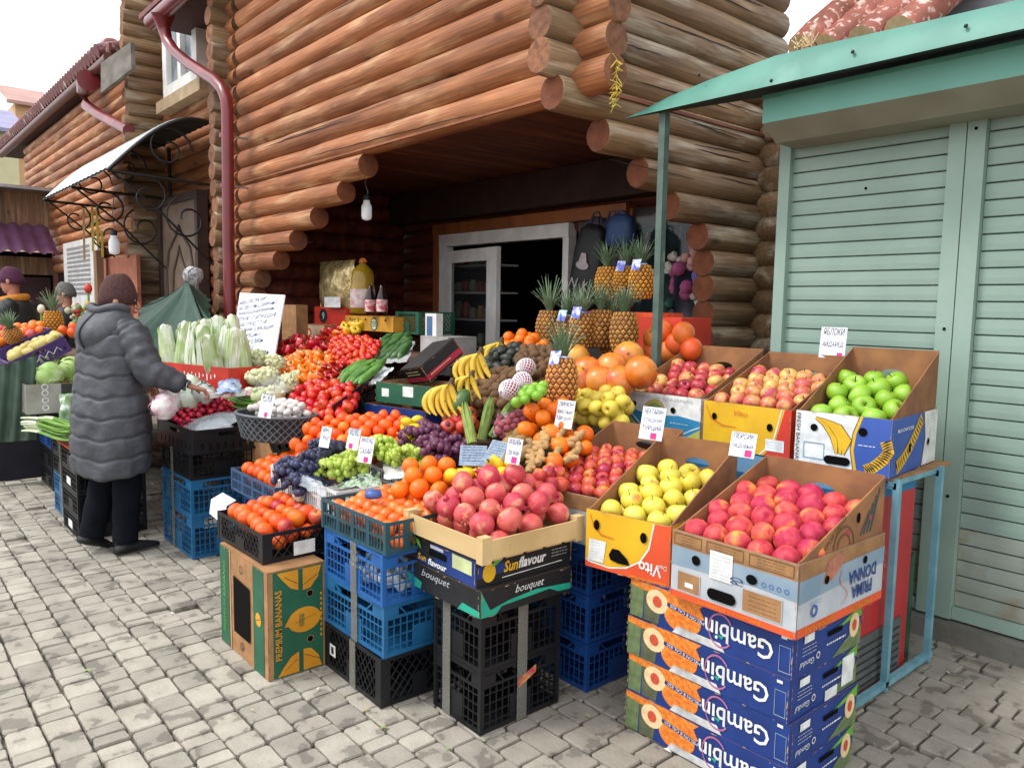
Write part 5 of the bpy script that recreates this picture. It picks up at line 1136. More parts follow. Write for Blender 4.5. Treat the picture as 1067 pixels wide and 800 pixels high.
# stack two
for i,(z,h,lab) in enumerate([(0,.238,'bottom black mesh crate of the tape bound pair under the lemon cartons'),(.238,.232,'upper black mesh crate of the tape bound pair under the lemon cartons')]):
    c=crate('plastic_crate',lab,(-2.42,1.69,z),R(0),.30,.40,h,PBLK,'grid',group=G); tape(c,.3,h,.09); tape(c,.3,h,.2,'right')
    if i==0: f=MB(); f.add([(.305,.18,.13),(.305,.27,.17),(.305,.27,.2),(.305,.18,.165)],[(0,1,2,3)],mat('fruit_sticker','#b5454a','#c9a05a',30,.5)); f.build('torn_label',c)
carton('teal_carton','black and teal bouquet carton directly on the two black mesh crates',(-2.56,1.66,.465),R(0),.47,.45,.1,prints={'front':teal_short,'right':teal_long},outer=BLACK,inner=KRAFT,open_top=False)
carton('lemon_carton','navy Sunflavour lemon carton under the wooden pomegranate crate',(-2.60,1.67,.567),R(-1),.485,.46,.1,prints={'front':sun_short,'right':sun_long},outer=BLACK,inner=KRAFT,open_top=False)
# wooden crate of pomegranates
wc=thing('wooden_crate','pale wooden crate heaped with pomegranates at the front corner','crate',(-2.56,1.645,.672)); w_,d_,h_=.50,.50,.085
for nm,a in (('front',((0,w_,-.001,.008))),('back',((0,w_,d_-.008,d_+.001)))): f=MB(); f.bx(a[0],a[1],a[2],a[3],.012,h_,CRATEW,.3); f.build('side_board',wc)
for a in ((0,.008),(w_-.008,w_)): f=MB(); f.bx(a[0],a[1],.009,d_-.009,.012,h_-.002,CRATEW,.7); f.build('side_board',wc)
for x in (0,w_-.03):
    for y_ in (0,d_-.035): f=MB(); f.bx(x-.002,x+.03+.003,y_-.004,y_+.038,-.0,h_+.012,CRATEW,.5); f.build('corner_post',wc)
f=MB(); 
for i in range(5): f.bx(.01,w_-.01,.02+i*.098,.1+i*.098,.002,.01,CRATEW,rs.random())
f.build('base',wc)
pile([(-2.53,1.70,.775),(-2.10,1.70,.765),(-2.11,2.10,.83),(-2.52,2.10,.87)],.047,PR['pom'],'pomegranate','pink red pomegranate heaped in the pale wooden crate','pomegranate','pomegranates in the wooden crate',.03,2,1,orient='any')
# dark blue stack
for i in range(3):
    z=[0,.205,.41][i]; crate('plastic_crate',['lowest','middle','highest'][i]+' dark blue crate of the shaded stack between black crates and melon cartons',(-2.52,2.23,z),0,.42,.4,.203,PNAV,'grid',group=G)
# melon cartons
GX0,GX1,GY=-1.835,-1.175,2.17
for i in range(4):
    lab=['bottom melon carton of four, on the paving with its lower edge cut out','second melon carton from the bottom of the blue stack','third melon carton from the bottom, with paper labels on its side','topmost melon carton, right under the peach and yellow apple cartons'][i]
    t=carton('melon_carton',lab,(GX0+[.0,.004,-.003,.003][i],GY+[0,.004,.0,.003][i],.145*i),0,GX1-GX0,.44,.1435,prints={'front':gambin_front,'right':gambin_right},outer=NAVY,open_top=False,group='blue melon cartons stacked on the paving')
    if i==2: f=MB(); f.bx(GX1-GX0+.004,GX1-GX0+.0055,.33,.41,.02,.12,WHITE); f.bx(GX1-GX0+.004,GX1-GX0+.0055,.22,.30,-.06,.04,WHITE); f.build('paper_label',t)
# peach carton (on the melon cartons)
def cg(front,right,left=None,fr=None,fl=None):
    d={'front':front,'right':right}
    if left: d['left']=left
    if fr: d['flap_right']=fr
    return d
carton('peach_carton','grey and blue Prima Donna carton of peaches with an orange base',(-1.625,2.14,.583),R(-.5),.475,.56,.235,.435,cg(prima_front,prima_right,fr=prima_flap),KRAFT)
pile([(-1.60,2.18,.785),(-1.18,2.18,.775),(-1.18,2.63,.90),(-1.60,2.63,.92)],.045,PR['peach'],'peach','crimson peach heaped in the grey and blue carton','peach','peaches in the front carton',.02,2,5,sp=1.74)
# yellow apple carton
carton('yellow_apple_carton','yellow and red Don Vito carton of yellow apples',(-2.025,2.125,.583),R(9.5),.365,.56,.225,.45,cg(vito_front,vito_right),KRAFT)
pile([(-1.99,2.18,.77),(-1.70,2.23,.765),(-1.80,2.64,.89),(-2.07,2.60,.92)],.043,PR['appleyel'],'yellow_apple','yellow apple with a faint blush in the Don Vito carton','apple','yellow apples in the Don Vito carton',.02,2,6,orient='up')
# nectarine carton
carton('nectarine_carton','brown and grey carton of small nectarines left of the yellow apples',(-2.44,2.2,.60),R(8),.40,.62,.215,.43,{'front':lambda mb,P,L,h:(fill(mb,P,L,h,GREYP),decal(mb,P,[rect(.001,h*.7,L-.001,h-.001)],KRAFT,.002),lines(mb,P,L*.3,L*.9,h*.92,3,.01,KRAFTIN,.0015,.003)),'right':plain(GREYP)},KRAFT)
pile([(-2.41,2.26,.795),(-2.07,2.30,.80),(-2.14,2.74,.90),(-2.48,2.68,.92)],.033,PR['nect'],'nectarine','small red and orange nectarine in the brown carton','nectarine','nectarines in the brown carton',.02,2,7)
# top row of cartons
carton('red_apple_carton','white and blue banana carton of dark red apples at the left of the top row',(-2.80,3.22,.905),0,.50,.56,.225,.46,cg(c1_front,plain(WHITE)),KRAFT)
pile([(-2.77,3.28,1.1),(-2.34,3.28,1.1),(-2.34,3.66,1.23),(-2.77,3.66,1.25)],.043,PR['applered']+PR['applered']+PR['applestripe'],'red_apple','dark red apple in the white and blue carton of the top row','apple','red apples in the top left carton',.02,2,8,orient='up')
carton('blush_apple_carton','yellow and red carton of blushed apples in the middle of the top row',(-2.27,3.20,.905),0,.47,.56,.225,.45,cg(c2_front,plain(REDP)),KRAFT)
pile([(-2.24,3.26,1.1),(-1.83,3.26,1.1),(-1.83,3.64,1.23),(-2.24,3.64,1.25)],.044,PR['applestripe'],'blushed_apple','pink and yellow blushed apple in the middle carton of the top row','apple','blushed apples in the top middle carton',.02,2,9,orient='up')
carton('green_apple_carton','white and blue Ecuador carton of green apples at the right of the top row',(-1.745,3.14,.905),R(5),.40,.58,.24,.50,cg(c3_front,c3_right),KRAFT)
pile([(-1.71,3.21,1.10),(-1.39,3.24,1.10),(-1.44,3.64,1.25),(-1.75,3.60,1.27)],.050,PR['applegreen'],'green_apple','bright green apple in the top right carton','apple','green apples in the top right carton',.02,2,10,orient='up')
# ================================================================== middle of the stall
TBL=mat('table_board','#6a4d38','#553c2b',5,.8)
tb=thing('stall_table','stepped wooden stall table hidden under the crates of fruit','table',(-4,2.4,0)); T0=tb.location
for (x0,x1,y0,y1,z) in ((-4.3,-2.6,1.95,2.5,.66),(-4.6,-2.85,2.5,3.1,.82),(-5.2,-2.9,3.1,3.9,.95),(-7.6,-4.6,2.1,2.9,.78),(-8.0,-5.2,2.9,4.2,.92)):
    f=MB(); f.bx(x0-T0.x,x1-T0.x,y0-T0.y,y1-T0.y,z-.03,z,TBL); f.build('shelf_board',tb)
    for x in (x0+.05,x1-.05): f=MB(); f.bx(x-.025-T0.x,x+.025-T0.x,y1-.08-T0.y,y1-.03-T0.y,0,z-.031,TBL); f.build('leg',tb)
# left mandarin crate
crate('mandarin_crate','slate blue crate of mandarins behind the black crate of mixed fruit',(-4.18,1.56,.55),R(-1),.60,.40,.12,mat('slate_plastic','#38557a','#2e4866',8,.45),'slots',group=G)
for i in range(3): crate('plastic_crate',['lowest','middle','top'][i]+' blue crate in the shade below the mandarin crate',(-4.15,1.62,.183*i),0,.56,.36,.182,PNAV,'grid',group=G)
pile([(-4.14,1.6,.65),(-3.68,1.6,.64),(-3.62,1.92,.70),(-4.1,1.92,.72)],.038,PR['bigm'],'mandarin','deep orange mandarin in the slate blue crate','mandarin','mandarins in the slate blue crate',.02,2,11)
qm=[W(252,520,z=.63),W(318,533,z=.61),W(322,512,z=.66),W(262,500,z=.66)]
pile([(-3.56,1.31,.58),(-3.14,1.31,.575),(-3.14,1.58,.62),(-3.56,1.58,.63)],.037,PR['bigm'][:2]+PR['nect'][:1]+PR['mand']+PR['bigm'],'mixed_fruit','orange or pinkish mixed fruit in the low black crate','fruit','mixed fruit in the low black crate',.015,2,12)
pl=MB(); pl.rev([(.03,0),(.034,.03),(.02,.05),(.001,.055)],mat('purple_lid','#3a3a8c','#d8d2a0',60,.4),9); tag(pl.build('small_pack',loc=W(312,521,z=.655)),'small blue and white pack tucked between the mixed fruit','pack')
pp_=MB(); 
vsx=[W(219,520,z=.60),W(240,520,z=.61),W(246,513,z=.62),W(226,510,z=.62)]
wp=thing('white_paper','sheet of white paper draped over the edge left of the black crate','paper',W(232,518,z=.6)); K=wp.location
f=MB(); a,b,c,d=(W(220,520,z=.60),W(236,527,z=.59),W(246,521,z=.60),W(232,513,z=.60)); e1,e2=a-Vector((0,.01,.07)),b-Vector((0,.01,.10)); f.add([p-K for p in (a,b,c,d,e1,e2)],[(0,1,2,3),(4,5,1,0)],PAPER); f.build('sheet',wp)
# white slatted crate of grapes
crate('grape_crate','white plastic crate of bagged grapes between the mandarins and persimmons',(-3.74,1.60,.63),R(-1),.72,.42,.125,PWHT,'slots',group=G)
crate('plastic_crate','black crate in the dark under the white grape crate',(-3.75,1.66,.40),0,.6,.38,.19,PBLK,'grid',group=G); crate('plastic_crate','lower black crate in the dark under the white grape crate',(-3.75,1.68,.2),0,.6,.38,.19,PBLK,'grid',group=G); crate('plastic_crate','lowest blue crate in the dark under the white grape crate',(-3.75,1.66,.0),0,.6,.38,.19,PNAV,'grid',group=G)
def bunches(pix,protos,label,group,sc=1.15,seed=0):
    rd=random.Random(seed)
    for (px,py,z,rz) in pix:
        o=put(rd.choice(protos),'grape_bunch',None,tuple(W(px,py,z=z)),(rd.gauss(0,.15),rd.gauss(0,.15),rz)); o.scale=(sc,sc,sc); tag(o,label,'grapes',group)
bunches([(305,495,.75,.4),(320,486,.79,.2),(330,477,.82,.5),(316,497,.74,-.2),(343,468,.84,.4),(305,487,.77,.9),(330,488,.77,.1),(318,505,.72,.3)],PR['grb'],'bunch of blue black grapes in the white crate','blue black grapes')
bunches([(343,488,.77,.9),(358,482,.79,.5),(370,477,.81,1.1),(352,492,.75,1.4),(366,487,.78,1.3)],PR['grg'],'bunch of pale green grapes in a printed bag in the white crate','green grapes in the white crate')
bunches([(395,463,.86,1.2),(405,468,.84,1.0),(425,472,.83,1.3),(437,478,.81,1.2),(412,477,.82,1.5),(388,470,.84,1)],PR['grg'],'bunch of green grapes behind the white crate next to the oranges','green grapes beside the oranges')
bunches([(430,455,.90,.9),(445,450,.92,1.2),(455,458,.89,.8),(466,452,.9,1.2),(447,465,.87,1.0),(470,466,.86,1.3),(482,470,.85,1.2),(458,470,.86,.6)],PR['grp'],'bunch of dusky purple grapes in the middle of the stall','purple grapes')
def bag(name,label,quad,bulge,m,cat='bag',n=10,seed=0,group=None):
    rd=random.Random(seed); A,B,C,D=[Vector(p) for p in quad]; c0=(A+B+C+D)/4; f=MB(); vs=[]
    for j in range(n+1):
        for i in range(n+1):
            u,v=i/n,j/n; p=A.lerp(B,u).lerp(D.lerp(C,u),v); e=math.sin(math.pi*u)*math.sin(math.pi*v); p+=Vector((rd.uniform(-1,1)*.006,rd.uniform(-1,1)*.006,bulge*e**.6+rd.uniform(-.008,.008))); vs.append(p-c0)
    f.add(vs,[(j*(n+1)+i,j*(n+1)+i+1,(j+1)*(n+1)+i+1,(j+1)*(n+1)+i) for j in range(n) for i in range(n)],m,.5,True)
    o=f.build(name,loc=c0); return tag(o,label,cat,group)
BAGG=mat('printed_bag_green','#5f8a4a','#c5cfc0',45,.3,c3='#3f4a48',c3lo=.58,c3hi=.6)
bag('printed_bag','grey and green printed bag folded round the green grapes in the white crate',[W(345,508,z=.745),W(398,506,z=.745),W(395,490,z=.79),W(385,494,z=.79)],.02,BAGG,seed=1)
bag('clear_bag','clear crinkled bag at the front of the blue black grapes',[W(296,500,z=.74),W(340,517,z=.74),W(336,503,z=.77),W(306,492,z=.77)],.012,FILM,seed=2)
bag('white_paper_wrap','white paper folded under the green grapes beside the oranges',[W(400,498,z=.75),W(440,500,z=.75),W(452,482,z=.80),W(398,472,z=.81)],.01,mat('white_wrap','#dcdcd8','#c6bfbb',14,.6,bump=.01,bscale=20),seed=3)
# big mandarin heap, lemons, oranges
pile([W(322,480,z=.76),W(440,474,z=.80),W(428,432,z=.96),W(318,440,z=.92)],.036,PR['mand']+PR['bigm'][:1],'mandarin','mandarin in the long heap in the middle of the stall','mandarin','mandarins in the long middle heap',.04,2,13,skip=.03)
pile([W(296,488,z=.74),W(322,482,z=.76),W(335,455,z=.86),W(306,462,z=.84)],.033,PR['mand'],'mandarin','small mandarin at the left end of the middle heap beside the blue grapes','mandarin','mandarins beside the blue grapes',.02,1,14)
pile([W(419,458,z=.9),W(442,458,z=.9),W(438,436,z=.97),W(415,436,z=.97)],.034,PR['lemon'],'lemon','lemon at the right end of the mandarin heap','lemon','lemons beside the mandarin heap',.02,2,15)
pile([W(412,520,z=.76),W(468,528,z=.75),W(480,480,z=.90),W(428,482,z=.88)],.041,PR['orange'],'orange','large bright orange between the persimmons and pomegranates','orange','large oranges in front',.03,2,16,skip=.03)
crate('orange_crate','dark crate of large oranges behind the persimmon crate',(-3.04,1.92,.60),0,.56,.42,.12,PTEAL,'slots',group=G)
pile([W(462,502,z=.86),W(532,498,z=.88),W(536,480,z=.93),W(480,484,z=.92)],.029,PR['lemon'],'lemon','lemon behind the pomegranates','lemon','lemons behind the pomegranates',.012,2,17)
pile([W(470,520,z=.82),W(560,512,z=.84),W(556,492,z=.91),W(480,495,z=.90)],.047,PR['pom'],'pomegranate','pomegranate at the back of the heap behind the wooden crate','pomegranate','pomegranates behind the wooden crate',.03,2,18)
pile([W(556,540,z=.75),W(580,520,z=.80),W(590,490,z=.88),W(560,495,z=.9)],.033,PR['nect'],'nectarine','nectarine spilling left of the brown carton','nectarine','nectarines spilling beside the brown carton',.02,1,19)
# ginger, potatoes, tomatoes, corn, figs
for i,(px,py,rz) in enumerate([(560,465,.6),(570,462,.4),(580,460,.5),(590,462,.2),(565,478,.6),(578,475,.3),(592,476,.5),(556,487,.5),(572,490,.6)]):
    o=put(PR['ging'][i%3],'ginger_root',None,tuple(W(px,py,z=.97-.003*(py-460))),(.2,.1,rz)); tag(o,'knobbly ginger root beside the nectarine carton','ginger','ginger roots')
crate('ginger_crate','small grey wooden crate of ginger left of the nectarines',(-2.93,2.30,.76),R(6),.30,.45,.12,mat('weathered_crate_wood','#8a7a62','#74664f',9,.8),'solid')
pile([Y_(522,482,2.25),Y_(546,480,2.22),Y_(550,458,2.4),Y_(530,452,2.42)],.03,PR['pot'],'potato','brown potato left of the ginger','potato','potatoes beside the ginger',.015,1,20)
pile([W(463,448,z=.93),W(492,452,z=.93),W(498,428,z=1.0),W(465,430,z=1.0)],.036,PR['tomp'],'pink_tomato','pinkish red tomato left of the corn','tomato','pinkish tomatoes beside the corn',.02,2,21)
for i,(px,py,rz,ry,lab) in enumerate([(502,458,.1,.05,'tallest upright green corn cob in its husk'),(513,455,.3,.45,'corn cob in its husk leaning to the right'),(520,452,.5,.9,'corn cob in its husk lying at the far right of the cobs'),(492,462,.2,-.5,'short corn cob in its husk leaning left behind the price card')]):
    o=put(PR['corn'][i%3],'corn_cob',None,tuple(W(px,py,z=.92)),(-.25,ry,rz)); o.scale=(.85,.85,.85); tag(o,lab,'corn','corn cobs')
pile([W(517,452,z=.97),W(552,444,z=.99),W(552,428,z=1.04),W(520,436,z=1.02)],.02,PR['fig'],'lychee','dusky pink lychee in the film tray right of the corn','lychee','lychees in the tray',.02,2,22)
bag('film_tray','clear film over the tray of lychees',[W(514,455,z=.955),W(556,446,z=.975),W(554,426,z=1.05),W(518,432,z=1.04)],.03,FILM,seed=4)
# kiwi, avocado, papaya, bananas, limes, dragon fruit
crate('kiwi_crate','flat kraft tray of kiwis in the upper middle of the stall',(-3.98,2.78,.93),0,.72,.45,.09,KRAFT,'solid')
pile([Y_(482,420,2.62),Y_(528,424,2.5),Y_(552,390,2.85),Y_(510,388,3.0)],.030,PR['kiwi'],'kiwi','brown kiwi in the kraft tray beside the bananas','kiwi','kiwis in the kraft tray',.03,2,23)
pile([Y_(545,392,2.9),Y_(562,392,2.8),Y_(575,366,3.15),Y_(545,363,3.2)],.030,PR['kiwi'],'kiwi','brown kiwi behind the foam wrapped fruit','kiwi','kiwis behind the foam wrapped fruit',.02,2,24)
pile([Y_(508,388,3.0),Y_(536,382,2.95),Y_(540,364,3.2),Y_(515,366,3.25)],.040,PR['avo'],'avocado','nearly black avocado behind the kiwis','avocado','avocados behind the kiwis',.02,2,25)
pile([Y_(526,370,3.3),Y_(562,372,3.2),Y_(562,356,3.5),Y_(530,352,3.55)],.048,PR['orange'],'orange','bright orange in the rear heap in front of the shop door','orange','oranges before the shop door',.03,2,26)
pap=MB(); ovoid(pap,M_['pap'],.045,1.5); tag(pap.build('papaya',loc=W(481,417,y=2.42),rot=(.9,.2,.5)),'dark green papaya lying against the front bananas','papaya')
def bananas(px,py,y,rz,sc,lab,seed,rx=0,n=6):
    f=MB(); banana_hand(f,M_['ban'],seed=seed,n=n); o=f.build('banana_bunch',loc=W(px,py,y=y),rot=(rx,0,R(49)+rz)); o.scale=(sc,)*3; tag(o,lab,'bananas','banana bunches')
bananas(470,402,2.4,0,.88,'front banana bunch with a speckled stem above the purple grapes',1,R(-14),6)
bananas(500,370,2.75,R(3),.9,'second banana bunch behind and right of the front one',2,R(-14),6)
bananas(492,392,2.5,R(-8),.7,'small banana bunch between the front bunch and the papaya',3,R(-10),4)
bananas(522,358,3.2,R(0),.85,'greenish banana bunch beside the avocados',4,R(-14),5)
def netted(px,py,z,lab,rot,seed):
    t=thing('dragon_fruit',lab,'dragon fruit',W(px,py,y=z)+Vector((0,0,.015)),0,'foam wrapped fruit'); t.rotation_euler=rot
    f=MB(); ovoid(f,M_['drag'],.045,1.15,seed); f.build('fruit',t); f=MB(); 
    for i in range(14):
        for sg in (1,-1):
            pts=[]
            for k in range(9):
                a=i*2*math.pi/14+sg*k*.28; b=-1.45+k*.27; pts.append((.049*math.cos(b)*math.cos(a),.055*math.sin(b),.049*math.cos(b)*math.sin(a)))
            f.tube(pts,.0028,NET,4,caps=False)
    f.build('foam_net',t)
netted(548,386,2.72,'foam netted pink fruit standing highest among the kiwis',(.3,.4,.2),1); netted(531,409,2.44,'foam netted pink fruit at the left front beside the limes',(.4,1.2,.4),2); netted(544,401,2.55,'foam netted pink fruit behind the limes',(.4,.8,.9),3)
pile([Y_(540,420,2.38),Y_(566,414,2.36),Y_(564,402,2.5),Y_(546,406,2.5)],.028,PR['lime'],'lime','green lime in the dark tray beside the pineapple','lime','limes beside the pineapple',.01,1,27)
bag('dark_tray','black film lined tray under the limes and the foam netted fruit',[W(483,425,z=1.0),W(560,425,z=1.01),W(566,400,z=1.09),W(490,400,z=1.08)],.0,mat('tray_film','#3b3d40','#9fa3a6',30,.25),'tray',seed=6)
# oranges before the yellow apples
pile([W(545,452,z=.98),W(592,462,z=.97),W(592,420,z=1.10),W(556,422,z=1.09)],.045,PR['orange'],'orange','large orange in the heap left of the yellow quinces','orange','large oranges beside the quinces',.03,2,28)
pile([W(570,492,z=.88),W(600,470,z=.92),W(612,452,z=.98),W(590,452,z=.98)],.043,PR['orange'],'orange','large orange below the price card of the quinces','orange','oranges below the quince price card',.01,1,29)
crate('quince_crate','grey wooden crate of yellow quinces under the pineapples',(-3.42,2.80,.86),R(2),.60,.42,.12,mat('weathered_crate_wood','#8a7a62','#74664f',9,.8),'solid')
pile([Y_(590,427,2.85),Y_(645,434,2.8),Y_(652,412,3.0),Y_(600,406,3.05)],.045,PR['quin'],'quince','pale yellow quince in the grey wooden crate','quince','quinces in the grey crate',.02,2,30)
pineapple('single pineapple in front with a lilac tag, between limes and quinces',W(585,422,y=2.72),.235,.08,.235,tilt=(-.1,-.1),tagc=('#b8b4dc','x'),seed=3)
for i,(px,py,z) in enumerate([(612,388,3.1),(637,384,3.2),(668,388,3.15),(625,398,3.05),(655,372,3.35),(604,398,3.0),(600,374,3.3),(645,398,3.1)]):
    o=put(PR['pomelo'][i%3],'pomelo',None,tuple(W(px,py,y=z)),(rs.random()*3,rs.random()*3,rs.random()*3)); tag(o,'orange and red netted pomelo between the pineapples and quinces','pomelo','netted pomelos under the pineapples'); o.scale=(1.12,)*3
for i,(px,py,z) in enumerate([(682,352,1.38),(705,358,1.36),(690,345,1.42),(712,348,1.40),(698,366,1.32),(720,364,1.33),(680,368,1.32)]):
    o=put(PR['bigor'][i%3],'grapefruit',None,tuple(W(px,py,y=3.75)),(rs.random()*3,rs.random()*3,rs.random()*3)); o.scale=(.95,)*3; tag(o,'large coral orange grapefruit heaped behind the green post','grapefruit','grapefruits behind the green post')
crate('plastic_crate','small sky blue crate of grapefruits behind the green post',(-3.06,3.62,1.06),0,.45,.4,.12,PBLU,'slots')
# back shelf with the pineapples
f=MB(); f.bx(-4.6,-2.95,3.45,4.0,1.18,1.21,TBL); f.bx(-4.55,-4.5,3.95,4.0,0,1.1,TBL); f.bx(-3.05,-3.0,3.95,4.0,0,1.1,TBL); tag(f.build('back_shelf'),'dark board carrying the lower row of pineapples','shelf')
for i,(px,py,y_,rp,tg,h,lab) in enumerate([(571,360,3.55,0,None,.18,'leftmost pineapple of the lower row, with a spiky splayed crown'),(590,362,3.6,0,('#8fd0c0','x'),.16,'pineapple with a pale green tag, second in the lower row'),(605,362,3.55,0,('#6a66c8','x'),.17,'pineapple with violet tags in the middle of the lower row'),(625,363,3.66,0,None,.19,'plump pineapple fourth in the lower row'),(650,368,3.55,0,None,.19,'large pineapple at the right end of the lower row'),(636,368,3.75,0,None,.17,'pineapple half hidden behind the two at the right of the lower row'),(632,312,3.95,1,None,.17,'golden pineapple at the left of the upper row'),(650,308,4.0,1,('#3d46c0','x'),.15,'pineapple with a round royal blue tag in the middle of the upper row'),(668,312,3.92,1,('#c8cce8','x'),.17,'golden pineapple with a white and violet tag at the right of the upper row')]):
    p=W(px,py,y=y_)
    pineapple(lab,p,h*1.3,.083 if i<6 else .078,.25 if i in(0,) else .21,bool(rp),tagc=tg,seed=i,tilt=(rs.uniform(-.05,.05),rs.uniform(-.06,.06)))
f=MB(); 
c=W(650,322,y=3.98)
f.bx(c.x-.30,c.x+.36,3.90,4.15,c.z-.12,c.z-.02,mat('orange_carton_print','#d9582a','#c94a22',30,.6)); 
ob=tag(f.build('orange_carton'),'orange printed carton carrying the upper row of pineapples','carton')
f=MB(); f.bx(-3.25,-2.88,3.8,4.1,1.3,1.52,mat('red_orange_carton','#cf3f26','#b9351f',4,.6)); tag(f.build('red_carton'),'plain red orange carton behind the green post','carton')
# ================================================================== vegetables on the left part of the main stall
def tray(name,label,quad,m,h=.09,style='solid',cat='crate'):
    """a crate tipped to follow the slope of its heap"""
    A,B,C,D=[Vector(p) for p in quad]; u=(B-A); v=(C-B); u=u-v*(v.dot(u)/v.dot(v)); A=B-u; w_,d_=u.length,v.length
    X=u.normalized(); Y=v.normalized(); Z=X.cross(Y)
    t=crate(name,label,(0,0,0),0,w_,d_,h,m,style,cat=cat); M=Matrix((X,Y,Z)).transposed().to_4x4(); M.translation=A-Z*h; t.matrix_world=M; return t
q=[Y_(308,426,2.08),Y_(358,432,2.05),Y_(366,405,2.35),Y_(318,400,2.4)]
BKP=mat('black_red_carton','#1c1718','#141011',8,.5)
tray('tomato_crate','black carton holding the tomatoes',[q[0]-Vector((0,0,.03)),Y_(346,440,2.03),Y_(380,408,2.42),q[3]-Vector((0,0,.03))],BKP,.1)
pile(q,.037,PR['tom'],'tomato','ripe red tomato in the black carton','tomato','tomatoes in the black carton',.012,1,40,sp=1.7)
q=[Y_(352,402,2.36),Y_(402,400,2.32),Y_(402,378,2.65),Y_(360,376,2.7)]
tray('cucumber_crate','black mesh crate of pale cucumbers, tipped forward',[q[0]-Vector((0,0,.03)),Y_(374,408,2.3)-Vector((0,0,.02)),Y_(416,383,2.68)-Vector((0,0,.02)),q[3]-Vector((0,0,.03))],PBLK,.13,'grid')
bag('white_liner','white paper liner showing at the right end of the cucumbers',[Y_(384,401,2.42),Y_(392,399,2.42),Y_(411,384,2.66),Y_(398,381,2.66)],.0,PAPER,'liner',seed=9)
def rods(px,label,cat,group,protos,name,sc=1,rz=.7,seed=0,rx=.5):
    rd=random.Random(seed)
    for (x,y_,z) in px:
        o=put(rd.choice(protos),name,None,tuple(W(x,y_,y=z)),(rx+rd.gauss(0,.06),rd.gauss(0,.1),rz+rd.gauss(0,.08))); o.scale=(sc,)*3; tag(o,label,cat,group)
rods([(366+i*5.0,392-i*.4,2.42) for i in range(5)]+[(361+i*5.2,389-i*.4,2.5) for i in range(6)]+[(366+i*5,384-i*.2,2.55) for i in range(6)],'bright green cucumber in the tipped black crate','cucumber','cucumbers in the tipped black crate',PR['cuc'],'cucumber',1.12,R(16),1)
rods([(392+i*6,368-i*.6,2.95) for i in range(6)]+[(396+i*6,360,3.05) for i in range(5)]+[(402+i*6,354,3.15) for i in range(4)],'dark green courgette in the upper tray','courgette','courgettes in the upper tray',PR['cucd'],'courgette',.95,R(16),2)
bag('white_tray','white polystyrene tray under the courgettes',[Y_(385,378,2.82),Y_(424,378,2.8),Y_(432,356,3.2),Y_(396,352,3.25)],.0,mat('pale_tray','#a9aaa8','#969795',9,.5),'tray',seed=8)
pile([Y_(296,378,2.75),Y_(330,378,2.75),Y_(330,360,3.0),Y_(302,356,3.02)],.058,PR['pepr'],'red_pepper','large glossy red bell pepper beside the handwritten board','pepper','red bell peppers',.03,2,41,orient='up')
pile([Y_(296,398,2.42),Y_(338,396,2.42),Y_(338,374,2.75),Y_(302,376,2.75)],.038,PR['pepo'],'orange_pepper','small orange pepper in front of the red bell peppers','pepper','small orange peppers',.03,2,42,orient='up',scale=(1,1.25))
pile([Y_(335,398,2.4),Y_(356,398,2.4),Y_(358,380,2.65),Y_(338,382,2.65)],.03,PR['chil'],'red_chili','long red chilli between tomatoes and cucumbers','chilli','red chillies',.02,2,43,orient='dir',yaw=R(60),scale=(.8,1))
pile([Y_(342,378,2.72),Y_(378,378,2.7),Y_(384,354,3.05),Y_(350,352,3.08)],.027,PR['cherry'],'cherry_tomato','cherry tomato in the upper tray before the courgettes','tomato','cherry tomatoes in the upper tray',.02,1,44,scale=(1.1,1.3))
pile([Y_(374,376,2.75),Y_(390,372,2.75),Y_(392,356,3.0),Y_(380,356,3.0)],.027,PR['cherry'],'cherry_tomato','cherry tomato in the film pack against the courgettes','tomato','cherry tomatoes against the courgettes',.01,1,45,scale=(1.1,1.3))
pile([Y_(333,358,3.05),Y_(352,352,3.1),Y_(358,344,3.25),Y_(335,348,3.25)],.034,PR['chil'][:2]+PR['pepr'][:1],'red_pepper','small red pepper below the yellow carton','pepper','small red peppers below the yellow carton',.01,1,46,orient='dir',yaw=.6)
pile([Y_(340,357,3.1),Y_(360,351,3.12),Y_(364,346,3.22),Y_(348,349,3.2)],.032,PR['chilo'],'orange_pepper','pointed orange pepper below the yellow peppers','pepper','pointed orange peppers',.02,1,47,orient='dir',yaw=.9,scale=(1.2,1.5))
pile([Y_(353,350,3.2),Y_(376,345,3.2),Y_(376,338,3.35),Y_(358,341,3.35)],.048,PR['pepy'],'yellow_pepper','yellow pepper right below the yellow carton','pepper','yellow peppers',.01,1,48,orient='up')
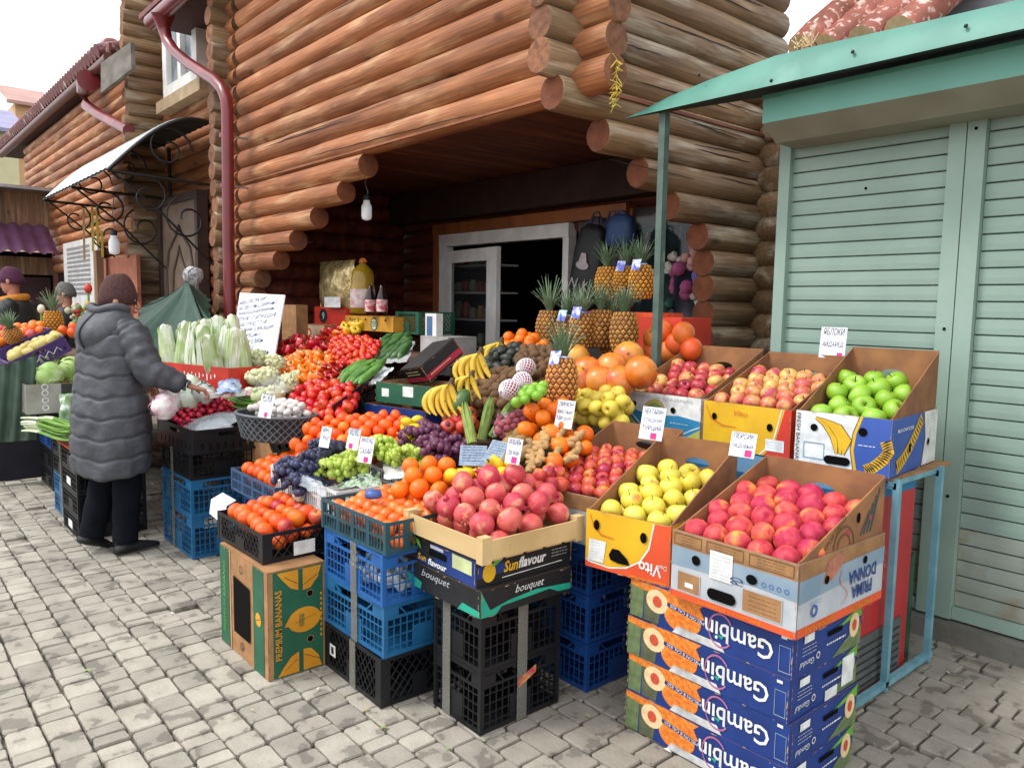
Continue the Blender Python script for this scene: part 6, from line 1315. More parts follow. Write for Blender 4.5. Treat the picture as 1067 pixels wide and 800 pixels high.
# black carton with pink lettering and the small teal / blue cartons at its feet
def slant(name,label,quad,h,m,parts=None):
    t=tray(name,label,quad,m,h,'solid','carton'); return t
def tbox(name,label,quad,h,m,pr,cat='carton'):
    A,B,C,D=[Vector(p) for p in quad]; u=(B-A); v=(D-A); v=v-u*(v.dot(u)/u.dot(u)); w_,d_=u.length,v.length
    X=u.normalized(); Y=v.normalized(); Z=X.cross(Y); t=carton(name,label,(0,0,0),0,w_,d_,h,prints=pr,outer=m,open_top=False,cat=cat)
    M=Matrix((X,Y,Z)).transposed().to_4x4(); M.translation=A-Z*h; t.matrix_world=M; return t
CRIM=mat('crimson_print','#b3203a',None,9,.5)
tbox('black_carton','black carton with a red stripe tipped against the bananas',[Y_(417,386,2.6),Y_(438,383,2.57),Y_(447,362,2.85),Y_(427,362,2.88)],.11,BKP,{'front':lambda mb,P,L,h:(decal(mb,P,[rect(.002,h*.12,L-.002,h*.4)],CRIM,.002),lines(mb,P,L*.2,L*.8,h*.75,2,.02,CREAMP,.005,.002)),'right':lambda mb,P,L,h:(decal(mb,P,[rect(.002,h*.12,L-.002,h*.45)],CRIM,.002),lines(mb,P,L*.1,L*.7,h*.3,1,.02,CREAMP,.006,.004))})
t=carton('green_carton','small dark green carton with white labels behind the banana bunch',(0,0,0),0,.5,.3,.12,prints={'front':lambda mb,P,L,h:(fill(mb,P,L,h,GREENP),decal(mb,P,[rect(L*.1,h*.3,L*.22,h*.7)],WHITE,.002),decal(mb,P,[rect(L*.45,h*.4,L*.62,h*.9)],WHITE,.002))},outer=GREENP); t.location=W(392,418,y=2.38); t.rotation_euler=(0,0,R(12))
t=carton('blue_carton','low royal blue carton behind the mandarin heap',(0,0,0),0,.52,.3,.10,prints={'front':lambda mb,P,L,h:(fill(mb,P,L,h,mat('royal_blue','#173a86','#122f70',6,.5)),decal(mb,P,[rect(L*.66,h*.4,L*.72,h*.6)],WHITE,.002))},outer=NAVY); t.location=W(380,437,y=2.34); t.rotation_euler=(0,0,R(10))
# dark lettered sides of the tomato carton
a_,b_=W(349,440,y=2.06),W(385,412,y=2.42); U_=b_-a_; Ln=U_.length; f=MB(); P=Plane((0,0,0),U_,Vector((0,0,1))-U_*(U_.z/U_.dot(U_))); slab(f,P,[rect(0,0,Ln,.10)],BKP,.006); decal(f,P,[rect(.004,.01,Ln*.62,.05)],mat('crimson_print','#b3203a',None,9,.5),.001)
[decal(f,P,[rect(.04+i*.03,.055+.004*(i%2),.06+i*.03,.085)],mat('crimson_print','#b3203a'),.002) for i in range(6)]; decal(f,P,[circ(Ln*.86,.05,.034),circ(Ln*.86,.05,.026)[::-1]],mat('crimson_print','#b3203a'),.002)
cb=tag(f.build('lettered_board',loc=a_),'black board with crimson marks leaning in front of the tomatoes','board')
# garlic basket
gb=thing('garlic_basket','grey perforated basket of white garlic','basket',W(288,446,z=.86)); f=MB()
K=gb.location; n=30; BR=(.225,.15)
def Q(g_,z_,k=1): e=(1+.16*z_/.13)*k; return Vector((BR[0]*e*math.cos(g_),BR[1]*e*math.sin(g_),z_-.06))
for lay in range(6):
    z=.008+lay*.022
    for k in range(n):
        g=2*math.pi*(k+.5*(lay%2))/n; dg=math.pi/n
        f.bar(Q(g,z),Q(g+dg,z+.022),.007,.005,PGRY); f.bar(Q(g+2*dg,z),Q(g+dg,z+.022),.007,.005,PGRY)
f.tube([Q(2*math.pi*k/24,.145) for k in range(25)],.009,PGRY,6,caps=False)
f.build('basket_wall',gb); gb.rotation_euler=(0,0,R(20))
f=MB(); m1=mat('basket_hole_shade','#3c3f43','#2f3235',9,.8); vs=[Q(2*math.pi*k/24,z,.95) for z in (.0,.14) for k in range(24)]; f.add(vs,[(k,(k+1)%24,24+(k+1)%24,24+k) for k in range(24)]+[tuple(range(24))],m1); f.build('liner',gb)  # added dark inner wall paints the darkness seen through the perforations
pile([K+Vector((-.18,-.10,.085)),K+Vector((.17,.0,.085)),K+Vector((.14,.13,.13)),K+Vector((-.19,.05,.13))],.027,PR['garl'],'garlic_bulb','white garlic bulb in the grey basket','garlic','garlic bulbs',.03,2,49,orient='up')
# radish crate stack
for i,(z,h,m,lab) in enumerate([(0,.262,PBLU,'bottom blue crate of the stack under the radishes'),(.262,.228,PBLU,'upper blue crate of the stack under the radishes'),(.49,.165,PBLK,'lower black crate of the stack under the radishes')]):
    c=crate('plastic_crate',lab,(-5.32,1.53,z),0,.56,.40,h,m,'grid',group='stack of crates under the radishes'); tape(c,.56,h,.22)
c=crate('radish_crate','black crate of radishes and bagged garlic on top of its stack',(-5.36,1.52,.656),R(1),.66,.42,.15,PBLK,'solid',group='stack of crates under the radishes')
pile([(-5.34,1.55,.82),(-5.0,1.55,.80),(-5.0,1.9,.90),(-5.32,1.9,.93)],.023,PR['rad'],'radish','crimson radish in the black crate next to the woman','radish','radishes in the black crate',.07,2,50)
bag('clear_bag','clear plastic bag in the radish crate',[(-5.02,1.56,.78),(-4.74,1.56,.78),(-4.74,1.9,.84),(-5.0,1.9,.85)],.06,FILM,seed=11)
bag('clear_bag','clear bag of white bulbs bulging behind the black crate edge',[(-4.98,1.6,.76),(-4.74,1.6,.75),(-4.76,1.8,.8),(-4.98,1.8,.82)],.05,mat('milky_film','#cfd3d6','#aab0b5',16,.2,alpha=.75,bump=.008,bscale=30),seed=12)
f=MB(); onions(f,M_['oni'],M_['oni2'],.5,30,1); tag(f.build('leek_bundle',loc=W(250,421,z=.90),rot=(0,0,R(-75))),'bundle of long green leeks lying behind the clear bag','leeks')
kb1=carton('kraft_carton','plain kraft carton under the garlic basket',(0,0,0),0,.5,.35,.28,open_top=False); kb1.location=W(255,478,z=.56)
# packed salads / wrapped cabbages with striped trays
for i,(px,py,z,c) in enumerate([(182,418,.93,'#d9b8c8'),(176,402,.98,'#cf9ab5'),(199,402,1.0,'#b9cfa0'),(170,424,.94,'#c98aa8'),(212,410,.98,'#aebdb5'),(196,416,.94,'#b5cfa8')]):
    f=MB(); leafhead(f,mat('wrapped'+c,c,'#dfe5da',14,.25,coat=.4),.085,10,i,.8,.1); tag(f.build('wrapped_head',loc=W(px,py,z=z)),'film wrapped cabbage head '+['pale pink, just behind the radishes','deep pink, nearest the hand of the woman','light green with a pink sticker','pink, at the left edge of the radish crate','greyish, behind the leek bundle','pale green, in the middle of the wrapped heads'][i],'cabbage','film wrapped heads')
pile([Y_(236,413,2.05),Y_(296,411,2.05),Y_(298,388,2.5),Y_(246,382,2.5)],.088,PR['caul'],'cauliflower','cream cauliflower before the handwritten board','cauliflower','cauliflowers before the board',.05,1,51,orient='up',scale=(.85,1.1))
bag('clear_film','clear film over the cauliflowers',[Y_(262,414,2.0),Y_(300,408,2.0),Y_(300,396,2.2),Y_(262,400,2.2)],.08,mat('thin_film','#dfe6ea','#c8d2d8',12,.12,alpha=.2,spec=.9,bump=.02,bscale=18),seed=13)
for i in range(6):
    f=MB(); c=mat('candy_tray%d'%(i%2),'#c93a44' if i%2 else '#d8dcdc','#e6e2e0',60,.4)
    f.bx(-.05,.05,-.035,.035,0,.025,c); f.ball((0,0,.03),.035,mat('mushroom','#d9d2c6','#bdb3a4',12,.6),7,5,.6); tag(f.build('film_pack',loc=W(218+i*14,414-i*1.0,z=.97),rot=(0,0,R(20))),'small film pack with a red and white edge behind the leeks','pack','small film packs behind the leeks')
bag('blue_bag','blue and white printed bag among the wrapped cabbages',[W(225,410,z=1.0),W(252,408,z=1.0),W(250,396,z=1.05),W(228,398,z=1.05)],.04,mat('blue_bag_print','#3a6aa8','#c9d4de',18,.35,c3='#2a4d86'),seed=14)
# red box of napa cabbages
rb_=carton('red_box','red cardboard box with white marks holding the napa cabbages',(0,0,0),0,.82,.4,.15,.15,{'front':lambda mb,P,L,h:(fill(mb,P,L,h,REDP),[decal(mb,P,[rect(L*(.2+.055*i),h*(.35+.08*(i%3)),L*(.2+.055*i)+.014,h*(.62+.05*(i%2)))],WHITE,.003) for i in range(12)])},REDP); NB=W(168,398,z=.98); rb_.location=NB+Vector((0,0,-.0)); rb_.rotation_euler=(0,0,R(14))
NBq=rb_.matrix_basis.copy(); NBq=Matrix.Translation(rb_.location)@Matrix.Rotation(R(14),4,'Z')
for i in range(18):
    r_=i%3; p=NBq@Vector((.05+.036*i,.07+.09*r_,.02+.02*r_)); o=put(PR['napa'][i%4],'napa_cabbage',None,tuple(p),(R(-10+5*rs.random()),R(rs.uniform(-9,9)),rs.random()*3)); k=rs.uniform(.82,1.0); o.scale=(k,k,rs.uniform(1.0,1.32)); tag(o,'upright pale napa cabbage in the red box','cabbage','napa cabbages in the red box')
for i,(px,py) in enumerate([(180,396),(205,394),(225,393)]):
    f=MB(); f.rev([(.07,0),(.09,.03),(.085,.06),(.05,.1),(.01,.11)],mat('salad_bowl%d'%(i%2),['#7f9a58','#b5a04a'][i%2],'#b9373a',20,.3,coat=.5),12); tag(f.build('salad_bowl',loc=W(px,py+4,z=.98)),['film topped salad bowl at the left below the red box','red rimmed salad bowl in the middle below the red box','film topped salad bowl at the right end below the red box'][i],'bowl','salad bowls')
# green tarp mound behind
TQ=[]; apex=W(196,293,y=2.75)
tm=MB(); n=14; vs=[apex]; rr=random.Random(4)
basepts=[W(138,345,y=2.5),W(150,365,y=2.45),W(165,372,y=2.42),W(185,372,y=2.4),W(205,370,y=2.42),W(226,365,y=2.5),W(220,335,y=2.7),W(216,312,y=2.95),W(205,300,y=3.0),W(170,310,y=3.0),W(145,320,y=2.9)]
N=66; ring=[];
for lv in range(1,7):
    for k in range(N):
        t=k/N*len(basepts); i=int(t); p=basepts[i%len(basepts)].lerp(basepts[(i+1)%len(basepts)],t-i); q=apex.lerp(p,lv/6); q=q+ (p-apex).normalized()*0+Vector((0,0,-.04*math.sin(math.pi*lv/6)))
        q+=Vector((math.cos(k*1.9),math.sin(k*1.9),0))*.045*(lv/6)**.7*(1,-.2,-1,.3)[k%4]; vs.append(q)
fs=[(0,1+k,1+(k+1)%N) for k in range(N)]+[(1+lv*N+k,1+(lv+1)*N+k,1+(lv+1)*N+(k+1)%N,1+lv*N+(k+1)%N) for lv in range(5) for k in range(N)]
tm.add([v-apex for v in vs],fs,TARP,.5,True); tag(tm.build('tarp',loc=apex),'dark green tarpaulin draped like a tent behind the napa cabbages','tarp')
f=MB(); leafhead(f,mat('fluffy_white','#c9c9c7','#6c6c6e',30,.8),.10,22,3,.8,.3)
tag(f.build('crumpled_bag',loc=W(201,288,y=2.7)),'crumpled grey and white bag lying on the peak of the green tarp','bag')
# handwritten board
hb=thing('handwritten_board','white board with slanting handwritten lines leaning at the log corner','board',W(240,378,y=2.6)); K=hb.location
c4=[W(239,378,y=2.6),W(285,376,y=2.6),W(301,309,y=2.82),W(250,305,y=2.82)]
U=(c4[1]-c4[0]); V=(c4[3]-c4[0]); P=Plane(c4[0]-K,U,V-U*(V.dot(U)/U.dot(U)))
def q2(p): d=p-c4[0]; return (d.dot(P.U),d.dot(P.V))
lp=[q2(p) for p in c4]; f=MB(); slab(f,P,[lp],PAPER,.01)
rows=['ЯБЛОКИ','АПЕЛЬСИНЫ','МАНДАРИНЫ','ЛУК ГРУША','КАПУСТА','СВЕЖИЕ ОВОЩИ','ОГУРЦЫ','МОРКОВЬ','ПЕРЕЦ','КАРТОФЕЛЬ','ЗЕЛЕНЬ']
bl_,br_,tr_,tl_=lp
for i,s_ in enumerate(rows):
    t=.93-.088*i; L0=(bl_[0]+(tl_[0]-bl_[0])*t,bl_[1]+(tl_[1]-bl_[1])*t); R0=(br_[0]+(tr_[0]-br_[0])*t,br_[1]+(tr_[1]-br_[1])*t); ww=(R0[0]-L0[0])*min(.86,len(s_)*.085+.1)
    text(f,P,s_,L0[0]+.03+ww/2,(L0[1]+R0[1])/2-.01,w=ww,h=.038,m=INK,lift=.002,shear=.5)
f.build('sheet',hb); f=MB(); f.tube([c4[0].lerp(c4[3],.8)-K+Vector((.1,.02,0)),c4[0]-K+Vector((.2,.45,-.1))],.01,OLDW,5); f.build('prop',hb)
# back shelf goods in the porch corner
y_=4.0
def bxp(name,label,px0,px1,pyt,pyb,y0,dep,prints=None,m=KRAFT,cat='carton',rz=0):
    a=W(px0,pyb,y=y0); b=W(px1,pyb,y=y0); c=W(px0,pyt,y=y0); w_=abs(b.x-a.x); h=abs(c.z-W(px0,pyb,y=y0).z)
    t=carton(name,label,(a.x,y0,a.z),rz,w_,dep,h,prints=prints or {},outer=m,open_top=False); t['category']=cat; return t
bxp('kraft_carton','tall kraft carton behind the handwritten board',294,309,318,358,3.3,.12)
bxp('white_carton','small white carton with a red oval print on the porch shelf',313,338,338,355,3.6,.35,{'front':lambda mb,P,L,h:(fill(mb,P,L,h,mat('beige_print','#cbb89a','#b8a283',20,.6)),decal(mb,P,[circ(L*.35,h*.55,L*.14,h*.28)],REDP,.002),decal(mb,P,[circ(L*.35,h*.55,L*.09,h*.16)],CREAMP,.003))})
bxp('red_carton','red carton with a black disc under the gold bag',328,360,320,345,3.75,.35,{'front':lambda mb,P,L,h:(fill(mb,P,L,h,REDP),decal(mb,P,[circ(L*.3,h*.65,L*.14,h*.3)],BLACK,.002),text(mb,P,'9',L*.3,h*.65,h=h*.3,m=WHITE,lift=.003))},REDP)
bxp('yellow_carton','yellow carton with a round green badge under the oil bottle',360,410,329,343,3.75,.35,{'front':lambda mb,P,L,h:(fill(mb,P,L,h,mat('amber_print','#d99a2e','#c98724',30,.6)),decal(mb,P,[circ(L*.62,h*.5,h*.48)],GREENP,.002),decal(mb,P,[circ(L*.62,h*.5,h*.38)],mat('pale_badge','#d8e0b8',None,9,.6),.003),lines(mb,P,L*.56,L*.68,h*.6,3,h*.14,GREENP,h*.07,.004),[hole(mb,P,L*x,h*.8,h*.08) for x in (.12,.3,.45,.85)])},mat('amber_print','#d99a2e'))
crate('green_crate','dark green plastic crate on the porch shelf right of the yellow carton',tuple(W(412,347,y=3.85)),0,.38,.4,.2,PGRN,'diamond')
gbq=W(334,325,y=3.8); f=MB(); GOLDF=mat('gold_foil','#e0cc96','#8d7440',7,.22,metal=.55,bump=.03,bscale=9); w2=W(370,325,y=3.8).x-gbq.x; hh=W(334,273,y=3.8).z-gbq.z; n=10; rr=random.Random(6); vs=[]
for sd in (0,1):
    for j in range(n+1):
        for i in range(n+1):
            u,v=i/n,j/n; e=math.sin(math.pi*u)**.6*math.sin(math.pi*min(1,v*1.0+.0))**.5 if 0<v<1 else 0; vs.append((w2*u,(-1 if sd==0 else 1)*.09*e+rr.uniform(-.012,.012),hh*v))
k=(n+1)**2
f.add(vs,[(j*(n+1)+i,j*(n+1)+i+1,(j+1)*(n+1)+i+1,(j+1)*(n+1)+i) for j in range(n) for i in range(n)]+[(k+j*(n+1)+i,k+(j+1)*(n+1)+i,k+(j+1)*(n+1)+i+1,k+j*(n+1)+i+1) for j in range(n) for i in range(n)],GOLDF,.5,True)
f.bx(w2*.4,w2*.85,-.105,-.1,hh*.1,hh*.3,WHITE); tag(f.build('foil_bag',loc=gbq),'crinkled gold foil bag standing on the red carton','bag')
ob_=thing('oil_bottle','large yellow oil bottle with a white label and an orange handle','bottle',W(378,327,y=3.85)); f=MB(); f.rev([(.11,0),(.12,.02),(.12,.26),(.11,.3),(.115,.34),(.1,.42),(.05,.47),(.03,.49)],mat('yellow_oil','#b8962a','#9c7c1e',5,.12,alpha=.85),14); f.build('bottle_body',ob_)
f=MB(); f.tube([(0,0,.06),(0,0,.24)],.122,mat('white_label','#d8d2c8','#c0848c',14,.5),14,caps=False); f.build('label',ob_); f=MB(); f.tube([(-.06,0,.5),(-.03,0,.53),(.04,0,.53),(.07,0,.5)],.012,mat('orange_handle','#c9752a',None,9,.5),6); f.rev([(.03,.49),(.03,.52)],mat('orange_handle','#c9752a'),8); f.build('handle',ob_)
for i,px in enumerate((386,398)):
    b_=thing('sauce_bottle',['left','right'][i]+' one of two red labelled dark bottles beside the oil','bottle',W(px,327,y=3.7),0,'dark sauce bottles'); f=MB(); f.rev([(.045,0),(.05,.01),(.05,.13),(.04,.17),(.022,.22),(.02,.26)],mat('dark_bottle','#2a1518','#1c0e10',5,.15),12); f.build('bottle_body',b_)
    f=MB(); f.tube([(0,0,.02),(0,0,.13)],.052,mat('red_label','#b92330','#e0c8c4',26,.4),12,caps=False); f.build('label',b_)
sc_=thing('kitchen_scale','white scale display with a blue screen beside the shop door','scale',W(443,357,y=3.9)); f=MB(); f.bx(0,.17,0,.07,0,.26,WHITEF); f.build('housing',sc_); f=MB(); f.bx(.03,.11,-.004,0,.03,.235,mat('blue_screen','#43668a','#55789c',4,.2)); f.build('screen',sc_)
f=MB(); f.bx(0,.42,0,.3,0,.26,mat('speckled_white','#9f9d99','#c5c2bd',6,.6)); 
for i in range(14): f.ball((rs.uniform(.25,.4),-.002,rs.uniform(.04,.22)),.016,BLACK,6,4)
tag(f.build('spotted_box',loc=W(438,380,y=3.85)),'pale box with black dots under the scale display','box')
f=MB(); f.bx(0,3.2,0,1.1,-.04,0,TBL); f.bx(.05,.1,1,1.05,-1.1,-.04,TBL); f.bx(3.1,3.15,1,1.05,-1.1,-.04,TBL); tag(f.build('porch_shelf',loc=(-7.9,3.55,1.14)),'dark board across the porch corner under the boxes and bottles','shelf')
# backpacks hanging at the shop door
BP=mat('black_nylon','#191a1d','#101114',9,.6,bump=.003); GP=mat('grape_nylon','#4a4458','#3b3648',9,.6,bump=.003); BLB=mat('navy_nylon','#20406e','#183258',9,.6,bump=.003)
def pack(label,px0,px1,pyt,pyb,y0,m,tilt=0,print_=False):
    a=W(px0,pyb,y=y0); b=W(px1,pyt,y=y0); w_=b.x-a.x; h=b.z-a.z; t=thing('backpack',label,'backpack',((a.x+b.x)/2,y0,a.z),0,'bags hanging at the shop door'); t.rotation_euler=(0,tilt,0)
    f=MB(); n=8; prof=[(.30,0),(.46,.05),(.5,.3),(.48,.7),(.4,.92),(.2,1)]
    vs=[];seg=14
    for r_,z in prof:
        for k in range(seg):
            g=2*math.pi*k/seg; sq=lambda v:math.copysign(abs(v)**.6,v); vs.append((sq(math.cos(g))*r_*w_,sq(math.sin(g))*r_*w_*.42,z*h))
    f.add(vs,[(i*seg+k,i*seg+(k+1)%seg,(i+1)*seg+(k+1)%seg,(i+1)*seg+k) for i in range(len(prof)-1) for k in range(seg)]+[tuple(range(seg))[::-1],tuple(range(len(vs)-seg,len(vs)))],m,.5,True); f.build('bag_body',t)
    f=MB(); f.tube([(-.05,0,h*.98),(-.03,0,h*1.08),(.03,0,h*1.08),(.05,0,h*.98)],.01,m,5); f.build('handle',t)
    if print_:
        f=MB(); P=Plane((-w_*.5,-w_*.235,0),(1,0,0),(0,0,1)); PG=mat('pale_print','#9a9090','#b3a8a8',12,.7)
        decal(f,P,[circ(w_*.5,h*.52,w_*.22,h*.05),],PG,.0); decal(f,P,[[(w_*.36,h*.55),(w_*.42,h*.66),(w_*.58,h*.66),(w_*.64,h*.55)]],PG,.001)
        text(f,P,'N',w_*.28,h*.3,h=h*.12,m=PG,lift=.001,shear=.3); text(f,P,'K',w_*.72,h*.28,h=h*.12,m=PG,lift=.001); f.build('print',t)
    return t
pack('black backpack with a pale print hanging in front at the shop door',592,624,232,322,4.7,BP,R(10),True); pack('faded violet backpack behind the black one',615,642,228,330,4.85,GP,R(6)); pack('navy blue bag hanging at the right under the door casing',633,661,222,258,4.6,BLB); pack('dark violet bag above the pineapples',610,632,225,280,4.95,GP)
# ================================================================== price tags
PT=[(W(586,446,z=1.02),R(8),['ЛИМОН','КИСЛЫЙ','120 руб'],None,'price card above the nectarines, propped on the quince crate',.10,.13),
 (W(677,458,z=1.06),R(8),['НЕКТАРИН','СЛАДКИЙ','ТУРЦИЯ'],.62,'price card with a pink square at the corner of the nectarine carton',.105,.13),
 (W(772,476,z=1.04),R(6),['ПЕРСИК','МЕДОВЫЙ'],.75,'price card with a red square on the rim of the peach carton',.10,.09),
 (W(533,483,z=.96),R(8),['ИМБИРЬ','СВЕЖИЙ'],.62,'price card with a pink square at the ginger',.075,.1),
 (W(275,435,z=.99),R(10),['ЧЕСНОК'],.6,'price card stuck in the garlic',.11,.12),
 (W(337,466,z=.88),R(14),['ВИНО','ГРАД'],None,'small folded price card on the blue black grapes',.07,.1),
 (W(366,468,z=.88),R(8),['КИШМИШ'],.4,'price card with a pink mark behind the green grapes',.09,.1),
 (W(379,482,z=.84),R(16),['ВИНОГРАД','САХАР'],.6,'price card with pink print on the bagged green grapes',.09,.12)]
for (p,rz,rows_,pk,lab,w_,h) in PT: price(p,rz,lab,rows_,pk,w_,h)
pk_=W(866,373,y=3.75); price(pk_,R(4),'price card on the shutter side of the blushed apple carton',['ЯБЛОКИ','АЙДАРЕД'],.8,.13,.155,R(-8))
# zigzag cut foil cards among corn
for i,(px,py,rz,lab) in enumerate([(492,482,.5,'left one of two folded pale blue printed cards before the corn'),(512,476,-.3,'right one of two folded pale blue printed cards before the corn')]):
    f=MB(); PB=mat('pale_blue_card','#8d9cad','#6f8094',50,.5); f.bx(-.055,.055,0,.003,0,.09,PB); P=Plane((-.055,0,0),(1,0,0),(0,0,1)); lines(f,P,.01,.10,.08,6,.012,INK,.0025,.001,i)
    tag(f.build('printed_card',loc=W(px,py+3,z=.93),rot=(R(-35),0,rz+.3)),lab,'card')
# ================================================================== stall further up the street
GL='crates stacked at the far stall'
for i in range(4):
    crate('plastic_crate',['lowest','second','third','top'][i]+' black crate of the near stack at the far stall behind the woman',(-6.05,1.08,.148*i),0,.46,.42,.147,PBLK,'grid',group=GL,sticker=i in(0,2))
for i in range(4):
    m=[PBLU,PBLU,PBLK,PBLK][i]; c=crate('plastic_crate',['lowest blue','upper blue','lower black','upper black'][i]+' crate of the strapped stack left of the near black stack',(-6.58,1.12,.148*i),0,.46,.42,.147,m,'grid',group=GL); tape(c,.46,.147,.28)
for i in range(3):
    crate('plastic_crate',['lowest black','middle black','top blue'][i]+' crate under the green onions at the far stall',(-7.6,1.2,.02+.17*i),0,.5,.4,.168,[PBLK,PBLK,PNAV][i],'grid',group=GL)
f=MB(); f.bx(-6.1,-5.62,1.06,1.48,.594,.602,mat('orange_board','#c9502c','#b94524',9,.6)); tag(f.build('orange_sheet'),'orange red cardboard sheet on the near black stack','board')
f=MB(); f.bx(0,.95,0,.32,0,.05,mat('foam_box','#d5dcda','#c3cccb',9,.5)); tag(f.build('foam_tray',loc=(-6.75,1.12,.604)),'white foam tray under the green onions','tray')
for i,(px,py,z,s) in enumerate([(60,452,.67,1),(66,447,.70,2),(58,446,.71,3)]):
    f=MB(); onions(f,M_['oni'],M_['oni2'],.62,34,s); tag(f.build('spring_onions',loc=W(px,py,z=z),rot=(0,0,R(-70))),'bundle of spring onions '+['in front on the white foam tray','at the right on the foam tray','at the back left of the foam tray'][i],'spring onions','spring onion bundles')
# cabbage carton: its end faces down the street
GWP=mat('weathered_grey_print','#a5a39b','#8d8b83',9,.8)
XA=-6.15; a=X_(28,432,XA); b=X_(60,432,XA); tz=X_(28,401,XA).z
t=carton('cabbage_carton','weathered grey carton with stacked symbols holding the round cabbages',(XA-.5,a.y,a.z),0,.5,b.y-a.y+.1,tz-a.z,prints={'right':lambda mb,P,L,h:(fill(mb,P,L,h,GWP),[decal(mb,P,[circ(L*.4,h*v,.022),circ(L*.4,h*v,.014)[::-1]],WHITE,.002) for v in (.2,.45,.7,.9)],decal(mb,P,[rect(L*.75,.002,L-.002,h-.002)],mat('dark_grey_edge','#3b3a38',None,9,.8),.003))},outer=GWP,inner=KRAFTIN)
pile([X_(34,402,-6.18),X_(84,404,-6.18),X_(86,384,-6.6),X_(46,386,-6.6)],.10,PR['cab'],'round_cabbage','round light green cabbage in the grey carton','cabbage','round cabbages in the grey carton',.07,2,60,orient='up',sp=1.7)
bag('herb_bag','clear bag of dark dill beside the cabbage carton',[X_(62,440,-5.95),X_(92,440,-5.95),X_(90,412,-6.1),X_(62,410,-6.1)],.06,mat('herb_bag_film','#55753f','#8fa888',18,.3,c3='#cfd8cf',c3lo=.6,c3hi=.64),seed=20)
# purple cartons and their fruit
PUR=mat('purple_print','#4b2a70','#3d215e',6,.5); DX=Vector((-.42,0,0))
def purple(A,B,lab):
    u=B-A; tt=tray('purple_carton',lab,[A,B,B+DX,A+DX],PUR,.12,'solid','carton'); tt['group']='purple cartons'
    f=MB(); P=Plane((u.length*.3,-.004,.02),(1,0,0),(0,0,1)); f.add([P.p(.02*k,.03+.02*math.sin(k*2.1)) for k in range(12)]+[P.p(.02*k,.036+.02*math.sin(k*2.1)) for k in range(12)],[(k,12+k,13+k,k+1) for k in range(11)],WHITE); f.build('script_print',tt)
purple(X_(8,378,-6.45),X_(66,350,-6.45),'front purple carton with white script at the far stall'); purple(X_(-6,366,-6.95),X_(52,342,-6.95),'second purple carton behind the first at the far stall')
pile([X_(14,374,-6.5),X_(62,352,-6.5),X_(60,348,-6.8),X_(10,368,-6.8)],.045,[msh(ovoid,mat('pale_mango','#c9b56a','#b39f52',9,.5),.04,1.2,seed=i) for i in range(2)],'pale_fruit','pale round fruit in the front purple carton','fruit','pale fruit in the purple carton',.0,1,61)
pile([X_(-4,360,-7.1),X_(44,348,-7.1),X_(46,338,-7.6),X_(-2,344,-7.6)],.055,PR['orange']+PR['pom'][:1],'orange','orange or pink fruit in the heap of the far stall','fruit','oranges at the far stall',.03,1,62)
pile([X_(60,360,-6.9),X_(80,352,-6.9),X_(82,340,-7.3),X_(62,342,-7.3)],.06,PR['bigm']+PR['pepr'][:1],'mixed_fruit','reddish orange fruit at the right end of the far stall','fruit','reddish fruit at the far stall',.02,1,63)
pineapple('large ripe pineapple standing in the middle of the far stall',X_(56,348,-7.6),.2,.075,.22,True,seed=21,group='pineapples at the far stall'); pineapple('smaller pineapple at the left of the far stall below the man',X_(16,356,-6.9),.12,.06,.15,False,seed=22,group='pineapples at the far stall',tilt=(.3,.3))
f=MB(); 
for i in range(60):
    a=rs.random()*6.28; f.ball((rs.gauss(0,.06),rs.gauss(0,.05),rs.uniform(0,.2)),rs.uniform(.02,.04),mat('bouquet%d'%(i%4),['#c9c3a2','#6f8f5c','#b03a3a','#c9a43a'][i%4],None,30,.8),6,4)
tag(f.build('flower_bouquet',loc=X_(84,340,-7.9)),'mixed bouquet of white, yellow and red flowers at the far stall','flowers')
f=MB(); f.tube([(0,0,-.35),(0,0,0)],.01,M_['oni'],5); f.ball((0,0,.02),.035,REDP,8,6,1.3); tag(f.build('red_flower',loc=X_(92,303,-7.9)),'single tall red flower rising above the bouquet','flower')
f=MB(); f.tube([(0,0,-.35),(0,0,0)],.01,M_['oni'],5); f.ball((0,0,.0),.03,mat('lily_white','#e2ddcb','#c9c29a',9,.6),8,6,1.3); tag(f.build('white_flower',loc=X_(43,322,-7.5)),'pale lily bud at the left of the standing pineapple','flower')
# tarp hanging over the far stall edge
f=MB(); vs=[]; n=16
for j in range(9):
    for i in range(n+1):
        u=i/n; q=X_(-14+u*52,[378,388,400,412,424,436,446,455,462][j]-u*(16 if j<1 else 4)+ (0 if j else 8),-6.25-.02*j+.03*math.sin(u*21+j*.4)); vs.append(q)
c0=vs[0].copy(); f.add([v-c0 for v in vs],[(j*(n+1)+i,j*(n+1)+i+1,(j+1)*(n+1)+i+1,(j+1)*(n+1)+i) for j in range(8) for i in range(n)],mat('pale_green_tarp','#5c7264','#465b4e',5,.5,bump=.006,bscale=8),.5,True); tag(f.build('tarp',loc=c0),'grey green tarpaulin hanging from the edge of the far stall','tarp')
f=MB(); f.bx(0,.02,0,.75,0,.72,mat('dark_filler_cloth','#1d1a24','#15131b',9,.9)); tag(f.build('dark_filler_cloth',loc=(-7.7,.80,.03)),'dark panel standing in for the darkness below the grey green tarpaulin','cloth')  # added panel, painted dark in place of the gloom under the stall edge
ft=thing('far_table','trestle table under the goods of the far stall','table',(-8,1.5,0)); F0=ft.location
f=MB(); f.bx(-2.6,1.9,-.05,1.1,.74,.78,TBL); f.build('table_top',ft)
f=MB(); f.bx(-2.8,.9,.1,1.1,.98,1.02,TBL); f.build('upper_board',ft)
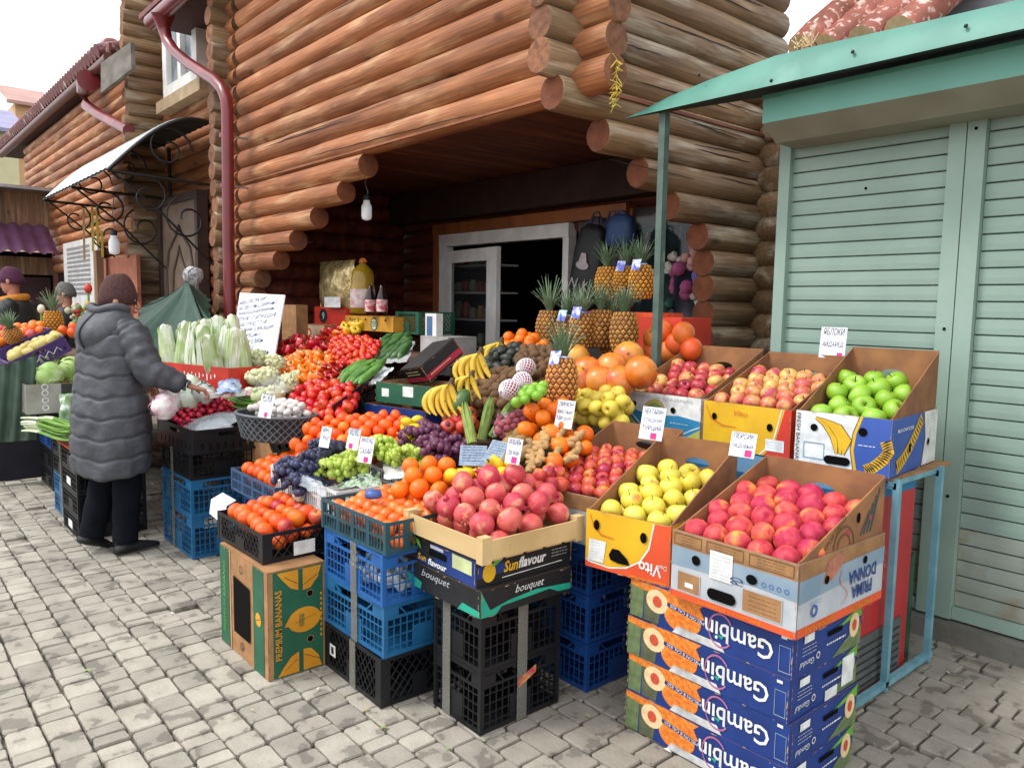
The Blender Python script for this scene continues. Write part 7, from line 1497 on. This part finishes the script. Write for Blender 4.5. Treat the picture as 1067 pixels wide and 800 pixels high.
for x in (-2.5,-1.2,-.0): 
    f=MB(); f.bar((x,.0,0),(x+.35,.05,.74),.03,.03,OLDW); f.build('leg',ft)
    f=MB(); f.bar((x+.35,.0,0),(x,.05,.74),.03,.03,OLDW); f.build('leg',ft)
f=MB(); f.bx(-2.6,.3,.45,.5,0,.74,mat('dark_filler_cloth','#1d1a24','#15131b',9,.9)); f.build('skirt',ft)
# ================================================================== background of the far end
bw=thing('plank_shed','weathered plank shed with a purple corrugated awning across the yard','shed',(-18.4,3.0,0)); B0=bw.location
zt=W(20,200,x=-18.4).z; za=W(20,236,x=-18.4).z
f=MB(); yy=-4
while yy<3.0: f.bx(-.05,0,yy,yy+.2,za,zt,OLDW,rs.random()); yy+=.205
f.build('plank_wall',bw)
f=MB(); pts=[]; n=70; vs=[]
y0s,y1s=-4.,W(54,240,x=-18.0).y-3.0
for i in range(n+1):
    y_=y0s+(y1s-y0s)*i/n; dz=.035*math.sin(i*1.6); vs+=[(0.02,y_,za+.05+dz),(1.0,y_,za-.55+dz)]
f.add(vs,[(2*i,2*i+1,2*i+3,2*i+2) for i in range(n)],mat('purple_corrugated','#5a3550','#6d4a66',3,.4,coat=.2),.5,True); f.build('awning',bw)
f=MB(); f.bx(.0,.02,-4,y1s+.3,0,za-.5,DARK); f.bx(.02,.1,-4,y1s+.3,za-.95,za-.6,OLDW); f.bx(.02,.12,y1s+.05,y1s+.3,0,za-.2,mat('reddish_post','#8a5a4c','#74483c',6,.7)); f.bx(.021,.04,-1.2,y1s,0,za-1.0,mat('dark_red_panel','#3b1f22','#2f181b',5,.8)); f.build('front_wall',bw)
f=MB(); f.bx(-.5,.6,-4,3.3,zt,zt+.06,STEEL); f.build('roof_edge',bw)
wp0=W(68,312,y=3.1); wp1=W(101,246,y=3.1)
f=MB(); f.bx(wp0.x,wp1.x,3.1,3.14,wp0.z-1.2,wp1.z,mat('board_white','#cfcdca','#bdbbb8',5,.6)); P=Plane((wp0.x,3.1,wp0.z),(1,0,0),(0,0,1)); lines(f,P,.3,(wp1.x-wp0.x)*.8,wp1.z-wp0.z-.15,11,(wp1.z-wp0.z)/13,mat('board_grey_line','#8b8a8c',None,9,.7),.05,.004,3)
tag(f.build('notice_board',loc=None),'white notice board with grey lines of print under the far log wall','notice board')
f=MB(); f.bx(W(105,300,y=3.12).x,W(143,300,y=3.12).x,3.12,3.17,0,W(120,268,y=3.12).z,mat('salmon_plaster','#a8664e','#955842',7,.8)); tag(f.build('plaster_panel'),'salmon plastered panel under the far log wall','wall')
f=MB(); a=W(103,285,y=3.0); f.bx(a.x-.1,a.x+.1,2.95,3.05,0,a.z+.35,OLDW); tag(f.build('wooden_post'),'weathered wooden post beside the salmon panel','post')
# distant houses
def house(label,px0,px1,pyt,X,m,roofm,d=8,nm='distant_house'):
    a=W(px0,200,x=X); b=W(px1,200,x=X); zt_=W((px0+px1)/2,pyt,x=X).z; t=thing(nm,label,'house',(X,min(a.y,b.y),0)); w_=abs(b.y-a.y)
    f=MB(); f.bx(-d,0,0,w_,0,zt_,m); f.build('wall',t); f=MB(); f.add([(.4,-.4,zt_),(.4,w_+.4,zt_),(-d*.5,w_+.4,zt_+1.6),(-d*.5,-.4,zt_+1.6)],[(0,1,2,3)],roofm); f.bx(.3,.45,-.4,w_+.4,zt_-.15,zt_,roofm); f.build('roof',t)
    return t
house('distant peach coloured house with a pinkish eave line',20,56,110,-46,mat('peach_wall','#c9a37c','#bd956e',1,.8),mat('pale_rose_roof','#b08a80','#a07c72',1,.8))
house('distant lavender roofed house at the left edge',-60,21,132,-40,mat('cream_green_wall','#c2bb94','#b5ae88',1,.8),mat('lavender_roof','#8f8aa6','#7f7b96',1,.7))
# a bird of foam? nothing else in the sky
# ================================================================== people
SKIN=mat('skin','#b9806a','#a86f5a',9,.55,sss=0); COAT=mat('quilted_grey_nylon','#494b50','#3c3e43',16,.6,bump=.012,bscale=13,c3='#54575e',c3lo=.62,c3hi=.8); TRS=mat('dark_trousers','#0f1119','#0a0b11',10,.95,bump=.006,spec=.15); SHOE=mat('black_shoe','#17171a','#0f0f12',9,.5)
KNIT=mat('burgundy_knit','#51332f','#3d2524',70,.95,bump=.004,bscale=110)
def body(parent,J,m=SKIN):
    """one skinned figure: J = list of (name, parent index, position, radius)"""
    me=bpy.data.meshes.new('body'); me.from_pydata([j[1] for j in J],[(i,j[0]) for i,j in enumerate(J) if j[0] is not None],[]); me.materials.append(m)
    o=bpy.data.objects.new('body',me); COL.objects.link(o); o.parent=parent
    md=o.modifiers.new('skin','SKIN'); 
    lay=me.skin_vertices[0] if me.skin_vertices else None
    if lay is None:
        bpy.context.view_layer.objects.active=o; o.select_set(True); bpy.ops.mesh.customdata_skin_add() if hasattr(bpy.ops.mesh,'customdata_skin_add') else None; lay=me.skin_vertices[0]
    for i,j in enumerate(J): lay.data[i].radius=(j[2],j[2]*(.85 if len(j)<4 else j[3])); lay.data[i].use_root=(i==0)
    sb=o.modifiers.new('sub','SUBSURF'); sb.levels=2; sb.render_levels=2
    for p in me.polygons: p.use_smooth=True
    md.use_smooth_shade=True
    return o
def loft(rings,m,seg=24,val=.5,cap=True,mb=None):
    """rings: (centre, rx, ry, yaw) horizontal ellipses"""
    f=mb or MB(); vs=[]
    for (c,rx,ry,*e) in rings:
        yaw=e[0] if e else 0; tl=e[1] if len(e)>1 else 0
        for k in range(seg):
            g=2*math.pi*k/seg; x,y_=rx*math.cos(g),ry*math.sin(g); vs.append((c[0]+x*math.cos(yaw)-y_*math.sin(yaw),c[1]+x*math.sin(yaw)+y_*math.cos(yaw),c[2]+tl*y_))
    n=len(rings); fs=[(i*seg+k,i*seg+(k+1)%seg,(i+1)*seg+(k+1)%seg,(i+1)*seg+k) for i in range(n-1) for k in range(seg)]
    if cap: fs+=[tuple(range(seg))[::-1],tuple(range((n-1)*seg,n*seg))]
    f.add(vs,fs,m,val,True); return f
def hand(parent,wr,direction,upv,m=SKIN,sc=1,curl=.5):
    d=Vector(direction).normalized(); s=d.cross(Vector(upv)).normalized(); n=s.cross(d).normalized(); wr=Vector(wr); f=MB()
    vs=[];seg=10
    for t,wd,th in ((-.02,.022,.018),(.0,.026,.018),(.03,.038,.016),(.07,.042,.014),(.088,.04,.012)):
        for k in range(seg):
            g=2*math.pi*k/seg; vs.append(wr+d*t*sc+s*wd*math.cos(g)*sc+n*th*math.sin(g)*sc)
    f.add(vs,[(i*seg+k,i*seg+(k+1)%seg,(i+1)*seg+(k+1)%seg,(i+1)*seg+k) for i in range(4) for k in range(seg)]+[tuple(range(40,50))],m,.5,True)
    for i,(off,ln) in enumerate(((-.03,.062),(-.01,.072),(.01,.068),(.03,.052))):
        p=wr+d*.08*sc+s*off*sc; pts=[p]; a=0
        for k in range(3): a+=curl; p=p+(d*math.cos(a)-n*math.sin(a))*ln/3*sc*1.1; pts.append(p)
        f.tube(pts,[.0095*sc,.009*sc,.008*sc,.006*sc],m,7)
    p=wr+d*.025*sc-s*.034*sc; f.tube([p,p+(d*.5-s*.7-n*.2)*.035*sc,p+(d*.9-s*.75-n*.45)*.06*sc],[.012*sc,.01*sc,.008*sc],m,7)
    return f.build('hand',parent)
def shoe(parent,heel,yaw,L_=.27,pitch=0,m=SHOE):
    f=MB(); vs=[];seg=12; st=[(0,.035,.05,.03),(.05,.042,.09,.045),(.1,.042,.085,.045),(.16,.046,.06,.035),(.22,.042,.045,.028),(.27,.02,.03,.02)]
    for (t,wd,hh,cz) in st:
        for k in range(seg):
            g=2*math.pi*k/seg; z=cz+hh*.5*math.sin(g)*1.0; vs.append((wd*math.cos(g),t*L_/.27,max(.0,z)))
    f.add(vs,[(i*seg+k,i*seg+(k+1)%seg,(i+1)*seg+(k+1)%seg,(i+1)*seg+k) for i in range(5) for k in range(seg)]+[tuple(range(seg))[::-1],tuple(range(60,72))],m,.5,True)
    return f.build('shoe',parent,heel,(pitch,0,yaw))
# ---- the woman seen from behind
wm=thing('person','woman in a long grey quilted coat and burgundy knit hat choosing vegetables','person',(-5.24,1.22,0),R(20))
J=[(None,(0,0,.88),.13),(0,(0,.0,1.1),.12),(1,(0,.02,1.3),.13),(2,(0,.03,1.42),.06),(3,(0,.055,1.50),.055),(4,(0,.07,1.58),.085),
 (2,(.17,.02,1.36),.06),(6,(.29,.06,1.15),.045),(7,(.42,.2,1.06),.032),(2,(-.17,.02,1.36),.06),(9,(-.23,.08,1.12),.045),(10,(-.16,.27,1.02),.032),
 (0,(.09,0,.8),.09),(12,(.09,.03,.46),.06),(13,(.09,0,.1),.045),(0,(-.09,0,.8),.09),(15,(-.09,.0,.46),.06),(16,(-.10,-.12,.12),.045)]
body(wm,J)
def quilt(z0,z1,f0,n=96,bands=8):
    rings=[]
    for i in range(n+1):
        t=i/n; z=z0+(z1-z0)*t; c,rx,ry=f0(z); ph=(t*bands)%1; bu=.006-.014*math.exp(-((min(ph,1-ph))/.06)**2); rings.append((c,rx+bu,ry+bu,0))
    return rings
def coatf(z):
    if z>1.36: s=(1.50-z)/.14; return (0,.0+.02,z),.08+.145*max(0,s)**.6,.075+.075*max(0,s)**.6
    if z>1.1: s=(z-1.1)/.26; return (0,.0+.02*s,z),.235+.0*s,.17-.01*s
    s=(1.1-z)/.6; return (0,-.01*s,z),  .225+.028*math.sin(min(1,s)*math.pi*.8),.17+.04*math.sin(min(1,s)*math.pi*.8)
rings=quilt(.50,1.49,coatf)
rings=[(rings[0][0],rings[0][1]*.9,rings[0][2]*.9,0)]+rings
f=loft(rings,COAT,72)
from mathutils import noise as MN
rw=random.Random(9)
for i,v in enumerate(f.v):
    a=math.atan2(v[1],v[0]); f.v[i]=(v[0]*(1+.014*math.sin(a*7+v[2]*9)),v[1]*(1+.018*math.sin(a*5-v[2]*11)),v[2]+.012*math.sin(a*3+1)+.006*math.sin(a*9)); q_=Vector(f.v[i]); nn=MN.noise(q_*9)*.014+MN.noise(Vector((q_.x*22,q_.y*22,q_.z*9)))*.007; f.v[i]=(q_.x*(1+nn*4),q_.y*(1+nn*4),q_.z+nn*.3)
f.build('coat',wm)
def sleeve(pts,rad,m=COAT,nb=3,nm='sleeve',par=wm):
    P_=[Vector(p) for p in pts]; out_=[];rr_=[]; N_=16
    for i in range(len(P_)-1):
        for k in range(N_): t=k/N_; out_.append(P_[i].lerp(P_[i+1],t)); rb_=rad[i]*(1-t)+rad[i+1]*t; rr_.append(rb_*(1+.075*abs(math.sin(math.pi*t*nb))-.03))
    out_.append(P_[-1]); rr_.append(rad[-1]*.8)
    # soften the joints
    for _ in range(2):
        out_=[out_[0]]+[(out_[i-1]+out_[i]*2+out_[i+1])/4 for i in range(1,len(out_)-1)]+[out_[-1]]
    f=MB(); f.tube(out_,rr_,m,28)
    from mathutils import noise as MN
    for i,v in enumerate(f.v):
        q_=Vector(v); c_=out_[min(len(out_)-1,(i//28)%len(out_))]; f.v[i]=tuple(q_+(q_-c_)*(MN.noise(q_*16)*.16+MN.noise(q_*38)*.07))
    return f.build(nm,par)
sleeve([(.12,.02,1.41),(.20,.03,1.34),(.30,.05,1.15),(.42,.20,1.06)],[.085,.098,.088,.06]); sleeve([(-.13,.02,1.40),(-.21,.03,1.33),(-.265,.08,1.12),(-.17,.28,1.03)],[.085,.098,.088,.06])
hand(wm,(.445,.235,1.05),(.5,1,-.4),(0,0,1)); hand(wm,(-.15,.31,1.02),(.1,1,-.4),(0,0,1))
# hood lying on the back, soft and folded
f=MB(); vs=[];seg=22;rows_=12
for j in range(rows_+1):
    t=j/rows_; z=1.52-.27*t; 
    for k in range(seg+1):
        a=math.pi*(k/seg)*1.16-math.pi*.08; w_=.145+.05*math.sin(math.pi*min(1,t*1.2))-.09*max(0,t-.75)*3; dep=.085+.115*math.sin(math.pi*min(1,t*.95))
        vs.append((w_*math.cos(a)*(1-.25*t*t),.06-dep*math.sin(a)-.045,z-.05*math.sin(a)*t+.012*math.sin(3*a+5*t)))
f.add(vs,[(j*(seg+1)+k,(j+1)*(seg+1)+k,(j+1)*(seg+1)+k+1,j*(seg+1)+k+1) for j in range(rows_) for k in range(seg)],COAT,.5,True)
f.tube([vs[k] for k in range(seg+1)],.026,COAT,8); f.tube([Vector(vs[j*(seg+1)+seg//2])+Vector((0,-.004,0)) for j in range(rows_+1)],.006,mat('hood_seam','#2d2f37',None,9,.6),5)
f.tube([vs[rows_*(seg+1)+k] for k in range(seg+1)],.03,COAT,8); f.build('hood',wm)
def head(par,c,yaw,hat,hatm,sc=1,hh=.14,hair=None,low=0,skin=SKIN):
    h=bpy.data.objects.new('head',None); COL.objects.link(h); h.parent=par; h.location=c; h.rotation_euler=(0,0,yaw); h.scale=(sc,)*3
    f=MB(); prof=[(.02,-.125),(.05,-.118),(.062,-.09),(.071,-.05),(.076,0),(.078,.04),(.07,.08),(.045,.11),(.005,.122)]
    f.rev(prof,skin,20,sy=1.2)
    for i,v in enumerate(f.v):
        x,y_,z=v
        if z<-.03 and y_<0: y_*=.78
        if y_>.03 and -.06<z<.03: x*=.95
        f.v[i]=(x,y_,z)
    f.tube([(0,.086,.015),(0,.103,-.02),(0,.112,-.035),(0,.09,-.045)],[.008,.011,.014,.008],skin,8)
    for s_ in (-1,1):
        f.ball((s_*.03,.085,.008),.011,mat('eye_white','#d8d2cc',None,9,.3),8,6); f.ball((s_*.03,.094,.008),.005,BLACK,6,4)
        f.ball((s_*.078,-.005,-.01),.02,skin,8,6,1.5)
        f.tube([(s_*.015,.09,.028),(s_*.045,.084,.026)],.004,STEM,5)
    f.tube([(-.022,.088,-.066),(0,.095,-.064),(.022,.088,-.066)],.006,mat('lips','#9c5048',None,9,.5),6); f.build('face',h)
    f=MB(); n=10; rg=[]
    for i in range(n+1):
        t=i/n; z=.0+hat*t; r_=.094*math.cos(t*1.35)**.55 if t<1 else .01; rg.append(((0,-.006,z-low*(1)),max(.006,r_),max(.006,r_*1.17),0,.12))
    rg=[((0,-.006,-.03-low),.082,.10,0,.12),((0,-.006,-.028-low),.088,.107,0,.12),((0,-.006,.03-low),.091,.109,0,.12)]+[((0,-.006,hat*t),max(.01,.09*math.cos(t*1.45)**.42),max(.01,.107*math.cos(t*1.45)**.42),0,.12) for t in (.3,.45,.6,.72,.83,.92,.98,1.0)]
    g_=loft(rg,hatm,22); g_.build('knit_hat',h)
    return h
head(wm,(.0,.075,1.565),R(-42),.16,KNIT,1.04)
f=MB(); f.tube([(0,.03,1.40),(0,.055,1.5)],[.065,.06],mat('scarf_dark','#3b2f35',None,20,.9),12); f.build('collar',wm)
for pts in ([(.09,0,.8),(.09,.03,.46),(.09,.0,.07)],[(-.09,0,.8),(-.09,.0,.46),(-.10,-.10,.10)]):
    P_=[Vector(p) for p in pts]; o2=[P_[0].lerp(P_[1],t/6) for t in range(6)]+[P_[1].lerp(P_[2],t/8) for t in range(9)]; f=MB(); f.tube(o2,[.095-.0018*i+(.004 if i%3 else 0) for i in range(len(o2))],TRS,16); f.build('trouser_leg',wm)
shoe(wm,(.09,-.07,0),R(-12)); shoe(wm,(-.10,-.18,.07),R(8),pitch=R(-24))
# ---- bystanders
def bust(lab,pos,yaw,hatm,jm,jname,scarf=None,hgt=1.75,arm=None,hat=.13,grp=None,jw=1.0):
    t=thing('person',lab,'person',pos,yaw); k=hgt/1.75
    J=[(None,(0,0,.92*k),.13),(0,(0,0,1.15*k),.13),(1,(0,0,1.36*k),.13),(2,(0,.01,1.48*k),.06),(3,(0,.02,1.56*k),.06),(4,(0,.03,1.63*k),.08),
     (2,(.18,0,1.42*k),.06),(6,(.25,.02,1.16*k),.05),(7,(.22,.25,1.08*k),.035),(2,(-.18,0,1.42*k),.06),(9,(-.25,.02,1.16*k),.05),(10,(-.2,.25,1.08*k),.035),(0,(.1,0,.82*k),.09),(12,(.1,.02,.48*k),.06),(13,(.1,0,.06),.045),(0,(-.1,0,.82*k),.09),(15,(-.1,.02,.48*k),.06),(16,(-.1,0,.06),.045)]
    body(t,J); f=loft([((0,0,z*k),rx,ry,0) for z,rx,ry in ((.7,.2,.15),(.72,.22,.16),(.95,.215,.16),(1.2,.23,.165),(1.36,.235,.155),(1.44,.19,.13),(1.5,.09,.09))],jm,24); f.build('jacket',t)
    sleeve([(.14,0,1.44*k),(.2,0,1.40*k),(.27,.02,1.16*k),(.23,.24,1.09*k)],[.08,.088,.075,.055],jm,3,'sleeve',t); sleeve([(-.14,0,1.44*k),(-.2,0,1.40*k),(-.27,.02,1.16*k),(-.21,.24,1.09*k)],[.08,.088,.075,.055],jm,3,'sleeve',t)
    hand(t,(.22,.27,1.08*k),(-.2,1,0),(0,0,1)); hand(t,(-.2,.27,1.08*k),(.2,1,0),(0,0,1))
    if scarf: f=MB(); f.tube([(.09*math.cos(a),.02+.1*math.sin(a),1.49*k-.02*math.sin(a)) for a in [i*.35 for i in range(19)]],.04,scarf,10); f.build('collar',t)
    head(t,(0,.035,1.66*k),0,hat,hatm,1.0)
    for s_ in (-.1,.1): f=MB(); f.tube([(s_,0,.85*k),(s_,.02,.48*k),(s_,0,.07)],[.1,.08,.065],TRS,12); f.build('trouser_leg',t); shoe(t,(s_,-.07,0),0)
    return t
bust('man in a plum knit hat and black jacket with a mustard collar, seen in profile',(-8.74,1.24,0),R(150),mat('plum_knit','#4f1f3c','#411a33',60,.9,bump=.003,bscale=90),mat('black_jacket','#1d2022','#141618',9,.6,bump=.004),'j',mat('mustard_scarf','#c07a1e','#a96a18',20,.9),1.83)
bust('man in a grey knit hat and dark coat standing farther back at the flowers',(-10.1,1.95,0),R(152),mat('grey_knit','#6a6864','#55534f',60,.9),mat('slate_coat','#2c3036','#212429',9,.7),'j',None,1.72)
SC.view_settings.exposure=0.48

LG_=[('#7f9a4a','green leaf scrap'),('#b9a878','straw coloured scrap'),('#d8d4cc','white paper scrap')]
for i,(px,py) in enumerate([(352,690),(378,742),(330,720),(470,780),(610,745),(180,640),(95,700),(260,740),(700,785),(395,760),(885,790),(985,700)]):
    f=MB(); p=W(px,py,z=0); r_=rs.uniform(.008,.018); f.add([(0,0,.004),(r_*1.6,.002,.008),(r_*2.2,r_,.004),(r_*.6,r_*.9,.007)],[(0,1,2,3)],mat('scrap%d'%(i%3),LG_[i%3][0],None,9,.8)); tag(f.build('litter_scrap',loc=(p.x,p.y,.001),rot=(0,0,rs.random()*6)),LG_[i%3][1]+' lying on the paving','litter',LG_[i%3][1]+'s on the paving')
